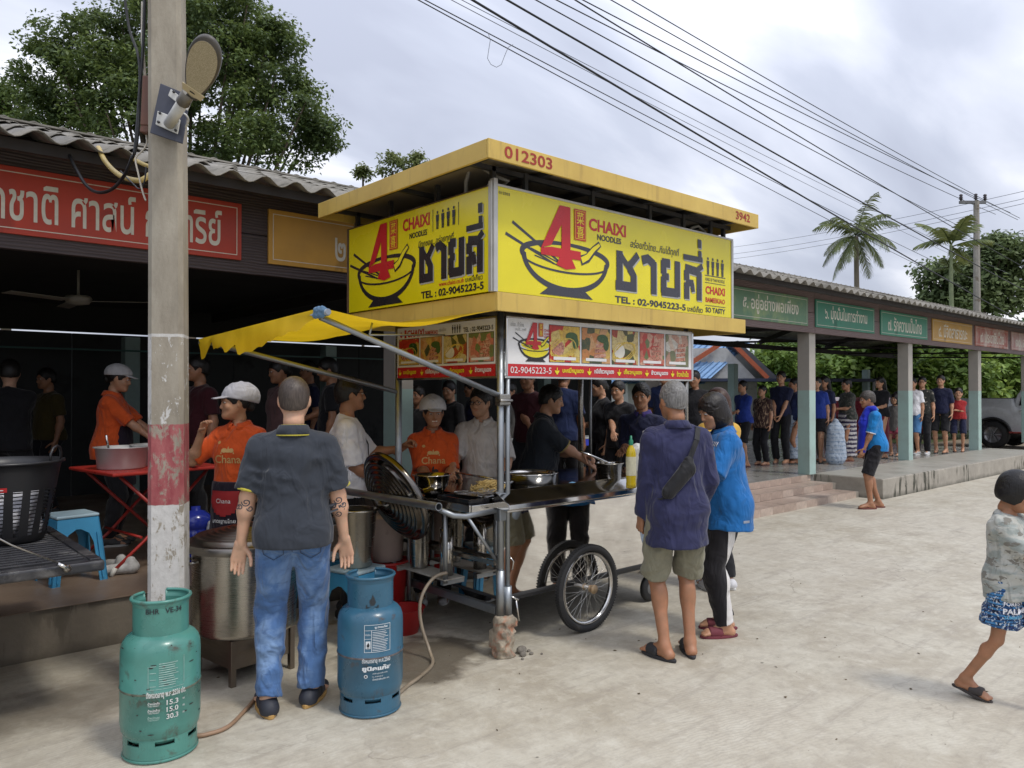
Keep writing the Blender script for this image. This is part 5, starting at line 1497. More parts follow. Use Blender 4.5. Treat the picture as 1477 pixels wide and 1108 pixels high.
def film_mat(name, col, tr=.5):
    m, n, p = new_mat(name); v = coords(n)
    c = mixc(n, rampf(n, noise(n, v, 3, 4), .3, .7), darker(col, .85), col); n.links.new(c, p.inputs['Base Color']); p.inputs['Roughness'].default_value = .5
    t = nd(n, 'ShaderNodeBsdfTranslucent'); n.links.new(c, t.inputs[0]); ms = nd(n, 'ShaderNodeMixShader'); ms.inputs[0].default_value = tr
    out = [q for q in n.nodes if q.type == 'OUTPUT_MATERIAL'][0]
    n.links.new(p.outputs[0], ms.inputs[1]); n.links.new(t.outputs[0], ms.inputs[2]); n.links.new(ms.outputs[0], out.inputs[0])
    w = nd(n, 'ShaderNodeTexWave'); n.links.new(coords(n, rot=(0, 0, .7)), w.inputs['Vector']); w.inputs['Scale'].default_value = 3; w.inputs['Distortion'].default_value = 4
    bump(n, p, w.outputs[1], .25, .01); return m
M_AWN = film_mat('awning_yellow', (.85, .56, .015), .45)
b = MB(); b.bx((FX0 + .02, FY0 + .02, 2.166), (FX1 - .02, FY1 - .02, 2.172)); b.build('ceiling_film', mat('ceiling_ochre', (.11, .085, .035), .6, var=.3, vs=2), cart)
for y in (3.56, 4.1, 4.66):
    b = MB(); b.beam((FX0 + .02, y, 2.12), (FX1 - .02, y, 2.12), .03, .03); b.build('ceiling_bar', M_DKS, cart)
for x in (3.05, 4.0, 4.95):
    b = MB(); b.beam((x, FY0 + .02, 2.15), (x, FY1 - .02, 2.15), .03, .03); b.build('ceiling_bar', M_DKS, cart)
M_DRED = mat('stencil_red', (.33, .035, .02), .6)
put_text(fr[0], lambda u, v, w: (u - (RX1 - RX0) / 2, -.009 - w, v - .054), '012303', (.115, .022, .485, .090), M_DRED, bold=.018)
put_text(fr[0], lambda u, v, w: (u - (RX1 - RX0) / 2, -.009 - w, v - .054), '3942', (2.42, .026, 2.615, .088), M_DRED, bold=.018)
# loops of conduit showing over the sign boxes
M_COND = mat('grey_conduit', (.30, .29, .27), .4, var=.2)
b = MB(); b.tube([on_x(672, 300, 2.95), on_x(672, 262, 2.95), on_x(677, 244, 2.95), on_x(688, 236, 2.95), (2.98, 3.50, 2.89), (3.03, 3.46, 2.87), (3.02, 3.55, 2.83), (2.98, 3.9, 2.83), (2.95, 4.3, 2.84), (2.95, 4.75, 2.835), (2.95, 4.83, 2.79), (2.95, 4.84, 2.70)], .013, 10); b.build('conduit', M_COND, cart)
b = MB(); b.tube([(4.88, 3.50, 2.60), (4.88, 3.50, 2.80), (4.92, 3.49, 2.86), (5.0, 3.48, 2.885), (5.12, 3.50, 2.86), (5.2, 3.55, 2.80)], .011, 10); b.build('conduit', M_COND, cart)

M_YEL = mat('sign_yellow', (.74, .64, .008), .24, var=.09, vs=2.2, rvar=.08, coat=.35, bmp=.5, bs=3.2)
M_WFR = mat('sign_frame_white', (.50, .49, .47), .35, metal=.4, dirt=.15, dcol=(.35, .32, .27))
M_BLK = mat('print_black', (.022, .020, .022), .3, var=.05)
M_NVY = mat('print_charcoal', (.045, .045, .058), .3, var=.05)
M_RED = mat('print_red', (.50, .018, .022), .3, var=.05)
M_GRY = mat('print_grey', (.38, .38, .36), .35, var=.05)
M_PYEL = mat('print_yellow', (.78, .66, .02), .3, var=.05)
M_WHT = mat('print_white', (.74, .73, .72), .35, var=.04)
M_SEAM = mat('sign_seam', (.10, .06, .04), .6)
front = empty('sign_box', (2.86, 3.40, 2.185)); front.parent = cart
bd = MB(); bd.bx((.03, 0, .004), (2.465, .05, .618)); fb = bd.build('panel', M_YEL, front)
fF = lambda u, v, w: (u, -w, v)
left = empty('sign_box', (2.86, 3.40, 2.185)); left.parent = cart
bd = MB(); bd.bx((0, .03, .004), (.05, 1.655, .618)); lb_ = bd.build('panel', M_YEL, left)
fL = lambda u, v, w: (-w, 1.657 - u, v)
for par_, a, c in ((front, (.0, -.008, .618), (2.49, .052, .632)), (front, (2.466, -.008, 0), (2.492, .052, .617)), (front, (0, -.012, 0), (.029, .028, .66)), (left, (-.012, 0, 0), (-.001, .028, .645)),
                   (left, (-.004, .03, .620), (.05, 1.657, .626)), (left, (-.010, 1.657, -.01), (.05, 1.672, .626))):
    b = MB(); b.bx(a, c); b.build('edge_strip', M_WFR if c[0] != .05 else M_SEAM, par_, bevel=.002)
# the other two sides show their bare backs
M_BKB = mat('board_back', (.24, .17, .085), .6, var=.25, vs=2, dirt=.2)
b = MB(); b.bx((2.90, 5.04, 2.187), (5.33, 5.06, 2.86)); b.build('board', M_BKB, cart)
b = MB(); b.bx((5.33, 3.46, 2.187), (5.35, 5.04, 2.80)); b.build('board', M_BKB, cart)

def tf(f, du, dv, su, sv, bu, bv):
    """surface f after moving (bu, bv) to (du, dv) and scaling"""
    return lambda u, v, w: f(du + (u - bu) * su, dv + (v - bv) * sv, w)
def logo(par, f, k=M_NVY, red=M_RED, seal=True, yel=M_PYEL):
    """bowl with chopsticks, spoon, the red 4 and its seal, drawn in metres of the long sign"""
    cx, cy = .612, .262
    # chopsticks behind
    flatstrip(par, f, [([(.150, .428), (.56, .225)], [.020, .014]), ([(.096, .352), (.50, .215)], [.020, .012]), ([(.30, .29), (.60, .21)], .008), ([(.33, .25), (.58, .20)], .008)], k, 'chopsticks', .0010)
    # bowl outline: crescent rim and body
    rim = []
    for i in range(33):
        a = PI * 1.08 - i * (PI * 1.16) / 32
        rim.append((cx + .385 * math.cos(a), cy + .006 + .082 * math.sin(a)))
    flatstrip(par, f, [(rim, [.020 + .018 * abs(math.cos(PI * i / 32)) for i in range(33)])], k, 'bowl_rim', .0014)
    low = [(cx + .385 * math.cos(a), cy - .006 + .078 * math.sin(a)) for a in [PI + PI * i / 32 for i in range(33)]]
    outer = [(cx + .392 * math.cos(a) * (1 - .0 * i), cy + .01 + .232 * math.sin(a)) for i, a in enumerate([PI + PI * i / 32 for i in range(33)])]
    inner = [(cx + .352 * math.cos(a), cy - .004 + .180 * math.sin(a)) for a in [PI + PI * i / 32 for i in range(33)]]
    b = MB()
    for i in range(32): b.add([f(*q, .0018) for q in (outer[i], outer[i + 1], inner[i + 1], inner[i])], [(0, 1, 2, 3)])
    for i in range(32):
        l2 = lambda q: (q[0], q[1] - .013)
        b.add([f(*q, .0022) for q in (low[i], low[i + 1], l2(low[i + 1]), l2(low[i]))], [(0, 1, 2, 3)])
    b.build('bowl_print', k, par)
    flat(par, f, [[(cx - .24, .018), (cx - .17, .062), (cx + .17, .062), (cx + .24, .018)]], k, 'bowl_foot', .0024)
    # spoon
    flatstrip(par, f, [([(.735, .262), (.80, .285), (.86, .345), (.92, .392)], [.065, .060, .050, .040])], k, 'spoon_outline', .0030)
    flatstrip(par, f, [([(.745, .265), (.80, .292), (.86, .350), (.915, .386)], [.040, .036, .028, .020])], yel, 'spoon', .0036)
    # the 4
    four = [[(.545, .588), (.640, .588), (.470, .330), (.382, .302)], [(.382, .302), (.382, .262), (.735, .262), (.735, .318), (.47, .318)],
            [(.585, .588), (.640, .588), (.640, .318), (.560, .318), (.560, .50)]]
    flat(par, f, [four[0], four[1], four[2], [(.545, .265), (.650, .265), (.690, .205), (.60, .190), (.515, .212)]], red, 'numeral_four', .0042)
    if seal:
        s0, s1, s2, s3 = .676, .390, .784, .588
        flat(par, f, [[(s0, s1), (s2, s1), (s2, s3), (s0, s3)]], red, 'seal', .0052)
        e_ = .008
        flat(par, f, [[(s0 + e_, s1 + e_), (s2 - e_, s1 + e_), (s2 - e_, s1 + e_ + .003), (s0 + e_, s1 + e_ + .003)], [(s0 + e_, s3 - e_ - .003), (s2 - e_, s3 - e_ - .003), (s2 - e_, s3 - e_), (s0 + e_, s3 - e_)],
                      [(s0 + e_, s1 + e_), (s0 + e_ + .003, s1 + e_), (s0 + e_ + .003, s3 - e_), (s0 + e_, s3 - e_)], [(s2 - e_ - .003, s1 + e_), (s2 - e_, s1 + e_), (s2 - e_, s3 - e_), (s2 - e_ - .003, s3 - e_)]], yel, 'seal_border', .0056)
        put_text(par, f, '菜', (s0 + .02, .492, s2 - .02, s3 - .016), yel, .004, z=.0060)
        put_text(par, f, '喜', (s0 + .02, s1 + .016, s2 - .02, .484), yel, .004, z=.0060)
GL = {'cho': ([([(.17, 1.0), (.17, .03)], 1), ([(0.0, .115), (.86, .115)], 1), ([(.78, .0), (.78, .42), (.60, .60)], 1), ([(.50, .62), (.70, .74), (.98, .98)], .8), ([(.17, .93), (.45, .70), (.62, .58)], .7)], .21),
      'aa': ([([(.02, .86), (.40, .93), (.80, .80)], 1), ([(.78, .88), (.78, 0)], 1)], .165),
      'yo': ([([(.10, .90), (.48, .90)], 1), ([(.17, .96), (.17, .60)], 1), ([(.10, .53), (.42, .53)], .8), ([(.17, .52), (.17, .08)], 1), ([(.06, .12), (.88, .12)], 1), ([(.84, 1.0), (.84, .02)], 1)], .215),
      'so': ([([(.17, .80), (.17, .52)], 1), ([(.10, .86), (.86, .80)], 1), ([(.14, .46), (.52, .46)], .8), ([(.17, .46), (.17, .0)], 1), ([(.82, .82), (.82, 0)], 1), ([(.66, .82), (1.0, 1.0)], .7), ([(.45, .46), (.50, .22)], .7)], .215)}
def big_word(par, f, u0, v0, W_, H_, m, sh, z=.002):
    x = u0; gap = W_ * .035; wd = [.24, .17, .24, .24]; tot = sum(wd); sc = (W_ - 3 * gap) / tot
    for gi, (g_, w_) in enumerate(zip(('cho', 'aa', 'yo', 'so'), wd)):
        w_ *= sc; th = H_ * .24
        for dx, dy, mm, zz in ((.010, -.010, sh, z), (0, 0, m, z + .0015)):
            st = []
            for pts, k in GL[g_][0]: st.append(([(x + px_ * w_ + dx, v0 + py_ * H_ + dy) for px_, py_ in pts], th * k))
            if gi == 3: st += [([(x + dx, v0 + H_ * 1.17 + dy), (x + w_ + dx, v0 + H_ * 1.17 + dy)], th * .62), ([(x + w_ * .86 + dx, v0 + H_ * 1.12 + dy), (x + w_ * .86 + dx, v0 + H_ * 1.42 + dy)], th * .62), ([(x + w_ * .84 + dx, v0 + H_ * 1.50 + dy), (x + w_ * .84 + dx, v0 + H_ * 1.74 + dy)], th * .70)]
            flatstrip(par, f, st, mm, 'lettering', zz, .00012)
        x += w_ + gap
def little_people(par, f, u0, v0, u1, v1, m, n=4, red=1):
    w = (u1 - u0) / n; h_ = v1 - v0; ps = []
    for i in range(n):
        c = u0 + w * (i + .5)
        ps += [ell(c, v0 + h_ * .90, w * .16, h_ * .085, 10), [(c - w * .26, v0 + h_ * .42), (c + w * .26, v0 + h_ * .42), (c + w * .28, v0 + h_ * .78), (c - w * .28, v0 + h_ * .78)],
               [(c - w * .20, v0), (c - w * .03, v0), (c - w * .03, v0 + h_ * .42), (c - w * .20, v0 + h_ * .42)], [(c + w * .03, v0), (c + w * .20, v0), (c + w * .20, v0 + h_ * .42), (c + w * .03, v0 + h_ * .42)]]
    flat(par, f, ps, m, 'figures', .002)
def rect(a, b_, c, d): return [(a, b_), (c, b_), (c, d), (a, d)]
# long side
logo(front, fF)
put_text(front, fF, 'CHAIXI', (.815, .470, 1.185, .552), M_RED, .03)
put_text(front, fF, 'NOODLES', (.895, .416, 1.135, .456), M_NVY, .03)
put_text(front, fF, 'อร่อยทั่วไทย...กินได้ทุกที่', (1.232, .395, 1.785, .470), M_NVY, .012, shear=.2)
big_word(front, fF, 1.075, .108, 1.00, .265, M_NVY, M_GRY)
put_text(front, fF, 'TEL : 02-9045223-5', (1.070, .018, 1.865, .066), M_NVY, .03)
put_text(front, fF, 'บะหมี่เกี๊ยว', (1.885, .016, 2.080, .064), M_NVY, .016)
little_people(front, fF, 2.118, .316, 2.375, .452, M_NVY)
flat(front, fF, [rect(2.11, .306, 2.385, .312), rect(2.11, .252, 2.385, .256), rect(2.11, .078, 2.385, .082)], M_NVY, 'rules', .002)
put_text(front, fF, 'KING OF THAI NOODLE', (2.118, .268, 2.375, .292), M_NVY, .01)
put_text(front, fF, 'CHAIXI', (2.118, .168, 2.378, .228), M_RED, .03)
put_text(front, fF, 'BAMEEKIAO', (2.118, .104, 2.378, .142), M_RED, .02)
put_text(front, fF, 'SO TASTY', (2.118, .026, 2.382, .066), M_NVY, .03)
put_text(front, fF, '012303', (.045, .575, .13, .592), M_NVY, .01)
# short side
lg = tf(fL, .139, .024, .93, 1.0, .225, .024)
logo(left, lg, M_BLK)
put_text(left, fL, 'CHAIXI', (.720, .490, 1.030, .572), M_RED, .03)
put_text(left, fL, 'NOODLES', (.800, .430, 1.000, .468), M_BLK, .03)
little_people(left, fL, 1.085, .448, 1.315, .566, M_BLK)
flat(left, fL, [rect(1.062, .440, 1.067, .580), rect(1.330, .440, 1.335, .580)], M_BLK, 'rules', .002)
put_text(left, fL, 'มีทุกซอย...อร่อยทุกที่', (.900, .345, 1.285, .405), M_BLK, .012, shear=.2)
big_word(left, fL, .915, .125, .655, .235, M_BLK, M_GRY)
put_text(left, fL, 'www.chaixi.co.th', (1.130, .082, 1.385, .110), M_RED, .012)
put_text(left, fL, 'บะหมี่เกี๊ยว', (1.40, .080, 1.565, .116), M_BLK, .012)
put_text(left, fL, 'TEL : 02-9045223-5', (.935, .020, 1.575, .068), M_BLK, .03)

# menu boards
def food_mat(name, cols, sc=9.0, seed=0):
    if name in MATS: return MATS[name]
    m, n, p = new_mat(name)
    v = coords(n, scale=(1, 1, 1)); mp_ = nd(n, 'ShaderNodeMapping'); n.links.new(v, mp_.inputs[0]); mp_.inputs['Location'].default_value = (seed * 3.7, seed * 1.9, seed)
    vo = nd(n, 'ShaderNodeTexVoronoi'); n.links.new(mp_.outputs[0], vo.inputs['Vector']); vo.inputs['Scale'].default_value = sc
    s = nd(n, 'ShaderNodeSeparateColor'); n.links.new(vo.outputs['Color'], s.inputs[0])
    cr_ = nd(n, 'ShaderNodeValToRGB'); cr_.color_ramp.interpolation = 'CONSTANT'
    for i, c in enumerate(cols):
        e_ = cr_.color_ramp.elements[i] if i < 2 else cr_.color_ramp.elements.new(i / len(cols))
        e_.position = i / len(cols); e_.color = (*c, 1)
    n.links.new(s.outputs[0], cr_.inputs[0])
    c = mixc(n, rampf(n, noise(n, mp_.outputs[0], 55, 6, .75), .45, .65, 0, .55), cr_.outputs[0], darker(cols[1], .35)); c = mixc(n, rampf(n, noise(n, mp_.outputs[0], 33, 5, .7), .64, .72, 0, .4), c, (.70, .58, .34))
    n.links.new(c, p.inputs['Base Color']); p.inputs['Roughness'].default_value = .3
    MATS[name] = m; return m
FOOD = [food_mat('food_a', [(.68, .46, .06), (.50, .03, .015), (.66, .52, .16), (.62, .42, .08)], 15, 1),
        food_mat('food_b', [(.55, .22, .07), (.64, .42, .10), (.62, .34, .16), (.05, .07, .03)], 17, 2),
        food_mat('food_c', [(.62, .50, .22), (.42, .07, .03), (.66, .54, .18), (.07, .09, .03)], 15, 3),
        food_mat('food_d', [(.50, .05, .035), (.58, .18, .12), (.64, .36, .26), (.14, .20, .07)], 20, 4),
        food_mat('food_e', [(.60, .57, .50), (.50, .28, .20), (.60, .48, .38), (.18, .20, .10)], 14, 5)]
M_EGG = mat('print_egg', (.72, .68, .58), .3); M_MEAT = mat('print_meat', (.50, .20, .13), .3, var=.6, vs=70, dirt=.5, dcol=(.64, .44, .32), ds=34); M_NOOD = mat('print_noodle', (.66, .46, .08), .3, var=.3, vs=60); M_GREEN = mat('print_leaf', (.045, .10, .025), .3)
def food_picture(par, f, u0, v0, w, h_, k):
    s_ = [(0, 0), (w, 0), (w, h_), (0, h_)]
    fb_ = flat(par, f, [[(u0 - .003, v0 - .003), (u0 + w + .003, v0 - .003), (u0 + w + .003, v0 + h_ + .003), (u0 - .003, v0 + h_ + .003)]], M_BLK, 'picture_frame', .0012)
    me = MB(); me.add([f(u0 + a, v0 + c, .002) for a, c in s_], [(0, 1, 2, 3)]); po = me.build('food_picture', FOOD[k], par)
    g = lambda a, c: (u0 + a * w, v0 + c * h_)
    if k in (0, 2): flat(par, f, [ell(*g(.28, .38), w * .2, h_ * .22)], M_EGG if k == 2 else M_MEAT, 'garnish', .003)
    if k in (1, 3, 4): flatstrip(par, f, [([g(.42 + .03 * i, .2 + .15 * i), g(.85, .24 + .15 * i)], h_ * .11) for i in range(4)], M_MEAT, 'meat_slices', .003)
    if k in (0, 2): flatstrip(par, f, [([g(.45 + .42 * math.cos(t + i), .40 + .26 * math.sin(t * 1.3 + i)) for t in np.linspace(0, 2.6, 9)], h_ * .03) for i in range(7)], M_NOOD, 'noodles', .0035)
    if k in (0, 1): flat(par, f, [ell(*g(.72, .72), w * .2, h_ * .12), ell(*g(.85, .55), w * .1, h_ * .18)], M_GREEN, 'leaf_print', .0045)
    flatstrip(par, f, [([g(.12, .10), g(.86, .10)], h_ * .085)], M_WHT, 'caption', .005)
    return po
BANDW = ['บะหมี่หมูแดง', 'หมี่เกี๊ยวหมูแดง', 'เกี๊ยวหมูแดง', 'ข้าวหมูแดง', 'ข้าวหน้าเป็ด']
def small_bowl(par, f, u, v, s_, m):
    flat(par, f, [[(u - s_, v + s_ * .2), (u - s_ * .55, v - s_ * .55), (u + s_ * .55, v - s_ * .55), (u + s_, v + s_ * .2)], [(u - s_ * .35, v - s_ * .9), (u + s_ * .35, v - s_ * .9), (u + s_ * .35, v - s_ * .55), (u - s_ * .35, v - s_ * .55)], [(u - s_ * .2, v + s_ * .3), (u + s_ * .15, v + s_ * .3), (u + s_ * .15, v + s_ * 1.1), (u - s_ * .1, v + s_ * 1.1)]], m, 'bowl_symbol', .003)
mf = empty('menu_board', (3.075, 3.515, 1.70)); mf.parent = cart
b = MB(); b.bx((0, 0, .075), (1.88, .012, .355)); b.build('panel', M_WHT, mf)
b = MB(); b.bx((0, -.001, 0), (1.88, .012, .0745)); b.build('band', M_RED, mf)
for a, c in (((-.012, -.004, -.014), (1.892, .016, -.001)), ((-.012, -.004, .3555), (1.892, .016, .368)), ((-.014, -.004, 0), (-.001, .016, .355)), ((1.881, -.004, -.005), (1.905, .016, .355))):
    b = MB(); b.bx(a, c); b.build('edge_strip', M_STL, mf, bevel=.002)
fM = lambda u, v, w: (u, -w - .001, v)
logo(mf, tf(fM, .04, .092, .37, .43, .096, .018), M_BLK, M_RED)
b = MB()
flat(mf, tf(fM, .04, .092, .37, .43, .096, .018), [ell(.612, .262, .33, .07, 30), ell(.612, .20, .30, .12, 30, PI, 2 * PI)], M_PYEL, 'bowl_fill', .0005)
put_text(mf, fM, 'CHAIXI', (.305, .285, .365, .302), M_RED, .02); put_text(mf, fM, 'CHAIXI', (.305, .262, .365, .279), M_RED, .02); put_text(mf, fM, 'BAMEEKIAO', (.305, .246, .365, .258), M_RED, .01)
put_text(mf, fM, 'อร่อย...ทั่วไทย', (.02, .305, .13, .335), M_GRY, .01); put_text(mf, fM, 'กินได้...ทุกที่', (.06, .275, .15, .300), M_GRY, .01)
for k in range(5): food_picture(mf, fM, .352 + k * .302, .096, .280, .235, k)
put_text(mf, fM, '02-9045223-5', (.02, .018, .37, .058), M_WHT, .0)
for k in range(5):
    small_bowl(mf, fM, .42 + k * .305, .036, .022, M_PYEL)
    put_text(mf, fM, BANDW[k], (.47 + k * .305, .018, (.67 if k < 4 else .62) + k * .305, .062) if k < 4 else (.47 + k * .305, .018, .62 + k * .305, .06), M_PYEL if k % 2 == 0 else M_WHT, .03)
ml = empty('menu_board', (3.03, 3.575, 1.70)); ml.parent = cart
LW = 1.085
b = MB(); b.bx((0, 0, .075), (.012, LW, .355)); b.build('panel', M_WHT, ml)
b = MB(); b.bx((-.001, 0, 0), (.012, LW, .0745)); b.build('band', M_RED, ml)
for a, c in (((-.004, -.014, -.014), (.016, LW + .01, -.001)), ((-.004, -.014, .3555), (.016, LW + .01, .368)), ((-.004, -.014, 0), (.016, -.001, .355)), ((-.004, LW + .001, 0), (.016, LW + .016, .355))):
    b = MB(); b.bx(a, c); b.build('edge_strip', M_STD, ml, bevel=.002)
fN = lambda u, v, w: (-w - .001, LW - u, v)
put_text(ml, fN, 'CHAIXI', (.125, .285, .33, .335), M_RED, .03); put_text(ml, fN, 'BAMEEKIAO', (.345, .290, .49, .318), M_RED, .02)
flat(ml, fN, [rect(.09, .282, .115, .338)], M_RED, 'seal', .002); small_bowl(ml, fN, .05, .305, .022, M_RED)
put_text(ml, fN, 'อร่อย...ทั่วไทย', (.50, .305, .58, .33), M_GRY, .01)
little_people(ml, fN, .64, .285, .745, .34, M_BLK)
put_text(ml, fN, 'TEL : 02-9045223-5', (.765, .285, 1.065, .315), M_BLK, .02)
for k in range(4): food_picture(ml, fN, .022 + k * .267, .092, .245, .180, k)
for k in range(4):
    small_bowl(ml, fN, .035 + k * .27, .036, .020, M_PYEL)
    put_text(ml, fN, BANDW[k], (.075 + k * .27, .018, .235 + k * .27, .060), M_PYEL if k % 2 == 0 else M_WHT, .03)

# awning of yellow cloth on two pipe arms
b = MB(); b.tube([(3.045, 3.54, 1.575), (1.82, 3.50, 1.975)], .0165, 12); b.build('awning_arm', M_PIPE, cart)
b = MB(); b.tube([(3.05, 4.68, 1.60), (1.70, 4.70, 1.905)], .0165, 12); b.build('awning_arm', M_PIPE, cart)
b = MB(); b.tube([(1.80, 3.38, 1.992), (1.69, 4.80, 1.905)], .0155, 12); b.build('awning_bar', M_PIPE, cart)
b = MB(); b.tube([(2.10, 3.50, 1.90), (2.13, 3.52, 1.97)], .006, 6); b.tube([(2.10, 3.50, 1.90), (3.03, 4.1, 1.98)], .006, 6); b.build('stay', M_PIPE, cart)
b = MB(); ny, nx = 28, 26
for i in range(nx + 1):
    t = i / nx
    for j in range(ny + 1):
        s_ = j / ny; o0 = Vector((2.88, 3.40 + 1.66 * s_, 2.078)); o1 = Vector((1.80 - .11 * s_, 3.40 + 1.38 * s_, 2.006 - .088 * s_))
        q = o0.lerp(o1, t); q.z -= .055 * math.sin(PI * t) * (1 + .35 * math.sin(9 * s_ + 3 * t)) ; q.z += .010 * math.sin(26 * s_ + 5 * t) * math.sin(PI * t)
        b.v.append(tuple(q))
for i in range(nx):
    for j in range(ny):
        b.f.append((i * (ny + 1) + j, i * (ny + 1) + j + 1, (i + 1) * (ny + 1) + j + 1, (i + 1) * (ny + 1) + j)); b.sm.append(True)
b.build('awning_cloth', M_AWN, cart)
b = MB(); nj = 60; nk = 8
def flap_len(s_):
    base_ = np.interp(s_, [0, .04, .10, .35, .50, .56, .60, .66, .72, .80, .86, .90, .94, 1.0], [.02, .05, .09, .125, .15, .155, .10, .13, .085, .095, .03, .125, .13, .02])
    return float(base_) + .006 * math.sin(70 * s_)
for j in range(nj + 1):
    s_ = j / nj; o1 = Vector((1.80 - .11 * s_, 3.42 + 1.36 * s_, 2.010 - .088 * s_)); L_ = flap_len(s_)
    for k in range(nk + 1):
        t = k / nk; b.v.append((o1.x - .016 - .05 * math.sin(t * 1.5) * (L_ / .2) + .016 * math.sin(13 * s_ + 2 * t) * t, o1.y + .02 * t, o1.z + .004 - L_ * t))
for j in range(nj):
    for k in range(nk):
        b.f.append((j * (nk + 1) + k, (j + 1) * (nk + 1) + k, (j + 1) * (nk + 1) + k + 1, j * (nk + 1) + k + 1)); b.sm.append(True)
b.build('awning_flap', M_AWN, cart)
rg = Field(.01); c0 = np.array((1.79, 3.42, 1.992))
for i in range(9):
    rg.ball(c0 + np.array((.014 * math.cos(i * 2.1), -.02 + .010 * i, .014 * math.sin(i * 2.1))), (.017, .015, .017))
pmesh('tied_rag', rg.mesh(.005, folds(.004, 4, 8)), cloth('rag_blue', (.10, .19, .30)), cart)

# concrete lump under the corner post
def rough_block(name, c, d, m, seed, cut=.0):
    rs = np.random.default_rng(seed); F_ = Field(.012)
    x, y, z = d
    F_.limb((c[0], c[1], c[2] + z * .12), (c[0] + .006, c[1], c[2] + z * .86), x * .5, x * .47, flat=((0, 0, 1), 1.0))
    for i in range(34):
        p = np.array(c) + rs.uniform(-.46, .46, 3) * np.array((x, y, 0)) + np.array((0, 0, z * rs.uniform(.04, .96)))
        F_.ball(p, rs.uniform(.018, .034))
    for s_ in (1, -1): F_.cut((s_, .12, .03), (c[0] + s_ * x * .5, c[1], c[2])); F_.cut((.1, s_, .0), (c[0], c[1] + s_ * y * .5, c[2]))
    F_.cut((0, 0, 1), (0, 0, c[2] + z)); F_.cut((0, 0, -1), (0, 0, c[2]))
    for i in range(26):
        a = rs.uniform(0, 6.28); p = np.array((c[0] + math.cos(a) * x * .58, c[1] + math.sin(a) * y * .58, c[2] + rs.uniform(0, z)))
        F_.ball(p, rs.uniform(.012, .030), None, .008, sub=True)
    V, Q = F_.mesh(.006, folds(.004, seed, 6))
    return link(name, np_mesh(name, V, Q), m)
M_LUMP = mat('lump_concrete', (.34, .29, .22), .95, var=.45, vs=22, bmp=.9, bs=90, dirt=.35, dcol=(.42, .13, .06), ds=9)
blk = rough_block('concrete_block', (3.055, 3.535, 0), (.135, .13, .245), M_LUMP, 4)
tag(blk, 'broken lump of old concrete propping up the front post of the cart', 'concrete block')
for i, (x, y, s_) in enumerate(((3.175, 3.50, .034), (3.145, 3.455, .022), (3.20, 3.44, .013), (3.225, 3.49, .011), (3.25, 3.40, .008), (3.10, 3.41, .009))):
    V, Q = Field(.01).ball((0, 0, s_ * .6), (s_, s_ * .8, s_ * .7)).ball((s_ * .5, s_ * .3, s_ * .45), s_ * .5).mesh(max(.003, s_ / 6), folds(s_ * .15, i, 12))
    tag(link('rubble', np_mesh('rubble', V, Q), mat('rubble_grey', (.20, .18, .15), .95, var=.4, vs=40, bmp=.5), None, (x, y, 0)), ['largest crumb of concrete beside the propping block', 'second crumb of concrete, touching the largest one', 'small crumb of concrete away from the block', 'small crumb of concrete behind its neighbour', 'tiny speck of concrete well out from the block', 'tiny speck of concrete in front of the block'][i], 'rubble', 'crumbs around the propping block')
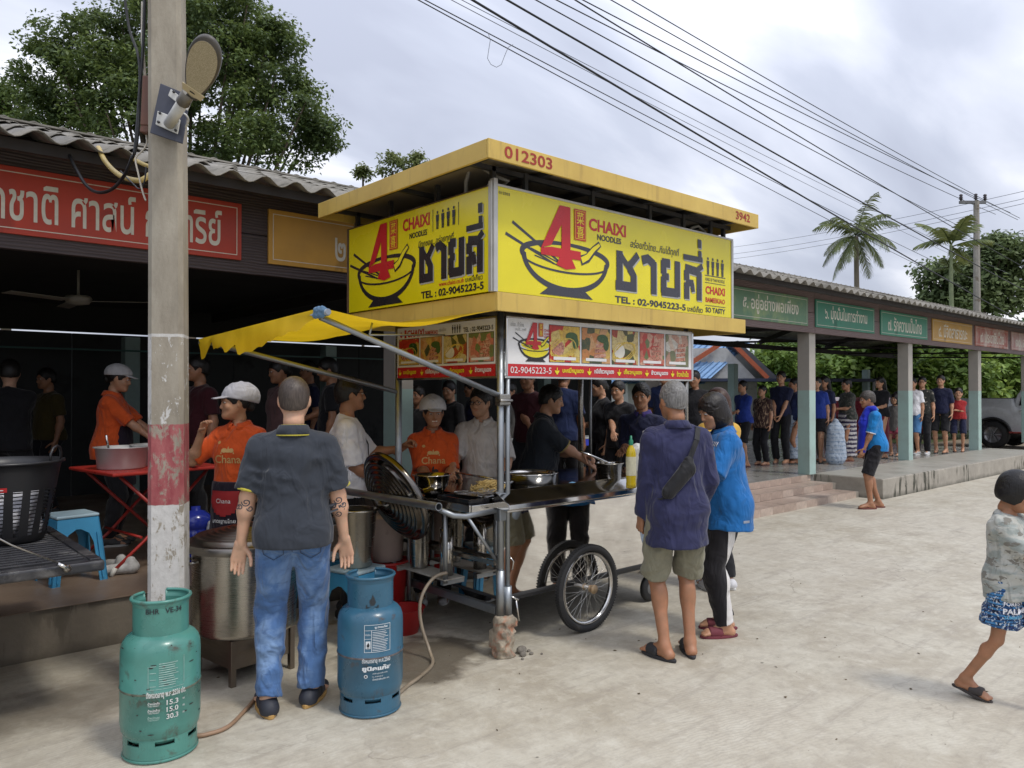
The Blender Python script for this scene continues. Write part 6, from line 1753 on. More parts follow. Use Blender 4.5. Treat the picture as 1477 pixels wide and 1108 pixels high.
# ------------------------------------------------------------------ lamp pole
PX, PY = at(243, 4.12).x, at(243, 4.12).y
def pole_mat():
    m, n, p = new_mat('lamp_pole_concrete')
    v = nd(n, 'ShaderNodeNewGeometry').outputs['Position']; s = nd(n, 'ShaderNodeSeparateXYZ'); n.links.new(v, s.inputs[0]); z = s.outputs[2]
    mp_ = nd(n, 'ShaderNodeMapping'); n.links.new(v, mp_.inputs[0]); mp_.inputs['Scale'].default_value = (1, 1, .35)
    cr_ = mixc(n, rampf(n, noise(n, mp_.outputs[0], 7, 6, .7), .3, .7), (.23, .20, .155), (.38, .345, .28))
    cr_ = mixc(n, rampf(n, noise(n, mp_.outputs[0], 3, 5, .7), .55, .7, 0, .5), cr_, (.14, .125, .10))
    peel = noise(n, mp_.outputs[0], 26, 9, .74, .6); peel2 = noise(n, v, 9, 8, .72, .5)
    wh = mixc(n, rampf(n, noise(n, v, 30, 4), .3, .7), (.50, .49, .47), (.62, .61, .59))
    rd = mixc(n, rampf(n, noise(n, mp_.outputs[0], 22, 4), .3, .7), (.26, .045, .055), (.38, .12, .12))
    zj = math_(n, 'ADD', z, math_(n, 'MULTIPLY', noise(n, v, 25, 3), .012))
    def band(a, c_): return math_(n, 'MULTIPLY', rampf(n, zj, a, a + .004), rampf(n, zj, c_ + .004, c_))
    nrm_ = nd(n, 'ShaderNodeNewGeometry').outputs['True Normal']; dt = nd(n, 'ShaderNodeVectorMath', operation='DOT_PRODUCT'); n.links.new(nrm_, dt.inputs[0]); dt.inputs[1].default_value = tuple(-RGT * .80 - FWD * .55)
    chm = math_(n, 'MULTIPLY', rampf(n, dt.outputs['Value'], .80, .86), rampf(n, peel, .60, .52))
    c = mixc(n, math_(n, 'MULTIPLY', band(1.896, 1.912), .9), cr_, wh)
    c = mixc(n, math_(n, 'MULTIPLY', band(1.436, 1.90), math_(n, 'MAXIMUM', rampf(n, math_(n, 'ADD', math_(n, 'MULTIPLY', peel, .5), math_(n, 'MULTIPLY', peel2, .5)), .555, .57), chm)), c, wh)
    c = mixc(n, math_(n, 'MULTIPLY', band(1.011, 1.436), rampf(n, math_(n, 'ADD', math_(n, 'MULTIPLY', peel, .5), math_(n, 'MULTIPLY', peel2, .5)), .56, .50)), c, rd)
    c = mixc(n, math_(n, 'MULTIPLY', band(.50, 1.011), rampf(n, math_(n, 'ADD', math_(n, 'MULTIPLY', peel, .45), math_(n, 'MULTIPLY', peel2, .55)), .565, .545)), c, wh)
    c = mixc(n, math_(n, 'MULTIPLY', band(-.1, .50), rampf(n, peel, .60, .52)), c, rd)
    n.links.new(c, p.inputs['Base Color']); p.inputs['Roughness'].default_value = .85
    bump(n, p, peel, .35, .006, bump(n, p, noise(n, v, 60, 4), .4, .004)); return m
M_LP = pole_mat()
lp = empty('street_lamp', (PX, PY, 0), 0, 'square concrete pole with peeling red and white paint and a flat lamp head', 'street lamp')
pr_ = VIEW + R(12)                        # the wide face looks back at the camera
def polesec(hw, ch): return [(hw, -hw + ch), (hw, hw - ch), (hw - ch, hw), (-hw + ch, hw), (-hw, hw - ch), (-hw, -hw + ch), (-hw + ch, -hw), (hw - ch, -hw)]
b = MB(); rows = []
for z_, hw, ox in ((-.1, .092, .012), (2.6, .086, -.004), (6.8, .074, -.055)):
    M = Matrix.Rotation(pr_ - PI / 2, 3, 'Z')
    rows.append([M @ Vector((x, y, 0)) + Vector((ox * RGT.x, ox * RGT.y, z_)) for x, y in polesec(hw, .022)])
vs = [p for r_ in rows for p in r_]
b.add(vs, [(i * 8 + k, i * 8 + (k + 1) % 8, (i + 1) * 8 + (k + 1) % 8, (i + 1) * 8 + k) for i in range(2) for k in range(8)] + [tuple(range(16, 24))])
b.build('pole', M_LP, lp)
fdir = Vector((math.cos(pr_), math.sin(pr_), 0)); rdir = Vector((math.sin(pr_), -math.cos(pr_), 0))
M_HOLE = mat('hole_dark', (.008, .007, .006), .9)
for k, zz in enumerate((.62, 1.0, 1.42, 1.855, 2.30, 2.78, 3.9)):
    b = MB(); b.lathe([(.0, .001), (.009, .001), (.012, 0)], (0, 0, 0), 12, M=Matrix.Rotation(R(90), 3, 'X'))
    b.build('bolt_hole', M_HOLE, lp, loc=rdir * (.022 - .007 * zz) - fdir * (.0925 - .0024 * zz), rot=(0, 0, pr_ - PI / 2))
def PB(px, py, D=3.98): p = pix(px, py, D); return p - Vector((PX, PY, 0))
pl_ = [PB(229, 118), PB(272, 136), PB(261, 206), PB(214, 190)]
b = MB(); off = FWD * .012
b.add([p for p in pl_] + [p + off for p in pl_], [(0, 1, 2, 3), (7, 6, 5, 4), (0, 4, 5, 1), (1, 5, 6, 2), (2, 6, 7, 3), (3, 7, 4, 0)])
b.build('backing_plate', mat('plate_slate', (.055, .06, .085), .6, var=.25), lp, bevel=.003)
M_WM = mat('bracket_white', (.52, .52, .50), .4, dirt=.1)
b = MB(); q = [PB(225, 158, 3.955), PB(258, 171, 3.955), PB(254, 192, 3.955), PB(222, 178, 3.955)]
b.add(q + [p + FWD * .01 for p in q], [(0, 1, 2, 3), (7, 6, 5, 4), (0, 4, 5, 1), (1, 5, 6, 2), (2, 6, 7, 3), (3, 7, 4, 0)])
q = [PB(244, 126, 3.955), PB(272, 150, 3.955), PB(268, 158, 3.955), PB(240, 136, 3.955)]
b.add(q + [p + FWD * .01 for p in q], [(0, 1, 2, 3), (7, 6, 5, 4), (0, 4, 5, 1), (1, 5, 6, 2), (2, 6, 7, 3), (3, 7, 4, 0)])
br_ = b.build('bracket', M_WM, lp, bevel=.003)
for px_, py_ in ((229, 162), (227, 175), (254, 173), (252, 187), (249, 131)):
    b = MB(); b.lathe([(0, -.008), (.007, -.008), (.008, 0)], PB(px_, py_, 3.948), 6, M=Matrix.Rotation(VIEW - PI / 2, 3, 'Z') @ Matrix.Rotation(R(-90), 3, 'X')); b.build('bolt', M_DKS, br_)
a0, a1, a2 = PB(242, 178, 3.94), PB(262, 146, 3.80), PB(271, 131, 3.74)
b = MB(); b.tube([a0, a1], .028, 16); b.build('arm', M_WM, lp)
b = MB(); b.tube([a1, a2], [.034, .031], 16); b.build('socket', mat('socket_grey', (.18, .17, .15), .4), lp)
# head: a flat egg-shaped housing seen from below
hu = (PB(301, 54, 3.40) - PB(273, 142, 3.74)); HL = hu.length; hu.normalize()
hn = (Vector((0, 0, -1)) * .75 - FWD * .9 - RGT * .1); hn = (hn - hu * hn.dot(hu)).normalized(); hw_ = hn.cross(hu)
base_h = PB(273, 142, 3.74)
def egg(t, k): 
    # t angle; k scale
    x = math.cos(t); y = math.sin(t); L_ = HL * .5
    w = .073 * (1 + .30 * x)
    xx = x * L_ if x > -.75 else x * L_
    return base_h + hu * (L_ + xx * k) + hw_ * (y * w * k if x > -.93 else math.copysign(min(abs(y) * w * 1.9, .045), y) * k)
b = MB(); n_ = 44; rows = [(.965, .0), (1.0, -.006), (1.0, -.022), (.80, -.050), (.35, -.058)]
vs = []
for k, d_ in rows: vs += [egg(2 * PI * i / n_, k) + hn * d_ for i in range(n_)]
b.add(vs, [(r_ * n_ + i, r_ * n_ + (i + 1) % n_, (r_ + 1) * n_ + (i + 1) % n_, (r_ + 1) * n_ + i) for r_ in range(4) for i in range(n_)] + [tuple(range(4 * n_, 5 * n_)), tuple(range(n_))[::-1]], True)
hd_ = b.build('lamp_head', mat('lamp_housing', (.085, .078, .07), .45), lp)
b = MB(); vs = [egg(2 * PI * i / n_, .88) + hn * .003 for i in range(n_)] + [egg(2 * PI * i / n_, .88) - hn * .003 for i in range(n_)]
b.add(vs, [tuple(range(n_))[::-1]] + [(i, (i + 1) % n_, n_ + (i + 1) % n_, n_ + i) for i in range(n_)])
ml_, n2_, p2_ = new_mat('lamp_lens'); v_ = coords(n2_)
vo = nd(n2_, 'ShaderNodeTexVoronoi'); n2_.links.new(v_, vo.inputs['Vector']); vo.inputs['Scale'].default_value = 230
n2_.links.new(mixc(n2_, rampf(n2_, vo.outputs['Distance'], .2, .6), (.60, .53, .37), (.40, .34, .22)), p2_.inputs['Base Color']); p2_.inputs['Roughness'].default_value = .3
b.build('lens', ml_, hd_)
c_ = egg(PI, .80); b = MB(); vs = [c_ + hu * a + hw_ * c + hn * d_ for d_ in (.003, .007) for a, c in ((-.005, -.048), (.040, -.058), (.040, .058), (-.005, .048))]
b.add(vs, [(4, 5, 6, 7), (0, 1, 5, 4), (1, 2, 6, 5), (2, 3, 7, 6), (3, 0, 4, 7)]); b.build('cover', mat('cover_cream', (.55, .46, .28), .4), hd_, bevel=.002)
b = MB(); vs = [c_ + hu * a + hw_ * c + hn * .0085 for a, c in ((.014, -.014), (.022, -.010), (.022, .014), (.014, .012))]; b.add(vs, [(0, 1, 2, 3)]); b.build('mark', M_BLK, hd_)
# junction box and cables on the pole
b = MB(); q0, q1 = PB(214, 110, 4.1), PB(211, 182, 4.1); b.beam(q0, q1, .055, .06, up=FWD); b.build('junction_box', mat('rust_brown_box', (.13, .055, .035), .6, dirt=.2), lp, bevel=.006)
b = MB(); b.beam(PB(210, 180, 4.1), PB(208, 192, 4.1), .045, .05, up=FWD); b.build('junction_lid', mat('rust_brown_box', (.13, .055, .035), .6), lp, bevel=.006)
M_CBL = mat('cable_black', (.015, .015, .017), .45); M_CYE = mat('conduit_yellow', (.50, .38, .14), .5, var=.25); M_CWH = mat('cable_white', (.55, .50, .42), .5)
def cable(pts, r, m, name='cable', smooth_n=6, par=lp, o=None):
    P_ = [PB(*p) for p in pts] if o is None else pts; out = []
    for i in range(len(P_) - 1):
        p0, p1, p2, p3 = P_[max(0, i - 1)], P_[i], P_[i + 1], P_[min(len(P_) - 1, i + 2)]
        for k in range(smooth_n):
            t = k / smooth_n; out.append(.5 * ((2 * p1) + (p2 - p0) * t + (2 * p0 - 5 * p1 + 4 * p2 - p3) * t * t + (3 * p1 - p0 - 3 * p2 + p3) * t ** 3))
    out.append(P_[-1]); b = MB(); b.tube(out, r, 7); return b.build(name, m, par)
cable([(176, -12, 4.15), (184, 40, 4.15), (198, 84, 4.12), (199, 150, 4.12), (196, 205, 4.12), (190, 226, 4.15)], .007, M_CBL)
cable([(206, -12, 4.13), (204, 60, 4.12), (200, 120, 4.12), (196, 180, 4.12), (192, 222, 4.12)], .0085, M_CBL)
cable([(203, 0, 4.14), (203, 60, 4.14), (207, 110, 4.14)], .008, M_CWH)
cable([(190, 224, 4.2), (178, 252, 4.3), (160, 272, 4.5), (140, 277, 4.6), (122, 266, 4.7), (104, 236, 4.8), (90, 210, 4.9), (72, 203, 5.1)], .010, M_CBL)
cable([(209, 192, 4.12), (210, 205, 4.12), (204, 216, 4.12), (194, 228, 4.12), (198, 250, 4.12), (204, 275, 4.12), (209, 289, 4.12)], .005, M_CWH)
cable([(209, 240, 4.16), (207, 260, 4.14), (200, 272, 4.16), (188, 262, 4.3), (172, 246, 4.5)], .004, M_CBL)
cable([(140, 212, 5.0), (150, 232, 4.8), (168, 250, 4.6), (186, 258, 4.5), (205, 258, 4.45), (225, 240, 4.6)], .016, M_CYE, 'conduit')
cable([(190, 228, 4.5), (205, 236, 4.45), (222, 242, 4.45)], .012, M_CYE, 'conduit')
cable([(258, 160, 3.93), (266, 164, 3.9), (270, 172, 3.92), (266, 182, 3.96)], .005, M_WM)

# ------------------------------------------------------------------ gas cylinders
def gas_tank(px, D, r, H, base, label, worn, writer):
    c = at(px, D); root = empty('gas_cylinder', (c.x, c.y, 0), VIEW - R(90) + (CX - px) / F_PX, label, 'gas cylinder')     # local -y looks at the camera
    m = mat('tank_%.2f' % base[0], base, .32, var=.25, vs=5, dirt=worn, dcol=(.07, .045, .03), ds=7, bmp=.12, bs=25, coat=.1, rvar=.12)
    zs = H * .165; zt = H * .70
    prof = [(0, zs * .35), (r * .5, zs * .42), (r * .86, zs * .75), (r * .97, zs * 1.05), (r, zs * 1.35), (r, H * .435), (r * 1.012, H * .438), (r * 1.012, H * .447), (r, H * .45), (r, zt * .93), (r * .985, zt), (r * .94, zt * 1.045), (r * .85, zt * 1.085), (r * .70, zt * 1.118), (r * .5, zt * 1.14), (r * .2, zt * 1.155), (0, zt * 1.158)]
    b = MB(); b.lathe(prof, n=56); b.build('body', m, root)
    b = MB(); b.lathe([(r * 1.014, H * .436), (r * 1.022, H * .4425), (r * 1.014, H * .449)], n=56); b.build('weld_seam', mat('rust_seam_%.2f' % base[0], tuple(.35 * x + .65 * y for x, y in zip(base, (.17, .10, .06))), .8, var=.5, vs=30), root)
    # foot ring with slots
    b = MB(); segs = 72; rr = r * .92; z0, z1 = .004, zs * 1.0
    slots = [(-PI / 2 - .80, .22), (-PI / 2 + .10, .24), (-PI / 2 + .98, .20), (PI / 2, .2), (0.6, .2), (PI - .3, .2)]
    def solid(a, z): return not any(abs((a - s_ + PI) % (2 * PI) - PI) < w_ and z0 + (z1 - z0) * .66 < z < z0 + (z1 - z0) * .84 for s_, w_ in slots)
    zz = [z0, z0 + (z1 - z0) * .12, z0 + (z1 - z0) * .66, z0 + (z1 - z0) * .84, z1]
    for i in range(segs):
        a, a_ = 2 * PI * i / segs, 2 * PI * (i + 1) / segs
        for k in range(4):
            if not solid((a + a_) / 2, (zz[k] + zz[k + 1]) / 2): continue
            for q in (rr * (1.01 if k == 0 else 1), rr - .006):
                b.add([(q * math.cos(t), q * math.sin(t), z) for t, z in ((a, zz[k]), (a_, zz[k]), (a_, zz[k + 1]), (a, zz[k + 1]))], [(0, 1, 2, 3)], True)
    b.lathe([(rr + .001, z0), (rr + .006, z0 + .006), (rr + .001, z0 + .012)], n=56)
    b.build('foot_ring', m, root)
    # guard collar, open at the back, holes in front
    b = MB(); rc_ = r * .70; g0, g1 = zt * 1.075, H
    holes = [(-PI / 2 + .02, (g0 + g1) / 2 + .0, .10, .021)]
    for i in range(96):
        a, a_ = 2 * PI * i / 96, 2 * PI * (i + 1) / 96; am = (a + a_) / 2
        if abs((am - PI / 2 - .2 + PI) % (2 * PI) - PI) < .42: continue
        nz_ = 12
        for k in range(nz_):
            za, zb = g0 + (g1 - g0) * k / nz_, g0 + (g1 - g0) * (k + 1) / nz_; zm = (za + zb) / 2
            if any(((am - h_[0]) * rc_ / h_[3]) ** 2 + ((zm - h_[1]) / h_[3]) ** 2 < 1 for h_ in holes) and writer != 'blue': continue
            fl = lambda z: rc_ * (1.04 if z > H - .02 else 1.0)
            for q in (0, -.005):
                b.add([((fl(z) + q) * math.cos(t), (fl(z) + q) * math.sin(t), z) for t, z in ((a, za), (a_, za), (a_, zb), (a, zb))], [(0, 1, 2, 3)], True)
    aA = PI / 2 + .2 + .42; b.tube([((rc_ * 1.04) * math.cos(aA + (2 * PI - .84) * i / 60), (rc_ * 1.04) * math.sin(aA + (2 * PI - .84) * i / 60), H) for i in range(61)], .008, 8)
    for s_ in (0, 1):
        t = PI / 2 + .2 + (.42 if s_ else -.42); b.tube([(rc_ * 1.02 * math.cos(t), rc_ * 1.02 * math.sin(t), g0), (rc_ * 1.03 * math.cos(t), rc_ * 1.03 * math.sin(t), H)], .006, 6)
    b.build('guard_collar', m, root)
    # valve
    b = MB(); b.lathe([(.014, 0), (.014, .03), (.02, .035), (.02, .05), (.012, .055), (.012, .075)], (0, 0, zt * 1.15), 12); b.tube([(0, 0, zt * 1.15 + .045), (.05, -.01, zt * 1.15 + .045)], .013, 10)
    vo_ = b.build('valve', mat('brass', (.42, .30, .12), .35, .9, dirt=.2), root)
    b = MB(); b.lathe([(0, 0), (.028, 0), (.032, .008), (.028, .018), (.010, .022), (0, .022)], (0, 0, zt * 1.15 + .075), 10, smooth=False); b.build('knob', mat('valve_red', (.42, .025, .02), .5) if writer != 'blue' else M_DKS, vo_)
    fw_ = lambda u, v, w: ((r + .0012 + w) * math.sin(u / r), -(r + .0012 + w) * math.cos(u / r), v)
    fc = lambda u, v, w: ((rc_ + .0015 + w) * math.sin(u / rc_), -(rc_ + .0015 + w) * math.cos(u / rc_), v)
    return root, fw_, fc
M_TW = mat('stencil_white', (.60, .62, .60), .5, var=.25, vs=60); M_TB = mat('stencil_black', (.02, .025, .03), .6)
M_TWF = mat('stencil_white_worn', (.34, .50, .45), .5, var=.35, vs=60)
g1, fw1, fc1 = gas_tank(234, 3.46, .166, .685, (.075, .245, .205), 'sea green gas cylinder at the foot of the painted lamp pole', .16, 'green')
M_CH = mat('chipped_dark', (.035, .04, .035), .8)
put_text(g1, fc1, 'BHR   VE-34', (-.065, .635, .085, .658), M_TB, .02)
bx_ = (-.055, .325, .092, .455); t_ = .0018
flat(g1, fw1, [rect(-.055, .325, .092, .325 + t_), rect(-.055, .325, -.055 + t_, .425), rect(.092 - t_, .335, .092, .455)], M_TWF, 'border', .001, seg=.008)
for k in range(11):
    w_ = random.uniform(.3, .55)
    flat(g1, fw1, [rect(-.048, .338 + k * .0095, -.048 + .025 * (k % 3 == 0), .3405 + k * .0095), rect(-.012, .337 + k * .0095, -.012 + .085 * (w_ + .4), .3405 + k * .0095)], M_TWF, 'small_print', .001, seg=.008)
put_text(g1, fw1, 'ถังหมดอายุ พ.ศ.2556 ปต.', (-.062, .283, .100, .318), M_TW, .03)
for k, (a_, c_) in enumerate((('น้ำหนักถัง', '15.3'), ('น้ำหนักก๊าซ', '15.0'), ('น้ำหนักรวม', '30.3'))):
    put_text(g1, fw1, a_, (-.055, .262 - k * .030, -.008, .274 - k * .030), M_TW if k < 2 else M_TWF, .02)
    put_text(g1, fw1, 'TARE WEIGHT', (-.055, .254 - k * .030, -.010, .260 - k * .030), M_TW if k < 2 else M_TWF, .01)
    put_text(g1, fw1, c_, (.018, .254 - k * .030, .066, .276 - k * .030), M_TW, .02)
    put_text(g1, fw1, 'กก.', (.085, .262 - k * .030, .096, .270 - k * .030), M_TW, .01)
rs_ = np.random.default_rng(5)
for k in range(26):
    u, v = rs_.uniform(-.22, .22), rs_.choice([.48, .30, .16, .36, .22, .44]) + rs_.normal(0, .02); l_ = rs_.uniform(.004, .02); h_ = rs_.uniform(.0015, .005)
    flat(g1, fw1, [[(u + l_ * math.cos(t) * rs_.uniform(.6, 1), v + h_ * math.sin(t) * rs_.uniform(.5, 1)) for t in np.linspace(0, 6.28, 9)[:-1]]], M_CH, 'paint_chip', .0008)
g2, fw2, fc2 = gas_tank(535, 3.92, .164, .675, (.032, .115, .185), 'steel blue gas cylinder under the hand of the man in jeans', .08, 'blue')
M_LT = mat('stencil_pale', (.62, .66, .68), .5, var=.15, vs=60)
flat(g2, fc2, [[(.0, .545), (.018, .545), (.026, .560), (.020, .578), (.010, .60), (.006, .582), (-.006, .568)], [(-.022, .532), (.040, .532), (.040, .546), (.034, .546), (.034, .538), (-.016, .538), (-.016, .548), (-.022, .548)]], M_TB, 'flame_cutout', .001, seg=.008)
t_ = .0022
flat(g2, fw2, [rect(-.03, .33, .10, .33 + t_), rect(-.03, .462, .10, .462 + t_), rect(-.03, .33, -.03 + t_, .464), rect(.10 - t_, .33, .10, .464), rect(.004, .33, .004 + t_, .438), rect(-.03, .436, .10, .438), rect(-.03, .395, .004, .397)], M_LT, 'border', .001, seg=.008)
put_text(g2, fw2, 'ยู.นิคแก๊ส', (.02, .443, .085, .458), M_LT, .03)
put_text(g2, fw2, 'คำเตือน', (-.024, .412, .0, .422), M_LT, .01)
flat(g2, fw2, [rect(-.023, .348, .0, .385)], M_LT, 'warning_square', .001, seg=.008)
flat(g2, fw2, [[(-.017, .357), (-.006, .357), (-.004, .366), (-.010, .380), (-.018, .366)], rect(-.018, .352, -.004, .354)], M_TB, 'flame_symbol', .0018)
for k in range(12):
    flat(g2, fw2, [rect(.010, .338 + k * .008, .010 + random.uniform(.055, .082), .3405 + k * .008)], M_LT, 'small_print', .001, seg=.008)
put_text(g2, fw2, 'ถังหมดอายุ พ.ศ.2560', (-.040, .272, .100, .302), M_LT, .015)
put_text(g2, fw2, 'ยูนิคแก๊ส', (-.040, .235, .102, .266), M_LT, .05)
put_text(g2, fw2, 'บริษัท ยูนิคแก๊ส จำกัด', (.010, .222, .085, .231), M_LT, .01); put_text(g2, fw2, 'โทร. สำนักงานใหญ่', (.008, .208, .060, .216), M_LT, .01)
put_text(g2, fw2, 'น้ำหนักถังเปล่า กก.', (.010, .194, .095, .204), M_LT, .01)
flat(g2, fw2, [ell(-.022, .214, .009, .009, 14)], M_LT, 'emblem', .001, seg=.008); flat(g2, fw2, [ell(-.022, .214, .005, .005, 10)], M_TB, 'emblem_centre', .0016)
# hoses
M_HOSE = mat('hose_brown', (.30, .19, .12), .5, var=.2); M_HOSE2 = mat('hose_clear_brown', (.27, .22, .16), .35, var=.2)
def hose(pts, r, m, label):
    o = cable([Vector(p) for p in pts], r, m, 'gas_hose', 8, None, True); tag(o, label, 'hose'); return o
G1, G2 = at(234, 3.46), at(535, 3.92)
hose([at(279, 3.56, .012), at(300, 3.58, .012), at(330, 3.66, .012), at(355, 3.85, .012), at(372, 4.02, .02), at(377, 4.06, .10), at(376, 4.08, .19), at(374, 4.12, .21)], .010, M_HOSE, 'brown gas hose from the green cylinder to the big pot burner')
hose([at(568, 4.00, .012), at(588, 4.17, .012), at(606, 4.3, .012), at(624, 4.5, .012), at(620, 4.62, .05), at(609, 4.66, .18), at(606, 4.68, .30), at(613, 4.72, .39), at(628, 4.78, .455), at(645, 4.82, .47)], .011, M_HOSE2, 'clear brown hose from the blue cylinder up to the cart burner')

# ------------------------------------------------------------------ big soup pot on its burner
pc = (1.79, 4.35)
bs_ = empty('gas_burner_stand', (pc[0], pc[1], 0), 0, 'square steel burner stand beneath the big soup pot', 'burner')
M_BS = steel('burner_steel', (.26, .22, .18), .42, (1, 1, 8), .3)
for k in range(4):
    a = k * PI / 2 + .15; c_, s_ = math.cos(a), math.sin(a)
    b = MB(); b.box((0, -.185, .17), (.36, .004, .16)); b.build('side_plate', M_BS, bs_, rot=(0, 0, a))
    b = MB(); b.box((.185, -.185, .125), (.03, .03, .25)); b.build('leg', M_BS, bs_, rot=(0, 0, a), bevel=.002)
b = MB(); b.lathe([(.04, .15), (.11, .15), (.12, .17), (.12, .19), (.04, .19)], n=20); b.build('burner_head', M_DKS, bs_)
b = MB(); b.tube([(.0, 0, .16), (.02, -.18, .16), (.03, -.26, .17)], .014, 8); b.lathe([(.0, -.02), (.03, -.02), (.03, .02), (0, .02)], (.035, -.28, .175), 10, smooth=False); b.build('valve', steel('valve_steel', (.5, .48, .44), .3), bs_)
pot = empty('stock_pot', (pc[0], pc[1], .251), 0, 'big stainless stock pot with a ridged domed lid', 'stock pot')
M_POT = steel('pot_steel', (.48, .45, .40), .27, (1, 1, 110), .05, .06)
b = MB(); b.lathe([(0, .0), (.268, .0), (.281, .008), (.285, .025), (.287, .45), (.292, .485), (.302, .488), (.302, .496), (.285, .496)], n=64); b.build('body', M_POT, pot)
for s_ in (-1, 1):
    b = MB(); b.tube([(s_ * .285, -.06, .42), (s_ * .33, -.05, .415), (s_ * .335, 0, .413), (s_ * .33, .05, .415), (s_ * .285, .06, .42)], .008, 8); b.build('handle', M_STD, pot)
def lid_prof(r, skirt=.045): 
    p = [(r, 0), (r + .002, .003), (r + .002, skirt - .006), (r - .004, skirt), (r - .012, skirt - .002), (r * .90, skirt + .004)]
    for i, q in enumerate((.82, .72, .62, .52, .42, .32, .22)):
        z = skirt + .010 + (1 - q) * .075; p += [(r * (q + .050), z - .002), (r * (q + .030), z + .004), (r * (q + .010), z + .005), (r * q - .008, z + .001)]
    p += [(r * .10, skirt + .088), (0, skirt + .09)]
    return p
b = MB(); b.lathe(lid_prof(.335), n=72); ld = b.build('lid', steel('lid_steel', (.26, .24, .215), .34, (1, 1, 1), 0, .08), pot, loc=(.012, -.01, .466))
b = MB(); b.tube([(-.05, 0, .13), (-.05, 0, .165), (.05, 0, .165), (.05, 0, .13)], .008, 8); b.build('knob', M_STD, ld)
# lid leaning by the handle
lc = Vector((2.705, 4.20, .925))
nL = Vector((-.90, .03, -.42)).normalized(); q_ = nL.to_track_quat('Z', 'Y').to_matrix()
b = MB(); b.lathe(lid_prof(.312, .038), (0, 0, -.03), n=80)
sl = empty('pot_lid', lc, 0, 'large polished pot lid with ring ridges leaning on the pipe handle', 'pot lid')
lo_ = b.build('dish', steel('lid_steel_dark', (.17, .155, .14), .17, (1, 1, 1), 0, .10, wave=.08), sl); lo_.rotation_euler = q_.to_euler()
b = MB(); b.tube([(-.05, 0, .05), (-.05, 0, .095), (.05, 0, .095), (.05, 0, .05)], .007, 8); k_ = b.build('knob', M_STD, sl); k_.rotation_euler = q_.to_euler()

# ------------------------------------------------------------------ stools, crates, tubs
M_BLU = mat('stool_blue', (.050, .27, .48), .4, var=.08, dirt=.08); M_BLT = mat('stool_top_pale', (.34, .46, .52), .45, dirt=.12)
def stool(loc, rz, label, S_=1.0):
    root = empty('plastic_stool', loc, rz, label, 'stool', 'blue plastic stools'); root.scale = (S_, S_, S_)
    h_ = .44; tw_, bw = .13, .175
    b = MB(); b.prism([(-tw_, -tw_), (tw_, -tw_), (tw_, tw_), (-tw_, tw_)], .022, lambda u, v, w: (u, v, h_ - .022 + w)); so = b.build('seat', M_BLT, root, bevel=.010, segs=3)
    for k in range(4):
        a = k * PI / 2; M = Matrix.Rotation(a, 3, 'Z'); b = MB(); zb = h_ - .024
        def q(u, z, o=0): w = tw_ - .006 + (bw - tw_) * (1 - z / h_); return M @ Vector((u * w, -(w) + o, z))
        # apron with an arch and two feet
        for s_ in (-1, 1):
            pts = [q(s_, zb), q(s_ * .10, zb), q(s_ * .10, zb - .07), q(s_ * .45, zb - .10), q(s_ * .62, zb - .16), q(s_ * .70, .02), q(s_ * .70, 0), q(s_ * 1.0, 0)]
            inn = [p + M @ Vector((0, .006, 0)) for p in pts]; nn = len(pts)
            quads = [(0, 1, 2, 3), (0, 3, 4), (0, 4, 5, 7), (5, 6, 7)]
            b.add(pts + inn, quads + [tuple(nn + i for i in f_[::-1]) for f_ in quads] + [(i, (i + 1) % nn, nn + (i + 1) % nn, nn + i) for i in range(nn)])
        pts = [q(-.11, zb), q(.11, zb), q(.11, zb - .07), q(-.11, zb - .07)]; b.add(pts, [(0, 1, 2, 3)])
        for s_ in (-1, 1): b.beam(q(s_ * .82, .02, -.004), q(s_ * .80, zb - .1, -.004), .02, .008)
        b.build('leg', M_BLU, root)
    return root, h_ * S_
ZF0 = ZF
stool((at(513, 4.98).x, at(513, 4.98).y, 0), .3, 'blue plastic stool behind the man in jeans, a steel bucket on it', 1.08)
stool((at(104, 5.35).x, at(104, 5.35).y, ZF0), .12, 'blue plastic stool on the plinth behind the black tailgate', 1.05)
stool((2.62, 5.0, 0), .2, 'blue plastic stool beside the pot stand, half hidden by the leaning lid', 1.0)
stool((at(376, 6.0).x, at(376, 6.0).y, ZF0), .4, 'blue plastic stool behind the arm of the man in jeans', 1.05)
stool((at(655, 6.3).x, at(655, 6.3).y, ZF0 * 0), .5, 'blue plastic stool in the dark behind the cart', 1.0)
def lathe_thing(name, prof, m, loc, label, cat, group=None, n=40, parts=None):
    root = empty(name, loc, 0, label, cat, group); b = MB(); b.lathe(prof, n=n); b.build('body', m, root)
    for nm, mb_, mm in (parts or []): mb_.build(nm, mm, root)
    return root
M_BUK = steel('bucket_steel', (.46, .44, .40), .22, (1, 1, 10), .1)
c_ = at(515, 4.98); hb = MB(); hb.tube([(.128, 0, .33), (.10, -.06, .24), (0, -.10, .20), (-.10, -.06, .24), (-.128, 0, .33)], .004, 6)
lathe_thing('steel_bucket', [(0, 0), (.092, 0), (.10, .01), (.128, .355), (.140, .362), (.138, .372), (.124, .37), (.095, .02), (0, .02)], M_BUK, (c_.x, c_.y, .477), 'tapered stainless bucket standing on the blue stool behind the man', 'bucket', parts=[('handle', hb, M_STD)])
c_ = at(557, 5.35)
lathe_thing('red_bucket', [(0, 0), (.12, 0), (.15, .42), (.165, .425), (.165, .44), (.145, .44), (.11, .02), (0, .02)], mat('plastic_red', (.42, .02, .02), .4), (c_.x, c_.y, 0), 'red plastic bucket under a pinkish white tub by the cart', 'bucket')
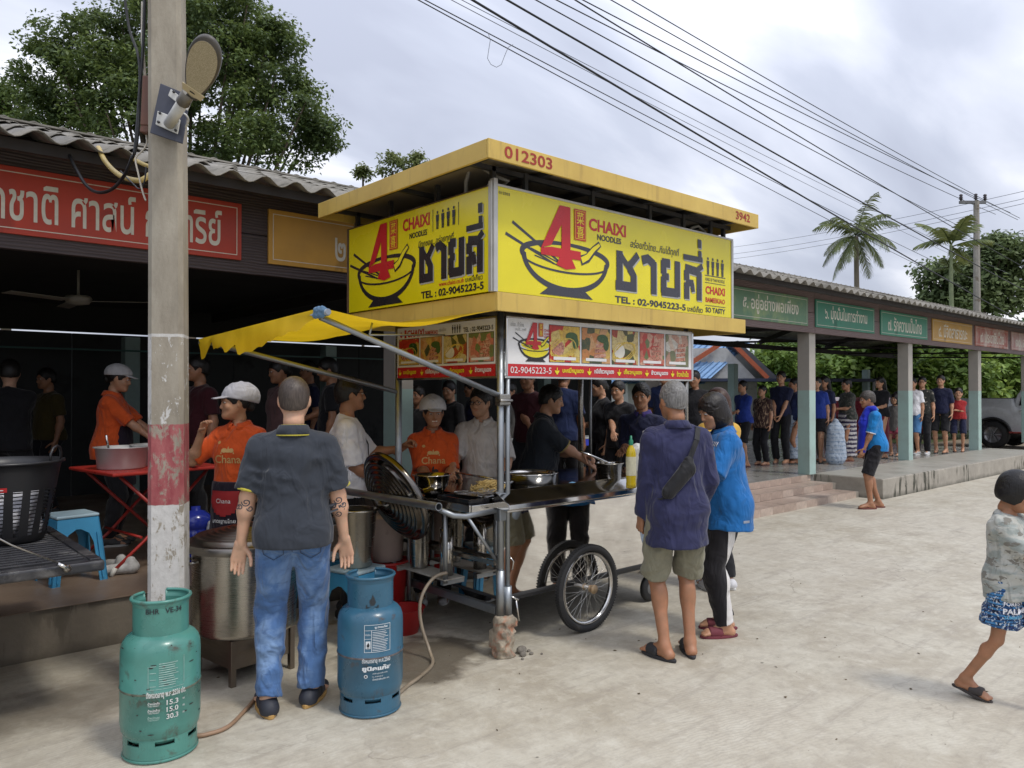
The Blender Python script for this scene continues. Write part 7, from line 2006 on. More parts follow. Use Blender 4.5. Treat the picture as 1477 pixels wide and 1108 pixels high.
lathe_thing('plastic_tub', [(0, 0), (.115, 0), (.13, .29), (.138, .29), (.138, .30), (0, .30)], mat('tub_pinkish', (.52, .42, .38), .35, var=.15), (c_.x, c_.y, .441), 'pinkish white tub sitting on the red bucket', 'tub')
c_ = at(582, 5.15); lathe_thing('red_basin', [(0, 0), (.10, 0), (.14, .16), (.15, .165), (.13, .16), (.09, .01), (0, .01)], mat('plastic_red', (.42, .02, .02), .4), (c_.x, c_.y, 0), 'low red basin on the ground under the cart shelf', 'basin')
c_ = at(376, 5.95); lathe_thing('steel_bowl', [(0, 0), (.05, 0), (.09, .03), (.12, .085), (.125, .085), (.09, .022), (0, .012)], M_STL, (c_.x, c_.y, ZF + .462), 'small steel bowl on the stool behind the man in jeans', 'bowl')
# things on the counter
c_ = Vector((2.945, 4.12, 0))
lathe_thing('mixing_bowl', [(0, 0), (.045, 0), (.075, .02), (.105, .07), (.118, .13), (.128, .134), (.128, .139), (.115, .137), (.10, .07), (.07, .024), (0, .006)], steel('bowl_steel', (.62, .60, .57), .14, (1, 1, 1), .02, .05), (c_.x, c_.y, .926), 'round stainless mixing bowl on the cart side shelf', 'bowl')
c_ = at(765, 5.35)
pm = MB(); pm.lathe([(0, .02), (.17, .02)], n=40)
pn = lathe_thing('boiling_pan', [(.17, .0), (.188, .0), (.19, .085), (.196, .092), (.190, .096), (.180, .09), (.178, .01)], M_STL, (c_.x, c_.y, .951), 'wide round boiling pan sunk into the counter in front of the man in black', 'pan', n=56)
b = MB(); b.lathe([(0, .075), (.180, .075)], n=40); b.build('soup', mat('soup_brown', (.10, .075, .05), .12, var=.3, vs=12), pn)
c_ = at(879, 5.42); b = MB(); b.tube([(.0, 0, .10), (-.11, .09, .16), (-.16, .13, .185)], .008, 8)
lathe_thing('small_pot', [(0, 0), (.07, 0), (.076, .008), (.093, .145), (.103, .148), (.103, .154), (.088, .152), (.07, .02), (0, .015)], M_BUK, (c_.x, c_.y, .951), 'small tapered steel pot with a ladle on the counter', 'pot')
b.lathe([(0, -.025), (.03, -.02), (.042, 0), (.036, .0), (0, -.012)], (0, 0, .11), 14); lo_ = b.build('ladle', M_STL, None, loc=(c_.x, c_.y, 1.0)); tag(lo_, 'steel ladle resting in the small tapered pot', 'ladle')
def bottle(px, D, z0, H, r, body, cap_m, label):
    c = at(px, D); root = empty('sauce_bottle', (c.x, c.y, z0), 0, label, 'bottle')
    b = MB(); b.lathe([(0, 0), (r, 0), (r, H * .08), (r * .94, H * .12), (r, H * .2), (r, H * .66), (r * .8, H * .74), (r * .42, H * .80), (r * .38, H * .84)], n=20); b.build('body', body, root)
    b = MB(); b.lathe([(r * .45, H * .82), (r * .45, H * .90), (r * .25, H * .93), (r * .2, H), (0, H)], n=14); b.build('cap', cap_m, root)
    b = MB(); b.lathe([(r + .001, H * .24), (r + .001, H * .60)], n=20); b.build('label', mat('bottle_label', (.65, .62, .45), .5, var=.2, vs=30), root)
bottle(910, 5.22, .951, .355, .034, mat('oil_yellow', (.60, .44, .02), .12, var=.1), mat('cap_green', (.02, .22, .12), .35), 'yellow oil bottle with a green cap at the end of the counter')
c_ = at(918, 5.30); F_ = Field(.02); F_.limb((0, 0, .06), (0, 0, .26), .055, .04).ball((.02, 0, .12), .05).ball((-.015, .01, .2), .04)
tag(link('plastic_bag', np_mesh('plastic_bag', *F_.mesh(.008, folds(.008, 3, 6))), mat('bag_white', (.62, .62, .60), .4), None, (c_.x, c_.y, .945)), 'crumpled white plastic bag behind the yellow oil bottle', 'bag')
c_ = at(826, 5.12); F_ = Field(.02); F_.limb((-.05, 0, .012), (.05, .01, .014), .026, .022).ball((0, 0, .02), .028)
tag(link('cloth_rag', np_mesh('cloth_rag', *F_.mesh(.006, folds(.006, 6, 9))), cloth('rag_lightblue', (.12, .28, .46)), None, (c_.x, c_.y, .955)), 'light blue rag lying on the counter by the reaching hand', 'rag')
# noodles on a tray
c_ = at(704, 4.92); rs_ = np.random.default_rng(2); b = MB()
for i in range(150):
    a = rs_.uniform(0, 6.28); r0 = rs_.uniform(.0, .09); ph = rs_.uniform(0, 6.28); k = rs_.uniform(.02, .05); cx_, cy_ = r0 * math.cos(a) * 1.3, r0 * math.sin(a) * .8
    zz = .012 + .055 * max(0, 1 - (r0 / .1) ** 2) * rs_.uniform(.5, 1)
    b.tube([(cx_ + k * math.cos(ph + t) * (1 + .3 * math.sin(3 * t)), cy_ + k * math.sin(ph + t) * .8, zz + .010 * math.sin(2 * t + ph)) for t in np.linspace(0, rs_.uniform(2.5, 5.5), 10)], .0022, 4, cap=False)
nd_ = b.build('noodles', mat('egg_noodle', (.48, .34, .12), .5, var=.3, vs=30), None, loc=(c_.x, c_.y, .965)); tag(nd_, 'heap of yellow egg noodles on the counter tray', 'noodles', kind='stuff')
b = MB(); b.box((0, 0, .006), (.36, .24, .006), rz=.2)
for s_ in (-1, 1): b.box((0, s_ * .118, .012), (.36, .004, .016)); 
tag(b.build('tray', M_STL, None, loc=(c_.x, c_.y, .951), bevel=.003), 'shallow steel tray under the heap of noodles', 'tray')
# black tray added for the side table's dark reflection, and steel canister under it
c_ = at(652, 4.85); b = MB(); b.bx((-.08, -.16, .0), (.08, .16, .006)); b.bx((-.08, -.16, .006), (-.073, .16, .03)); b.bx((.073, -.16, .006), (.08, .16, .03)); b.bx((-.072, -.16, .006), (.072, -.153, .03)); b.bx((-.072, .153, .006), (.072, .16, .03))
tag(b.build('tray', mat('tray_reflection_black', (.012, .012, .014), .15), None, loc=(2.93, 3.77, .926)), 'glossy black tray added for the dark reflection of the cart side shelf', 'tray')
lathe_thing('steel_canister', [(0, 0), (.06, 0), (.06, .01), (.085, .36), (.092, .365), (0, .365)], M_BUK, (2.955, 4.28, .428), 'tapered steel canister on the shelf under the side table', 'canister')
b = MB(); b.tube([(0, 0, 0), (.0, 0, .30)], .045, 14); tag(b.build('flask', steel('flask_steel', (.6, .58, .55), .12, (1, 1, 1), 0, .03), None, loc=(2.96, 3.98, .428)), 'slim shiny flask on the shelf under the side table', 'flask')

# blue folding table behind the cart
bt = empty('folding_table', (6.25, 6.42, ZF), 0, 'pale topped table with a thick bright blue frame behind the cart', 'table')
M_BF = mat('frame_blue', (.012, .03, .42), .4)
b = MB(); b.bx((-.66, -.28, .755), (.66, .28, .775)); b.build('tabletop', mat('laminate_pale', (.38, .40, .40), .4), bt, bevel=.004)
for y in (-.26, .26):
    b = MB(); b.beam((-.63, y, .715), (.63, y, .715), .03, .075); b.build('frame', M_BF, bt)
for x in (-.62, .62):
    for y in (-.26, .26): b = MB(); b.beam((x, y, 0), (x, y, .68), .045); b.build('leg', M_BF, bt)

# ------------------------------------------------------------------ left: red table, basins, jug, basket, tailgate
tc_ = at(214, 5.9); rt_ = empty('folding_table', (tc_.x, tc_.y, ZF), R(8), 'red metal folding table with crossed legs inside the pavilion', 'table')
M_RT = mat('table_red', (.36, .028, .02), .35, var=.15, dirt=.08)
b = MB(); b.bx((-.42, -.40, .71), (.42, .40, .735)); b.build('tabletop', M_RT, rt_, bevel=.010, segs=3)
for y, s_ in ((-.30, 1), (.30, 1)):
    for k, (x0, x1) in enumerate(((-.33, .33), (.33, -.33))):
        b = MB(); b.tube([(x0, y + .02 * k, .70), (x0 + (x1 - x0) * .72, y + .02 * k, .22), (x1 * 1.12, y + .02 * k, .03)], .0125, 8); lo_ = b.build('leg', M_RT, rt_)
        b = MB(); b.tube([(x1 * 1.06, y + .02 * k, .055), (x1 * 1.15, y + .02 * k, .0)], .017, 8); b.build('rubber_foot', mat('rubber_white', (.55, .53, .48), .6), lo_)
for x in (-.18, .18):
    b = MB(); b.tube([(x, -.30, .25), (x, .32, .25)], .010, 8); b.build('crossbar', M_RT, rt_)
M_ALU = mat('aluminium_dull', (.50, .50, .50), .42, .45, var=.12)
c_ = at(176, 5.72)
bn = lathe_thing('aluminium_basin', [(0, 0), (.158, 0), (.164, .008), (.176, .15), (.192, .155), (.192, .16), (.170, .158), (.155, .015), (0, .012)], M_ALU, (c_.x, c_.y, ZF + .737), 'dull aluminium basin on the red table, beside the lamp pole', 'basin', 'aluminium basins on the red table', n=44)
c2_ = at(226, 6.0)
bn2 = copy_tree(bn); bn2.location = (c2_.x, c2_.y, ZF + .737); bn2['label'] = 'second aluminium basin, mostly hidden behind the lamp pole'
b = MB(); b.tube([(-.10, -.07, .10), (-.13, -.10, .24)], .008, 8); tag(b.build('spoon', M_STL, None, loc=(c_.x, c_.y, ZF + .75)), 'white metal spoon handle sticking out of the basin', 'spoon')
c_ = at(285, 5.85); F_ = Field(.03); [F_.ball((random.uniform(-.08, .08), random.uniform(-.08, .08), .04 + .02 * i), .045) for i in range(5)]
tag(link('food_bag', np_mesh('food_bag', *F_.mesh(.01, folds(.008, 2, 5))), mat('bag_dull', (.16, .15, .13), .3), None, (c_.x - .12, c_.y, ZF + .735)), 'dull clear bag of food on the red table edge', 'bag')
c_ = at(283, 5.95)
lathe_thing('water_jug', [(0, 0), (.115, 0), (.125, .02), (.125, .10), (.118, .11), (.118, .13), (.125, .14), (.125, .23), (.118, .24), (.118, .26), (.125, .27), (.12, .34), (.06, .385), (.035, .39), (.035, .42), (0, .42)], mat('jug_blue', (.018, .03, .24), .18), (c_.x, c_.y, ZF), 'dark blue water jug standing beneath the red table', 'water jug')
c_ = at(310, 5.9); F_ = Field(.03); F_.limb((0, 0, .08), (-.03, 0, .30), .09, .02).ball((.03, .02, .07), .08)
tag(link('plastic_bag', np_mesh('plastic_bag', *F_.mesh(.012, folds(.008, 8, 5))), mat('bag_clear', (.30, .31, .33), .3), None, (c_.x, c_.y, ZF)), 'knotted grey plastic bag on the floor beside the blue jug', 'bag')
# shoes left on the plinth under the table
for i, (px_, D_, a) in enumerate(((169, 5.62, .3), (176, 5.50, 1.2))):
    F_ = Field(.02); F_.limb((0, -.07, .045), (0, .10, .035), .042, .035).limb((0, -.08, .05), (0, -.06, .09), .04, .034).cut((0, 0, -1), (0, 0, 0))
    c_ = at(px_, D_); tag(link('sneaker', np_mesh('sneaker', *F_.mesh(.008, folds(.003, 3, 8))), mat('sneaker_grey', (.42, .41, .39), .7, var=.3, vs=25), None, (c_.x, c_.y, ZF), (0, 0, a)), ['grey sneaker further back under the red table', 'grey sneaker nearest the plinth edge under the table'][i], 'sneaker', 'sneakers under the red table')

def side_profile(kind):
    if kind == 'pickup': return [(0, .52), (.0, 1.10), (.02, 1.42), (1.52, 1.42), (1.56, 1.48), (1.72, 1.80), (1.95, 1.88), (3.0, 1.86), (3.35, 1.72), (4.0, 1.30), (5.15, 1.18), (5.30, .95), (5.32, .55), (5.1, .45), (.2, .45)]
    return [(0, .45), (-.02, .90), (.15, 1.0), (.45, 1.36), (.8, 1.47), (1.9, 1.47), (2.4, 1.38), (3.0, 1.02), (3.9, .92), (4.05, .70), (4.05, .40), (3.9, .32), (.2, .32)]
def vehicle(name, kind, loc, rz, paint, label, tail_open=False, decals=None):
    root = empty(name, loc, rz, label, 'pickup truck' if kind == 'pickup' else 'car')
    Wd = 1.80 if kind == 'pickup' else 1.65; pr = side_profile(kind); wheels = (1.05, 4.25) if kind == 'pickup' else (.75, 3.25); wr = .39 if kind == 'pickup' else .30
    # lower body with wheel arches, built as slices along x
    def top_z(x): 
        P2 = [p for p in pr if p[1] > .6 or p == pr[0]]; P2 = sorted(set(P2)); return float(np.interp(x, [p[0] for p in P2], [p[1] for p in P2]))
    L_ = pr[-3][0]; belt_ = 1.18 if kind == 'pickup' else .92
    xs_ = sorted(set(list(np.linspace(0, L_, 60)) + [w - wr - .06 for w in wheels] + [w + wr + .06 for w in wheels]))
    b = MB(); rows = []
    for x in xs_:
        zb = .47 if kind == 'pickup' else .30
        for w in wheels:
            if abs(x - w) < wr + .07: zb = max(zb, wr + math.sqrt(max(0, (wr + .07) ** 2 - (x - w) ** 2)))
        zt = min(top_z(x), belt_ if (kind != 'pickup' or x > 1.55) else 1.42); hw = Wd / 2 - (.05 if x < .15 or x > L_ - .25 else 0); zt = max(zt, zb + .05)
        rows.append([(x, -hw + .02, zb), (x, -hw, zb + (zt - zb) * .35), (x, -hw + .01, zb + (zt - zb) * .75), (x, -hw + .06, zt), (x, hw - .06, zt), (x, hw - .01, zb + (zt - zb) * .75), (x, hw, zb + (zt - zb) * .35), (x, hw - .02, zb)])
    n_ = 8; vs = [p for r_ in rows for p in r_]
    fs = [(i * n_ + k, (i + 1) * n_ + k, (i + 1) * n_ + k + 1, i * n_ + k + 1) for i in range(len(rows) - 1) for k in range(7) if not (kind == 'pickup' and k == 3 and rows[i][0][0] < 1.45)]
    fs += [tuple(range(8))] if not tail_open else []; fs += [tuple((len(rows) - 1) * n_ + k for k in range(8))[::-1]]
    b.add(vs, fs, True)
    bo = b.build('body', paint, root)
    if kind == 'pickup':
        b = MB()
        for s_ in (-1, 1): b.bx((.02, s_ * (Wd / 2 - .10), .80), (1.5, s_ * (Wd / 2 - .06), 1.43))
        b.bx((1.46, -Wd / 2 + .06, .78), (1.50, Wd / 2 - .06, 1.43)); b.bx((0, -Wd / 2 + .07, .76), (1.5, Wd / 2 - .07, .80)); b.build('bed', mat('bed_black', (.02, .02, .022), .6), root, bevel=.006)
        if not tail_open: b = MB(); b.bx((-.03, -Wd / 2 + .09, .80), (.0, Wd / 2 - .09, 1.41)); b.build('tailgate', paint, root, bevel=.01)
        b = MB(); xb_ = .06 if tail_open else -.12; b.tube([(xb_, -Wd / 2 + .1, .60), (xb_, Wd / 2 - .1, .60)], .05, 10); b.build('bumper', M_STL, root)
    # cabin
    cb = [(1.56, belt_), (1.62, 1.50), (1.78, 1.80), (2.0, 1.88), (3.0, 1.86), (3.30, 1.72), (3.98, 1.26), (4.05, belt_)] if kind == 'pickup' else [(.05, belt_), (.20, 1.05), (.48, 1.36), (.82, 1.46), (1.9, 1.46), (2.35, 1.36), (3.0, 1.0), (3.05, belt_)]
    zmax = max(z for _, z in cb); b = MB(); hwf = lambda z: Wd / 2 - .06 - .16 * (z - belt_) / (zmax - belt_)
    vs = [(x, -hwf(z), z) for x, z in cb] + [(x, hwf(z), z) for x, z in cb]; n_ = len(cb)
    b.add(vs, [tuple(range(n_))[::-1], tuple(range(n_, 2 * n_))] + [(i, i + 1, n_ + i + 1, n_ + i) for i in range(n_ - 1)])
    b.build('cab', paint, root, bevel=.03, segs=3)
    M_GL = mat('car_glass', (.012, .014, .016), .06, spec=.8)
    wins = [[(1.70, 1.24), (1.76, 1.50), (1.90, 1.74), (2.42, 1.78), (2.42, 1.24)], [(2.50, 1.24), (2.50, 1.78), (2.95, 1.76), (3.22, 1.65), (3.75, 1.28), (3.72, 1.24)]] if kind == 'pickup' else [[(.42, .98), (.62, 1.30), (1.25, 1.38), (1.25, .98)], [(1.32, .98), (1.32, 1.38), (1.9, 1.38), (2.25, 1.30), (2.75, 1.0), (2.7, .98)]]
    for s_ in (-1, 1):
        for wp in wins:
            b = MB(); vs = [(x, s_ * (hwf(z) + .004), z) for x, z in wp]; b.add(vs, [tuple(range(len(wp)))]); b.build('window', M_GL, root)
            b = MB()
            ring_ = [(x, s_ * (hwf(z) + .005), z) for x, z in wp]; b.tube(ring_, .012, 5, closed=True); b.build('window_trim', M_DKS, root)
        for xw in ((2.46, 3.45) if kind == 'pickup' else (1.28, 2.6)):
            b = MB(); b.bx((xw - .004, s_ * (Wd / 2 - .004), .62), (xw + .004, s_ * (Wd / 2 + .001), belt_ - .04)); b.build('door_seam', M_DKS, root)
        for xh in ((1.80, 2.62) if kind == 'pickup' else (.55, 1.45)):
            b = MB(); b.box((xh, s_ * (Wd / 2 + .008), belt_ - .10), (.16, .03, .035)); b.build('door_handle', M_STL if kind == 'pickup' else paint, root, bevel=.008)
        if kind == 'pickup':
            b = MB(); b.beam((1.5, s_ * (Wd / 2 + .04), .47), (3.7, s_ * (Wd / 2 + .04), .47), .14, .04); b.build('side_step', mat('step_red', (.22, .03, .025), .5), root, bevel=.01)
            for w in wheels:
                b = MB(); arc = [(w + (wr + .085) * math.cos(t), s_ * (Wd / 2 + .012), wr + (wr + .085) * math.sin(t)) for t in np.linspace(.02, PI - .02, 22)]; b.tube(arc, .034, 8); b.build('wheel_arch', mat('arch_black', (.02, .02, .022), .6), root)
            b = MB(); b.bx((.012, s_ * (Wd / 2 - .04), .88), (-.012, s_ * (Wd / 2 - .14), 1.30)); b.build('tail_light', mat('lens_red', (.30, .015, .012), .2), root, bevel=.01)
    for w in wheels:
        for s_ in (-1, 1):
            M = Matrix.Rotation(R(90) * s_, 3, 'X'); b = MB(); c = (w, s_ * (Wd / 2 - .12), wr)
            b.lathe([(wr * .6, -.11), (wr * .92, -.12), (wr, -.08), (wr, .08), (wr * .92, .12), (wr * .62, .11), (wr * .6, .06)], c, 36, M=M); wo = b.build('wheel', M_RUB, root)
            b = MB(); b.lathe([(wr * .62, -.10), (wr * .58, -.07), (wr * .5, -.05), (0, -.04)], c, 24, M=M)
            b.build('rim', mat('alloy', (.35, .35, .36), .35, .8), wo)
            for k in range(6):
                a = k * PI / 3; b = MB(); p0 = Vector((w, s_ * (Wd / 2 - .035), wr)); b.beam(p0, p0 + Vector((math.cos(a) * wr * .58, 0, math.sin(a) * wr * .58)), .03, .05, up=(0, 1, 0)); b.build('rim_spoke', mat('alloy', (.35, .35, .36), .35, .8), wo)
    return root, bo
def car_paint(name, col, metal=.5):
    m = mat(name, col, .28, metal, var=.06, coat=.6, dirt=.0, rvar=.06); return m
M_SIL = car_paint('paint_silver', (.50, .515, .53), .0)
th_ = VIEW - R(141); wd_ = at(1431, 22) - Vector((math.cos(th_), math.sin(th_), 0)) * 1.05 - Vector((math.sin(th_), -math.cos(th_), 0)) * .9
tk, bo = vehicle('pickup_truck', 'pickup', wd_, th_, M_SIL, 'silver double cab pickup parked past the last column')
rs_ = np.random.default_rng(9); st = []
for i in range(11):
    x0, z0 = 2.0 + i * .10, .80 + .06 * math.sin(i)
    st.append(([(x0 + .12 * k, z0 + .05 * math.sin(1.7 * k + i) + .04 * k) for k in range(5)], .008))
flatstrip(tk, lambda u, v, w: (u, -.905 - w, v), st, mat('decal_dark', (.10, .10, .11), .5), 'scroll_decal', .004)
vehicle('hatchback_car', 'car', (20.9, 9.9, 0), 0, car_paint('paint_maroon', (.30, .035, .05), .2), 'maroon hatchback parked behind the queue')
tp_, _ = vehicle('pickup_truck', 'pickup', (.40, 4.70, 0), PI, car_paint('paint_black', (.02, .021, .024), .3), 'black pickup backed up at the edge with its tailgate lowered', tail_open=True)
# lowered tailgate of that pickup: a ribbed black liner
M_LIN = mat('liner_black', (.030, .030, .034), .32, var=.2, vs=10, dirt=.35, dcol=(.13, .125, .12), ds=3.5, bmp=.1, bs=50)
TX0, TX1, TY0, TY1, TZ = .40, .985, 4.06, 5.30, .80
def tg(x, y, z): return (-(x - .40), -(y - 4.70), z)                # into the truck's own axes
b = MB(); b.bx(tg(TX0, TY0, TZ - .055), tg(TX1, TY1, TZ - .004)); tgo = b.build('tailgate', M_LIN, tp_, bevel=.012, segs=3)
k = 0; y = TY0 + .08
while y < TY1 - .05:
    b = MB(); b.bx(tg(TX0 + .02, y, TZ - .004), tg(TX1 - .075, y + .032, TZ + .007)); b.build('liner_rib', M_LIN, tgo, bevel=.003); y += .062
b = MB(); b.bx(tg(TX1 - .06, TY0 + .03, TZ - .004), tg(TX1 - .01, TY1 - .03, TZ + .004)); b.build('liner_lip', M_LIN, tgo, bevel=.003)
b = MB(); b.tube([tg(TX0 - .25, TY0 - .02, 1.25), tg(.60, TY0 - .022, .92), tg(.80, TY0 - .02, TZ + .005)], .0045, 6); b.lathe([(0, 0), (.016, 0), (.018, .006), (.008, .012), (0, .012)], tg(.82, TY0 - .012, TZ - .018), 14, M=Matrix.Rotation(R(-90), 3, 'X')); b.build('stay_cable', M_STD, tgo)
b = MB(); b.tube([tg(.78, TY0 - .02, TZ + .01), tg(.83, TY0 - .02, TZ - .02)], .010, 8); b.build('cable_end', M_STL, tgo)
# basket
kc = at(8, 4.10); bk = empty('laundry_basket', (kc.x, kc.y, TZ + .008), .1, 'black slotted plastic basket on the lowered tailgate', 'basket')
M_BAS = mat('basket_black', (.016, .016, .018), .42, var=.15)
rb_, rt2 = .185, .262; Hb = .43
rr_ = lambda z: rb_ + (rt2 - rb_) * (z / Hb) ** .9
b = MB(); b.lathe([(rr_(.28), .28), (rr_(.38), .38), (rr_(Hb) + .004, Hb), (rr_(Hb) + .016, Hb), (rr_(Hb) + .018, Hb - .012), (rr_(Hb) + .006, Hb - .014)], n=60); b.build('rim', M_BAS, bk)
b = MB(); b.lathe([(0, .004), (rb_ * .95, .004), (rb_, .012), (rr_(.045), .045)], n=60); b.build('base', M_BAS, bk)
b = MB()
for i in range(18):
    a = 2 * PI * i / 18; w_ = .050
    for (z0, z1) in ((.04, .16), (.16, .285)):
        vs = []
        for z in (z0, z1):
            for s_ in (-1, 1):
                aa = a + s_ * w_ * .5 * (rb_ / rr_(z)) / rr_(z) * 1.0; vs.append((rr_(z) * math.cos(aa), rr_(z) * math.sin(aa), z))
        b.add([vs[0], vs[1], vs[3], vs[2]], [(0, 1, 2, 3)])
b.build('ribs', M_BAS, bk)
b = MB()
for k in range(12):
    z = .056 + k * .0195; b.lathe([(rr_(z) - .003, z), (rr_(z), z + .0065)], n=60)
b.build('slots', M_BAS, bk)
b = MB(); b.tube([(rt2 * math.cos(t) , rt2 * math.sin(t), Hb + hh_) for t, hh_ in ((-.95, -.01), (-.93, .035), (-.85, .065), (-.72, .075), (-.58, .065), (-.50, .035), (-.48, -.01))], .007, 8); b.build('handle', M_BAS, bk)
fb2 = lambda u, v, w: ((rr_(v) + .004 + w) * math.sin(u / .25), -(rr_(v) + .004 + w) * math.cos(u / .25), v)
fb3 = lambda u, v, w: Vector(((rr_(v) + .004 + w) * math.cos(VIEW - PI + .42 + u / .25 - .1), (rr_(v) + .004 + w) * math.sin(VIEW - PI + .42 + u / .25 - .1), v))
flat(bk, fb3, [rect(0, .283, .012, .306), rect(.012, .283, .024, .306), rect(.024, .283, .036, .306), rect(.036, .283, .050, .306)], M_RED, 'tag_red', .001)
flat(bk, fb3, [rect(.004, .288, .012, .300), rect(.018, .292, .034, .297)], M_WHT, 'tag_print', .003)
F_ = Field(.04)  # white sack added inside so the basket slots read bright
for i in range(9): F_.ball((.09 * math.cos(i * 2.3), .09 * math.sin(i * 2.3), .07 + .022 * i), .085)
F_.cut((0, 0, -1), (0, 0, 0)); tag(link('added_sack', np_mesh('added_sack', *F_.mesh(.012, folds(.012, 5, 2.4))), mat('sack_white', (.66, .66, .70), .5), None, (kc.x, kc.y, TZ + .014)), 'crumpled white sack added to show bright through the slots of the black basket', 'sack')
# bits lying about the yard
rs_ = np.random.default_rng(21)
b = MB()
for i in range(110):
    q = at(rs_.uniform(300, 1470), rs_.uniform(3.2, 9)); a = rs_.uniform(0, 6.28); l_ = rs_.uniform(.004, .015); w_ = l_ * rs_.uniform(.2, .7)
    d = Vector((math.cos(a), math.sin(a), 0)); e_ = Vector((-math.sin(a), math.cos(a), 0)); q.z = .002
    b.add([q - d * l_, q + e_ * w_ + Vector((0, 0, .004)), q + d * l_ + Vector((0, 0, .002)), q - e_ * w_], [(0, 1, 2, 3)])
tag(b.build('litter', mat('leaf_litter', (.10, .07, .035), .9, var=.4, vs=30)), 'dry leaf crumbs and grit scattered on the concrete', 'litter', kind='stuff')
# ------------------------------------------------------------------ people
def side_stripe(n, v, c):
    s_ = nd(n, 'ShaderNodeSeparateXYZ'); n.links.new(v, s_.inputs[0])
    f = math_(n, 'MULTIPLY', math_(n, 'LESS_THAN', s_.outputs[0], -.10), math_(n, 'LESS_THAN', math_(n, 'ABSOLUTE', math_(n, 'ADD', s_.outputs[1], -.012)), .030))
    return mixc(n, f, c, (.66, .64, .62))
def pat_noise(c2, sc=12, a=.5, b_=.56, stretch=(1, 1, 1), c3=None):
    def f(n, v, c):
        mp_ = nd(n, 'ShaderNodeMapping'); n.links.new(v, mp_.inputs[0]); mp_.inputs['Scale'].default_value = stretch
        c = mixc(n, rampf(n, noise(n, mp_.outputs[0], sc, 3, .6, .8), a, b_), c, c2)
        if c3: c = mixc(n, rampf(n, noise(n, mp_.outputs[0], sc * 1.7, 3, .6, .4), .56, .60), c, c3)
        return c
    return f
def pat_bands(c2, sc=9, w=.5):
    def f(n, v, c):
        s = nd(n, 'ShaderNodeSeparateXYZ'); n.links.new(v, s.inputs[0])
        k = math_(n, 'FRACT', math_(n, 'MULTIPLY', math_(n, 'ADD', s.outputs[2], math_(n, 'MULTIPLY', noise(n, v, 25, 3), .02)), sc))
        g_ = math_(n, 'GREATER_THAN', math_(n, 'MULTIPLY', k, rampf(n, noise(n, v, 40, 2), .3, .7, .6, 1.5)), w)
        return mixc(n, g_, c, c2)
    return f
def pat_denim(n, v, c):
    s = nd(n, 'ShaderNodeSeparateXYZ'); n.links.new(v, s.inputs[0])
    c = mixc(n, rampf(n, noise(n, v, 5, 4, .6, .5), .46, .64, 0, .85), c, (.20, .31, .50))
    mp_ = nd(n, 'ShaderNodeMapping'); n.links.new(v, mp_.inputs[0]); mp_.inputs['Scale'].default_value = (1, 1, 3)
    return mixc(n, rampf(n, noise(n, mp_.outputs[0], 9, 5, .65, 1.0), .55, .68, 0, .4), c, (.025, .05, .12))
C_NAVYP = cloth('polo_slate', (.034, .040, .052), fold=.5, var=.12); C_YTRIM = cloth('trim_yellow', (.46, .40, .05))
C_JEAN = cloth('denim_blue', (.075, .155, .33), fold=.7, weave=.35, pat=pat_denim)
C_NAVS = cloth('shirt_navy', (.028, .030, .080), fold=.6, var=.2); C_OLIVE = cloth('shorts_khaki', (.215, .205, .145), fold=.6)
C_BLUE = cloth('polo_blue', (.012, .13, .38), fold=.5); C_BLACK = cloth('track_black', (.014, .013, .016), fold=.5); C_TRK = cloth('track_striped', (.014, .013, .016), fold=.4, pat=lambda n, v, c: side_stripe(n, v, c)); C_WHITE = cloth('cotton_white', (.78, .78, .82), fold=.5)
C_ORANGE = cloth('polo_orange', (.66, .095, .018), fold=.6); C_CREAM = cloth('shirt_cream', (.60, .56, .52), fold=.6); C_BPOLO = cloth('polo_black', (.018, .022, .028), fold=.5)
C_GOLD = cloth('trim_gold', (.40, .30, .10)); C_DNAV = cloth('polo_dark_navy', (.014, .017, .05), fold=.5)
C_CAMO = cloth('tee_camo', (.30, .33, .31), pat=pat_noise((.42, .42, .38), 6, .46, .56, (1, 1, 2.2), (.19, .18, .155)), fold=.5)
def pat_print(n, v, c):
    vo = nd(n, 'ShaderNodeTexBrick'); mp_ = nd(n, 'ShaderNodeMapping'); n.links.new(v, mp_.inputs[0]); mp_.inputs['Rotation'].default_value = (R(90), 0, 0); mp_.inputs['Scale'].default_value = (10, 10, 10)
    n.links.new(mp_.outputs[0], vo.inputs['Vector']); vo.inputs['Scale'].default_value = 1.2
    vo.inputs['Color1'].default_value = (.012, .03, .12, 1); vo.inputs['Color2'].default_value = (.05, .20, .42, 1); vo.inputs['Mortar'].default_value = (.01, .015, .04, 1); vo.inputs['Mortar Size'].default_value = .03
    return mixc(n, rampf(n, noise(n, v, 60, 2), .57, .60), vo.outputs[0], (.45, .50, .55))
C_PSH = cloth('shorts_printed', (.02, .05, .18), pat=pat_print, fold=.3)
C_YTEE = cloth('tee_yellow', (.60, .36, .06)); C_MAR = cloth('shirt_maroon', (.042, .006, .010)); C_PINK = cloth('shirt_dusty_pink', (.12, .065, .065)); C_DARK = cloth('shirt_near_black', (.012, .012, .015))
C_DMUST = cloth('shirt_dark_mustard', (.06, .045, .012)); C_JERS = cloth('jersey_blue_dark', (.012, .022, .075)); C_RED = cloth('tee_red', (.34, .022, .025)); C_RBLU = cloth('tee_royal', (.015, .04, .25))
C_GREYT = cloth('tee_grey', (.17, .16, .15)); C_SAR = cloth('sarong_patterned', (.035, .028, .06), pat=pat_bands((.42, .40, .40), 11, .52)); C_PLAID = cloth('plaid_pale', (.36, .42, .50), pat=pat_bands((.14, .20, .30), 14, .92))
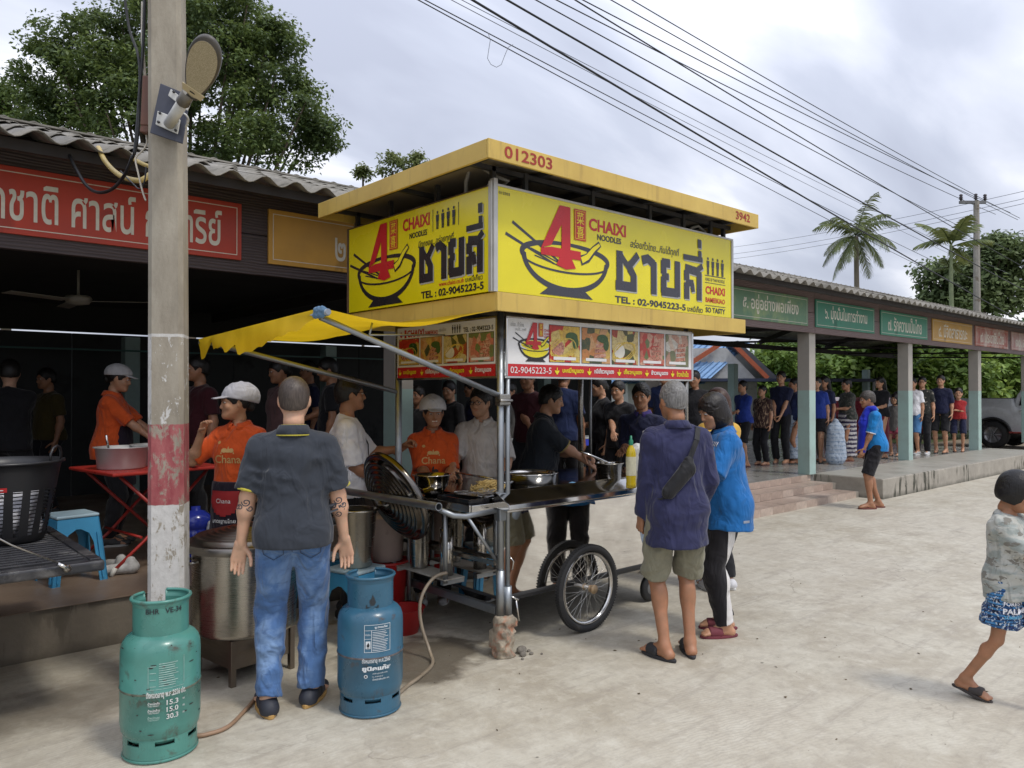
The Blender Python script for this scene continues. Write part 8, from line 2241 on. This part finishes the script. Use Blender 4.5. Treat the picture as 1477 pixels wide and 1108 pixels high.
C_PTOP = cloth('blouse_patterned', (.05, .025, .022), pat=pat_noise((.32, .22, .14), 16, .53, .56, (2, 1, .5)), fold=.4); C_RSK = cloth('skirt_red', (.14, .015, .03)); C_DGRN = cloth('blouse_dark_green', (.03, .035, .03), pat=pat_noise((.10, .09, .08), 26, .55, .6))
C_CAM2 = cloth('shirt_camo_dark', (.02, .022, .020), pat=pat_noise((.22, .20, .17), 14, .60, .63)); C_APR = cloth('apron_dark', (.018, .012, .022), fold=.4)
HB = (.011, .009, .008); HBR = (.045, .018, .010); HG = (.16, .155, .15)

# 1 man in the slate polo, seen from behind, arm tattoos
p1 = at(424, 3.86)
o = person((p1.x, p1.y, 0), VIEW + R(12), 1.675, 'man seen from behind in a slate polo with yellow trim and blue jeans', sk='light', girth=1.05, h=.0095,
           top=C_NAVYP, collar=C_NAVYP, ctrim=C_YTRIM, cuff=C_YTRIM, sleeve=.62, hem=.885, bottom=C_JEAN, bloose=.016, hair=('crop', (.060, .046, .038)), lh=(-.285, .03, .79), rh=(.28, .06, .775), lpole=(-.7, -.8, 0), rpole=(.7, -.8, 0),
           lf=(-.125, .0, 0, .30), rf=(.085, .10, 0, -.32), feet='shoe', fcol=(.025, .028, .04), sole=(.50, .30, .10), topfold=.012, botfold=.014, face=True, lcurl=.35, rcurl=.45, extra={'palmL': (.2, -1, 0), 'palmR': (-.2, -1, 0), 'thL': (1, 0, 0), 'thR': (-1, 0, 0)}, loose=.018, head=(.0, .05))
INK = mat('tattoo_ink', (.055, .06, .075), .6, var=.3, vs=60)
def on_arm(o, side, t, ang, strokes, name='tattoo'):
    a, e_, w = [Vector(q) for q in o['arms'][side]]; d = (w - e_).normalized() if t >= 0 else (a - e_).normalized()
    L_ = (w - e_).length if t >= 0 else (a - e_).length
    x = d.cross(Vector((0, 1, 0))).normalized(); y = d.cross(x); bo_ = [c for c in o['root'].children if c.name.startswith('body')][0]
    bvh = BVHTree.FromPolygons([v.co for v in bo_.data.vertices], [tuple(p_.vertices) for p_ in bo_.data.polygons])
    b = MB()
    for pts, wd in strokes:
        for q in strip2(pts, wd):
            vs = []
            for u, v in q:
                an = ang + u / .04; r_ = x * math.cos(an) + y * math.sin(an); p = e_ + d * (abs(t) * L_ + v)
                hit = bvh.ray_cast(p + r_ * .15, -r_, .2)[0]; vs.append((hit if hit is not None else p + r_ * .045) + r_ * .0012)
            b.add(vs, [(0, 1, 2, 3)])
    b.build(name, INK, bo_)
spi = lambda cx, cy, r0, tn, sg=1: ([(cx + r0 * (1 - i / 26) * math.cos(sg * i * .42), cy + r0 * (1 - i / 26) * math.sin(sg * i * .42)) for i in range(tn)], .005)
for sd_, an in ((-1, -1.6), (1, -1.6)):
    tt = [spi(0, 0, .022, 22), spi(.025, .03, .014, 18, -1), spi(-.022, .030, .015, 18)]
    on_arm(o, sd_, .06, PI / 2, tt); on_arm(o, sd_, .06, PI, tt); on_arm(o, sd_, -.06, -2.4 if sd_ < 0 else -.7, tt)
    if sd_ > 0: on_arm(o, sd_, .16, PI / 2 + .2, [([(-.03, 0), (-.01, .012), (.012, -.004), (.03, .01)], .014), ([(-.03, .03), (0, .024), (.03, .034)], .010), spi(.0, .05, .018, 20)]); on_arm(o, sd_, .20, 0, [([(-.03, 0), (0, .014), (.03, -.004)], .012), spi(0, .03, .016, 18)])
# back pockets
PK = cloth('pocket_stitch', (.028, .05, .10))
for s_ in (-1, 1):
    cx = s_ * .092
    pk = [([(cx - .055, 0.005 * s_), (cx - .050, -.085), (cx, -.115), (cx + .050, -.085), (cx + .055, -.005 * s_), (cx - .055, .005 * s_)], .0035)]
    wrap_text(o, 'bottom', None, (0, 0, .93), 1.0, PK, (0, -1, 0), polys=[q for st_ in pk for q in strip2(dens(st_[0], 9), .004)], name='pocket', off=.006)
wrap_text(o, 'bottom', None, (0, 0, .99), 1.0, PK, (0, -1, 0), polys=strip2(dens([(0, 0), (0, -.14)], 14), .004), name='seam', off=.006)

# 2 older man in the navy shirt
p2 = at(976, 4.68)
o = person((p2.x, p2.y, 0), VIEW + R(6), 1.665, 'older grey haired man in a navy shirt and khaki shorts with a sling bag', sk='brown', girth=.98, h=.0105,
           top=C_NAVS, collar=C_NAVS, sleeve=1.97, hem=.72, long_top=True, loose=.017, bottom=C_OLIVE, blen='shorts', bloose=.015, hair=('thin', HG), lh=(-.215, .10, .80), rh=(.21, .14, .93), lpole=(-.15, -1, 0), rpole=(.25, -1, 0),
           lf=(-.10, -.06, 0, .55), rf=(.085, .0, 0, -.10), feet='slide', fcol=(.028, .028, .032), topfold=.012, botfold=.014, head=(.25, .12), lcurl=1.0, lean=.03)
F_ = Field(.02); T3 = o['t3']
F_.limb(T3((-.10, -.155, 1.06)), T3((.02, -.16, 1.20)), .045, .05, flat=((0, 1, 0), 1.4)); F_.limb(T3((.02, -.16, 1.20)), T3((.03, -.155, 1.25)), .045, .03, flat=((0, 1, 0), 1.5))
bag = empty('sling_bag', (p2.x, p2.y, 0), VIEW + R(6) - PI / 2, 'small black sling bag across the back of the older man', 'bag'); bag.scale = o['root'].scale
pmesh('pouch', F_.mesh(.008, folds(.004, 3, 3)), cloth('nylon_black', (.012, .012, .014), rough=.6), bag)
b = MB(); pts = [T3(q) for q in ((-.13, -.14, 1.02), (-.06, -.165, 1.12), (.03, -.165, 1.26), (.09, -.135, 1.38), (.125, -.06, 1.455), (.12, .03, 1.46), (.07, .11, 1.40), (-.03, .155, 1.25), (-.12, .14, 1.10), (-.19, .02, 1.02), (-.13, -.14, 1.02))]
for i in range(len(pts) - 1): b.beam(Vector(pts[i]), Vector(pts[i + 1]), .032, .004, up=tuple(Vector(((pts[i] + pts[i + 1]) / 2)[:2].tolist() + [0]) + Vector((0, 0, .3))))
b.build('strap', cloth('nylon_black', (.012, .012, .014)), bag)
# bottle in his hand
w = Vector(o['arms'][-1][2]); Mo = o['root'].matrix_basis
wb = Mo @ (w + Vector((.03, .03, -.10)))
m_, n_m, p_m = new_mat('water_bottle'); p_m.inputs['Base Color'].default_value = (.62, .74, .90, 1); p_m.inputs['Roughness'].default_value = .08; p_m.inputs['Transmission Weight'].default_value = .45; p_m.inputs['IOR'].default_value = 1.3
b = MB(); b.lathe([(0, 0), (.026, 0), (.031, .008), (.031, .05), (.029, .055), (.031, .06), (.031, .11), (.027, .135), (.013, .155), (.013, .168)], n=20)
bo2 = empty('water_bottle', wb, 0, 'clear plastic water bottle in the hand of the older man', 'bottle'); bo2.rotation_euler = (R(160), R(12), 0)
b.build('body', m_, bo2, loc=(0, 0, -.06)); b = MB(); b.lathe([(.0145, .160), (.0145, .178), (0, .178)], n=14); b.build('cap', mat('cap_palegrey', (.6, .6, .62), .4), bo2, loc=(0, 0, -.06))

# 3 woman with the bob in the blue polo
p3 = at(1046, 5.12)
o = person((p3.x, p3.y, 0), VIEW + R(92), 1.60, 'woman with a black bob in a bright blue polo and black trousers', sk='tan', female=True, girth=1.08, h=.0105,
           top=C_BLUE, collar=C_BLUE, sleeve=.80, hem=.775, long_top=True, loose=.028, bottom=C_TRK, bloose=.020, hair=('bob', (.014, .011, .010)), lh=(-.20, .36, 1.03), rh=(.05, .36, 1.02), lpole=(-1.0, -.8, -.3), head=(.28, .32), lean=.06,
           lf=(-.09, .03, 0, .1), rf=(.09, -.02, 0, -.15), feet='slide', fcol=(.17, .035, .05), topfold=.012, botfold=.014, curl=.8)
wrap_text(o, 'top', None, (.03, 0, 1.0), 1.0, C_WHITE, (-.75, .65, 0), polys=[q for k in range(4) for q in strip2([(-.01 + .02 * k, .37), (.0 + .02 * k, .40)], .009)], name='print', off=.003)
wrap_text(o, 'top', None, (.03, 0, .84), 1.0, mat('badge_grey', (.30, .34, .42), .5), (-.9, -.3, 0), polys=[rect(-.02, -.01, .035, .008)], name='badge', off=.003)
wrap_text(o, 'top', None, (.03, 0, 1.22), 1.0, mat('chest_print', (.10, .05, .12), .5, var=.6, vs=40), (-.55, .8, 0), polys=[rect(-.06, -.03, .07, .05)], name='print', off=.003)

# 4 woman in yellow behind her
p4 = at(1036, 6.25)
person((p4.x, p4.y, 0), VIEW + R(18), 1.63, 'woman with long brown hair in a yellow top, behind the woman in blue', sk='tan', female=True, h=.014, top=C_YTEE, bottom=C_DARK, hair=('long', HBR), head=(.15, 0), feet='shoe', fcol=(.62, .62, .64), lh=(-.15, .3, 1.05), rh=(.15, .32, 1.1))
# 5 child walking out of the picture
p5 = at(1458, 3.93)
o = person((p5.x, p5.y, 0), VIEW - R(146), 1.215, 'small child in a camouflage tee and printed blue shorts walking past', sk='brown', child=True, girth=.98, h=.010,
           top=C_CAMO, sleeve=.72, hem=.80, loose=.026, long_top=True, bottom=C_PSH, blen='short', bloose=.026, hair=('fringe', (.008, .007, .007)), head=(.10, .30), lean=-.04,
           lh=(-.06, .33, 1.04), rh=(.08, .33, 1.04), rf=(.08, -.30, .0, .10, .45), lf=(-.07, .34, 0, .05, 0), feet='slide', fcol=(.045, .038, .036), topfold=.012, botfold=.012, curl=.9)
wrap_text(o, 'bottom', 'PALM', (.0, 0, .715), .055, C_WHITE, (.9, .43, 0), .03, off=.012)
wrap_text(o, 'bottom', 'FOREST', (.0, 0, .775), .036, C_WHITE, (.9, .43, 0), .02, off=.012)
wrap_text(o, 'bottom', 'SUMMER', (.0, 0, .68), .030, mat('print_sky', (.12, .40, .65), .6), (.9, .43, 0), .02, off=.012)
wrap_text(o, 'top', None, (.05, .05, 1.12), 1.0, mat('tee_print_grey', (.42, .43, .40), .7, var=.5, vs=40), (.9, .6, 0), polys=[ell(0, 0, .05, .035, 14)], name='print')
b = MB(); w = Vector(o['arms'][1][2]); e_ = Vector(o['arms'][1][1]); dd = (w - e_).normalized(); x = dd.cross(Vector((0, 0, 1))).normalized(); y = dd.cross(x)
b.tube([w - dd * .03 + (x * math.cos(t) + y * math.sin(t)) * .031 for t in np.linspace(0, 6.28, 17)[:-1]], .0025, 5, closed=True); b.build('bracelet', mat('gold_band', (.6, .42, .10), .3, .8), o['root'])

# 6 man in white holding the post
p6 = (2.78, 4.93)
o = person((*p6, 0), VIEW - R(80), 1.70, 'man in glasses and a white shirt with a lanyard holding the rear post', sk='brown', girth=1.08, h=.0115, top=C_WHITE, sleeve=.80, hem=.88, bottom=C_DARK, hair=('short', HB), glasses=True,
           lh=(-.08, .40, 1.22), rh=(.12, .24, .98), head=(.15, .0), topfold=.012, extra={'aimL': (.2, .8, .6)}, curl=1.1, lcurl=1.3)
b = MB(); T3 = o['t3']; pts = [T3(q) for q in ((0, -.065, 1.475), (.055, -.02, 1.478), (.055, .09, 1.40), (.03, .150, 1.26), (.0, .152, 1.17), (-.03, .150, 1.26), (-.055, .09, 1.40), (-.055, -.02, 1.478))]
b.tube(pts, .004, 6, closed=True); b.box(T3((0, .158, 1.13)), (.014, .008, .07)); b.build('lanyard', C_DARK, o['root'])
# 7 smiling woman in orange
M_LOGO = mat('logo_gold', (.66, .42, .16), .6)
def orange_marks(o, front=True, apron_txt=False):
    wrap_text(o, 'top', 'Chana', (0, 0, 1.20), .080, M_LOGO, (0, 1, 0), .012)
    wrap_text(o, 'top', None, (0, 0, 1.29), .8, M_LOGO, (0, 1, 0), polys=[ell(-.035, 0, .028, .02, 12), ell(.035, 0, .028, .02, 12), [(-.06, -.005), (-.07, -.03), (-.055, -.03)], [(.06, -.005), (.07, -.03), (.055, -.03)], [(-.018, -.018), (.018, -.018), (0, .04)]], name='emblem')
    wrap_text(o, 'top', None, (.08, 0, 1.345), 1.0, M_LOGO, (0, 1, 0), polys=[ell(0, 0, .014, .012, 10)], name='emblem')
p7 = at(624, 5.92)
o = person((p7.x, p7.y, 0), VIEW + PI + R(8), 1.555, 'smiling woman in an orange polo and white cap reaching for noodles', sk='brown', female=True, girth=1.12, h=.0115, top=C_ORANGE, collar=C_ORANGE, sleeve=.80, hem=.85, bottom=C_DARK, hair=('tied', HB), cap=('puff', (.62, .61, .63)),
           lh=(-.10, .40, 1.06), rh=(.02, .40, 1.10), lean=.10, head=(.10, .05), smile=True, feet='shoe', fcol=(.55, .55, .55), curl=.9, topfold=.012)
orange_marks(o)
b = MB(); T3 = o['t3']; b.tube([T3((0.0, .20, 1.20)), T3((0.02, .215, 1.10)), T3((-.015, .20, 1.02))], .008, 6)
for s_ in (-1, 1): b.lathe([(0, 0), (.022, 0), (.024, .003), (0, .006)], T3((.018 * s_, .225, 1.13 - .03 * s_)), 12, M=Matrix.Rotation(R(-90), 3, 'X'))
b.build('sunglasses', M_DKS, o['root'])
# 8 man in the cream shirt
p8 = at(697, 6.05)
o = person((p8.x, p8.y, 0), VIEW + PI + R(-12), 1.64, 'man with glasses in a cream polo working a ladle behind the counter', sk='tan', girth=1.05, h=.012, top=C_CREAM, collar=C_CREAM, sleeve=.86, hem=.88, bottom=C_DARK, hair=('short', HB), glasses=True,
           lh=(-.24, .34, 1.02), rh=(.15, .42, 1.10), head=(-.25, .08), lean=.05, curl=1.2, topfold=.012)
hnd = o['root'].matrix_basis @ Vector(o['arms'][1][2]); b = MB(); b.tube([hnd + Vector((0, 0, -.02)), at(712, 5.15, 1.02)], .007, 8); b.lathe([(0, -.03), (.03, -.025), (.05, 0), (.045, 0), (0, -.02)], at(730, 5.02, 1.02), 14)
tag(b.build('ladle', M_STL), 'long steel ladle held by the man in the cream polo', 'ladle')
# 9 man in black polo, seen from the side
p9 = at(775, 6.45)
o = person((p9.x, p9.y, 0), VIEW - R(98), 1.665, 'man in a black polo with gold trim leaning to the counter, in profile', sk='tan', girth=1.15, h=.0115, top=C_BPOLO, collar=C_BPOLO, cuff=C_GOLD, sleeve=.80, hem=.88, bottom=C_DARK, hair=('short', (.008, .007, .007)),
           rh=(-.02, .50, 1.02), lh=(.02, .40, 1.13), lean=.14, head=(.0, .10), curl=1.1, topfold=.011)
b = MB(); T3 = o['t3']; b.tube([T3((-.085, -.02, 1.452)), T3((-.06, -.07, 1.468)), T3((0, -.085, 1.475)), T3((.06, -.07, 1.468)), T3((.085, -.02, 1.452))], .0055, 6); b.build('collar_trim', C_WHITE, o['root'])
b = MB(); w = Vector(o['arms'][-1][2]); e_ = Vector(o['arms'][-1][1]); dd = (w - e_).normalized(); x = dd.cross(Vector((0, 0, 1))).normalized(); y = dd.cross(x)
b.tube([w - dd * .02 + (x * math.cos(t) + y * math.sin(t)) * .032 for t in np.linspace(0, 6.28, 17)[:-1]], .006, 6, closed=True); b.build('watch', M_DKS, o['root'])
# 10 man in the dark navy polo past the cart
p10 = at(926, 7.0)
o = person((p10.x, p10.y, 0), VIEW + PI - R(28), 1.68, 'man in a dark navy polo with a purple collar holding a phone', sk='brown', girth=1.08, h=.0125, top=C_DNAV, collar=cloth('collar_purple', (.05, .035, .17)), sleeve=.80, hem=.88, bottom=C_DARK, hair=('short', HB), lh=(.02, .30, 1.14), rh=(.06, .30, 1.16), head=(.1, .12), curl=1.0)
wrap_text(o, 'top', None, (-.08, 0, 1.30), 1.0, C_WHITE, (0, 1, 0), polys=[ell(0, 0, .032, .018, 16)], name='emblem')
wrap_text(o, 'top', None, (-.08, 0, 1.30), 1.0, C_DNAV, (0, 1, 0), polys=[ell(0, 0, .024, .012, 16)], name='emblem_centre', off=.005)

# inside the pavilion, by the red table
p11 = at(160, 6.55)
o = person((p11.x, p11.y, ZF), VIEW - R(78), 1.53, 'woman in orange with a dark apron and white peaked cap at the red table', sk='tan', female=True, girth=1.05, h=.012, top=C_ORANGE, collar=C_ORANGE, sleeve=.85, hem=.85, bottom=C_DARK, hair=('tied', HB), cap=('peak', (.50, .49, .50)), lh=(-.14, .40, 1.02), rh=(.12, .42, 1.02), head=(-.05, .22), curl=.5, lean=.05)
F_ = Field(.03); F_.limb((0, .05, 1.24), (0, .06, .62), .130, .165, flat=((0, 1, 0), 1.0)); F_.cut((0, -1, 0), (0, .03, 0)); F_.cut((0, 0, 1), (0, 0, 1.28)); F_.cut((0, 0, -1), (0, 0, .58))
pmesh('apron', F_.mesh(.011, folds(.008, 4)), C_APR, o['root'])
p12 = at(345, 5.3)
o = person((p12.x, p12.y, 0), VIEW + R(168), 1.64, 'woman in orange and a white cap with a hand raised to her face', sk='tan', female=True, girth=1.06, h=.012, top=C_ORANGE, collar=C_ORANGE, sleeve=.85, hem=.93, bottom=C_DARK, hair=('tied', HB), cap=('puff', (.46, .46, .50)), rh=(.16, .22, 1.42), lh=(-.20, .12, .95), head=(-.75, .05), curl=.9, rpole=(.6, .3, -1))
orange_marks(o)
F_ = Field(.03); F_.limb((0, .05, 1.02), (0, .06, .50), .160, .175, flat=((0, 1, 0), 1.15)); F_.cut((0, -1, 0), (0, .02, 0)); F_.cut((0, 0, 1), (0, 0, 1.06)); F_.cut((0, 0, -1), (0, 0, .48))
ap = pmesh('apron', F_.mesh(.011, folds(.006, 5)), C_APR, o['root']); oo = {'ap': ap}
wrap_text(oo, 'ap', None, (0, 0, .95), 1.0, mat('apron_red', (.36, .018, .02), .7), (0, 1, 0), polys=gridpoly([(-.11, .06), (-.12, -.03), (-.08, -.10), (0, -.125), (.08, -.10), (.12, -.03), (.11, .06)]), name='pocket', off=.006)
wrap_text(oo, 'ap', 'Chana', (0, 0, .92), .045, M_WHT, (0, 1, 0), .0, off=.012)
wrap_text(oo, 'ap', 'มาตรฐานไทย', (0, 0, .78), .035, M_WHT, (0, 1, 0), .02, off=.006)

# dim figures in the shade of the pavilion and behind the cart
G_SH = 'people standing in the shade of the pavilion'
shade = [
 (14, 6.6, ZF, 1.58, 60, C_DARK, C_DARK, 'light', 'short', False, 'figure in dark clothes at the very edge, above the black basket', (-.1, .35, 1.15)),
 (70, 8.2, ZF, 1.55, 200, C_DMUST, C_DARK, 'brown', 'short', False, 'figure in a dark mustard shirt deep in the shade', None),
 (288, 6.9, ZF, 1.62, 190, C_MAR, C_DARK, 'brown', 'short', False, 'person in a dark maroon shirt between the two women in caps', (-.1, .3, 1.1)),
 (408, 7.4, ZF, 1.62, 190, C_PINK, C_DARK, 'brown', 'tied', True, 'woman in a dusty pink blouse behind the man in jeans', None),
 (478, 7.6, ZF, 1.64, 150, C_DARK, C_DARK, 'brown', 'short', False, 'dark figure just past the shoulder of the man in jeans', (-.1, .3, 1.1)),
 (446, 9.0, ZF, 1.66, 170, C_DNAV, C_DARK, 'brown', 'short', False, 'dark figure further back between the pink blouse and the dark one', None),
 (603, 7.7, ZF, 1.36, 200, C_DARK, C_DARK, 'brown', 'short', False, 'short person in black behind the smiling woman in orange', None),
 (650, 8.2, ZF, 1.42, 180, C_DARK, C_DNAV, 'tan', 'short', False, 'tall person in black under the gap of the menu boards', None),
 (683, 9.4, ZF, 1.45, 160, C_DNAV, C_DARK, 'brown', 'tied', True, 'dim figure behind the man in the cream polo', None),
 (738, 8.9, ZF, 1.42, 200, C_GREYT, C_DARK, 'brown', 'short', False, 'person in grey behind the front post', None),
 (763, 7.7, ZF, 1.55, 210, C_MAR, C_DARK, 'brown', 'short', False, 'person in a maroon shirt behind the man in the black polo', (-.1, .3, 1.1)),
 (812, 8.0, ZF, 1.58, 30, C_JERS, C_DARK, 'brown', 'short', False, 'person in a dark blue jersey turned away, behind the cart', None),
 (868, 8.3, ZF, 1.47, 160, C_DARK, C_DARK, 'tan', 'tied', True, 'woman in a black sweater behind the small tapered pot', (.1, .3, 1.12)),
 (893, 7.9, ZF, 1.42, 190, C_DARK, C_DARK, 'tan', 'short', False, 'man in black next to the man with the phone', (-.1, .32, 1.1)),
 (960, 9.5, ZF, 1.64, 200, C_JERS, C_DARK, 'brown', 'short', False, 'person in dark blue hidden behind the older man', None),
 (1003, 10.5, ZF, 1.60, 210, C_DARK, C_DARK, 'brown', 'tied', True, 'woman in black beyond the end of the menu board', None)]
for i, (px_, D_, z_, H_, hd__, tp__, bt_, sk_, hr_, fm, lb, hnd_) in enumerate(shade):
    q = at(px_, D_)
    person((q.x, q.y, z_), R(hd__) + (VIEW - R(48)), H_, lb, G_SH, sk=sk_, female=fm, h=.017, top=tp__, bottom=bt_, hair=(hr_, HB), feet='shoe', rh=hnd_, head=(random.uniform(-.4, .4), random.uniform(0, .25)), girth=random.uniform(.95, 1.12))
# the queue at the open end
G_Q = 'people queuing in the pavilion'
def Q(px_, feet_y, H_, hd_, label, **k):
    D_ = (CAM_H - ZF) * F_PX / (feet_y - HY); q = at(px_, D_)
    return person((q.x, q.y, ZF), R(hd_), H_, label, G_Q, h=k.pop('h', .0165), **k)
Q(1072, 673, 1.50, 165, 'boy in a royal blue top and dark shorts with folded arms', sk='tan', top=C_RBLU, bottom=C_DARK, blen='shorts', hair=('short', HB), lh=(.06, .24, 1.10), rh=(-.06, .26, 1.12), feet='flop', fcol=(.1, .03, .03))
Q(1100, 671, 1.42, 175, 'woman in a brown patterned blouse and black trousers', sk='tan', female=True, girth=1.15, top=C_PTOP, bottom=C_DARK, hair=('tied', HB), long_top=True, hem=.82, feet='flop', fcol=(.12, .05, .04))
Q(1127, 669, 1.68, 190, 'tall slim youth in a navy tee and black trousers', sk='tan', girth=.92, top=C_DNAV, bottom=C_DARK, hair=('short', HB), lh=(-.05, .20, .90), rh=(.05, .22, .90), feet='flop', fcol=(.2, .14, .12))
Q(1146, 669, 1.55, 150, 'person in a plaid sarong mostly behind the first free column', sk='brown', female=True, top=C_JERS, bottom=C_PLAID, blen='skirt', hair=('tied', HB), feet='flop')
Q(1178, 667, 1.58, 200, 'woman with long black hair in royal blue and black shorts', sk='tan', female=True, girth=1.1, top=C_RBLU, bottom=C_DARK, blen='short', hair=('long', HB), feet='flop', lf=(-.08, .1, 0, .1), rf=(.10, -.12, 0, -.1))
Q(1190, 666, 1.60, 170, 'person in a dark jacket beside the pale plaid bag', sk='brown', top=C_DNAV, bottom=C_GREYT, hair=('long', HB), female=True, feet='flop')
Q(1222, 665, 1.55, 150, 'woman in a dark blouse and a black and white patterned sarong', sk='brown', female=True, girth=1.1, top=C_DGRN, bottom=C_SAR, blen='skirt', hair=('tied', HB), lh=(-.05, .28, 1.12), rh=(.1, .2, 1.1), feet='flop', fcol=(.15, .04, .03))
Q(1270, 661, 1.60, 165, 'woman in black with a long dark red skirt', sk='tan', female=True, top=C_DARK, bottom=C_RSK, blen='skirt', hair=('long', HB), lh=(-.05, .26, 1.08), rh=(.08, .26, 1.1), feet='flop')
Q(1291, 658, 1.28, 180, 'girl in a grey frock by the second free column', sk='tan', child=True, top=C_GREYT, bottom=cloth('pink_shorts', (.40, .08, .12)), hair=('bob', HB), blen='short', long_top=True, hem=.70, feet='flop')
Q(1317, 656, 1.60, 180, 'person in white and sky blue half hidden by the second column', sk='tan', female=True, top=C_WHITE, bottom=cloth('skyblue_shorts', (.08, .22, .45)), blen='shorts', hair=('tied', HB), feet='shoe', fcol=(.4, .4, .4))
Q(1330, 656, 1.62, 195, 'youth with glasses in a dark camouflage shirt and white sneakers', sk='tan', top=C_CAM2, bottom=C_DARK, hair=('short', HB), glasses=True, feet='shoe', fcol=(.6, .6, .6))
Q(1357, 654, 1.66, 185, 'boy in a loose navy tee and long dark shorts', sk='tan', top=C_DNAV, bottom=C_DARK, blen='shorts', hair=('short', HB), sleeve=.9, feet='flop', fcol=(.05, .05, .05))
Q(1382, 652, 1.40, 200, 'boy in a red tee and navy shorts beside the last column', sk='tan', child=True, top=C_RED, bottom=C_DNAV, blen='shorts', hair=('short', HB), lh=(.04, .2, 1.14), rh=(-.04, .2, 1.12), feet='flop', fcol=(.1, .06, .05))
Q(1304, 655, 1.58, 10, 'dim person just behind the second free column', sk='brown', top=C_DARK, bottom=C_DARK, hair=('short', HB), feet='flop')
# pale plaid bag on the floor
D_ = 1.3 * F_PX / (667 - HY); q = at(1205, D_ - .35); F_ = Field(.05); F_.limb((0, 0, .14), (0, 0, .60), .18, .15, flat=((FWD.x, FWD.y, 0), 1.3)).limb((.04, .02, .6), (.0, 0, .78), .12, .05).cut((0, 0, -1), (0, 0, 0))
tag(link('woven_bag', np_mesh('woven_bag', *F_.mesh(.02, folds(.015, 3, 1.6))), C_PLAID, None, (q.x, q.y, ZF)), 'tall pale blue plaid woven bag standing in the queue', 'bag')
# man in sky blue with a royal blue scarf, on the yard in front of the plinth
p = at(1262, 10.6)
o = person((p.x, p.y, 0), VIEW + R(84), 1.62, 'man in a sky blue polo with a royal blue cloth over his shoulder', sk='brown', girth=1.02, h=.012, top=cloth('polo_sky', (.012, .19, .50), fold=.5), collar=cloth('polo_sky', (.012, .19, .50)), cuff=C_WHITE, sleeve=.80, hem=.86, bottom=C_BLACK, blen='shorts', hair=('short', (.05, .042, .036)),
           lean=.12, head=(0, .08), lh=(-.14, .22, .86), rh=(.16, .10, .80), feet='flop', fcol=(.16, .05, .04), lf=(-.09, .10, 0, .1), rf=(.09, -.08, 0, -.1))
F_ = Field(.03); T3 = o['t3']; F_.limb(T3((-.06, .05, 1.48)), T3((-.07, .15, 1.30)), .05, .07).limb(T3((-.07, .15, 1.30)), T3((-.07, .22, .92)), .075, .09, flat=((0, 1, 0), 1.5)).limb(T3((.03, -.06, 1.49)), T3((-.10, .0, 1.48)), .035, .05)
pmesh('scarf', F_.mesh(.012, folds(.010, 3, 1.5)), cloth('scarf_royal', (.010, .022, .36)), o['root'])
b = MB(); w = Vector(o['arms'][1][2]); e_ = Vector(o['arms'][1][1]); dd = (w - e_).normalized(); x = dd.cross(Vector((0, 1, 0))).normalized(); y = dd.cross(x)
b.tube([w - dd * .03 + (x * math.cos(t) + y * math.sin(t)) * .031 for t in np.linspace(0, 6.28, 17)[:-1]], .006, 6, closed=True); b.build('watch', M_STL, o['root'])
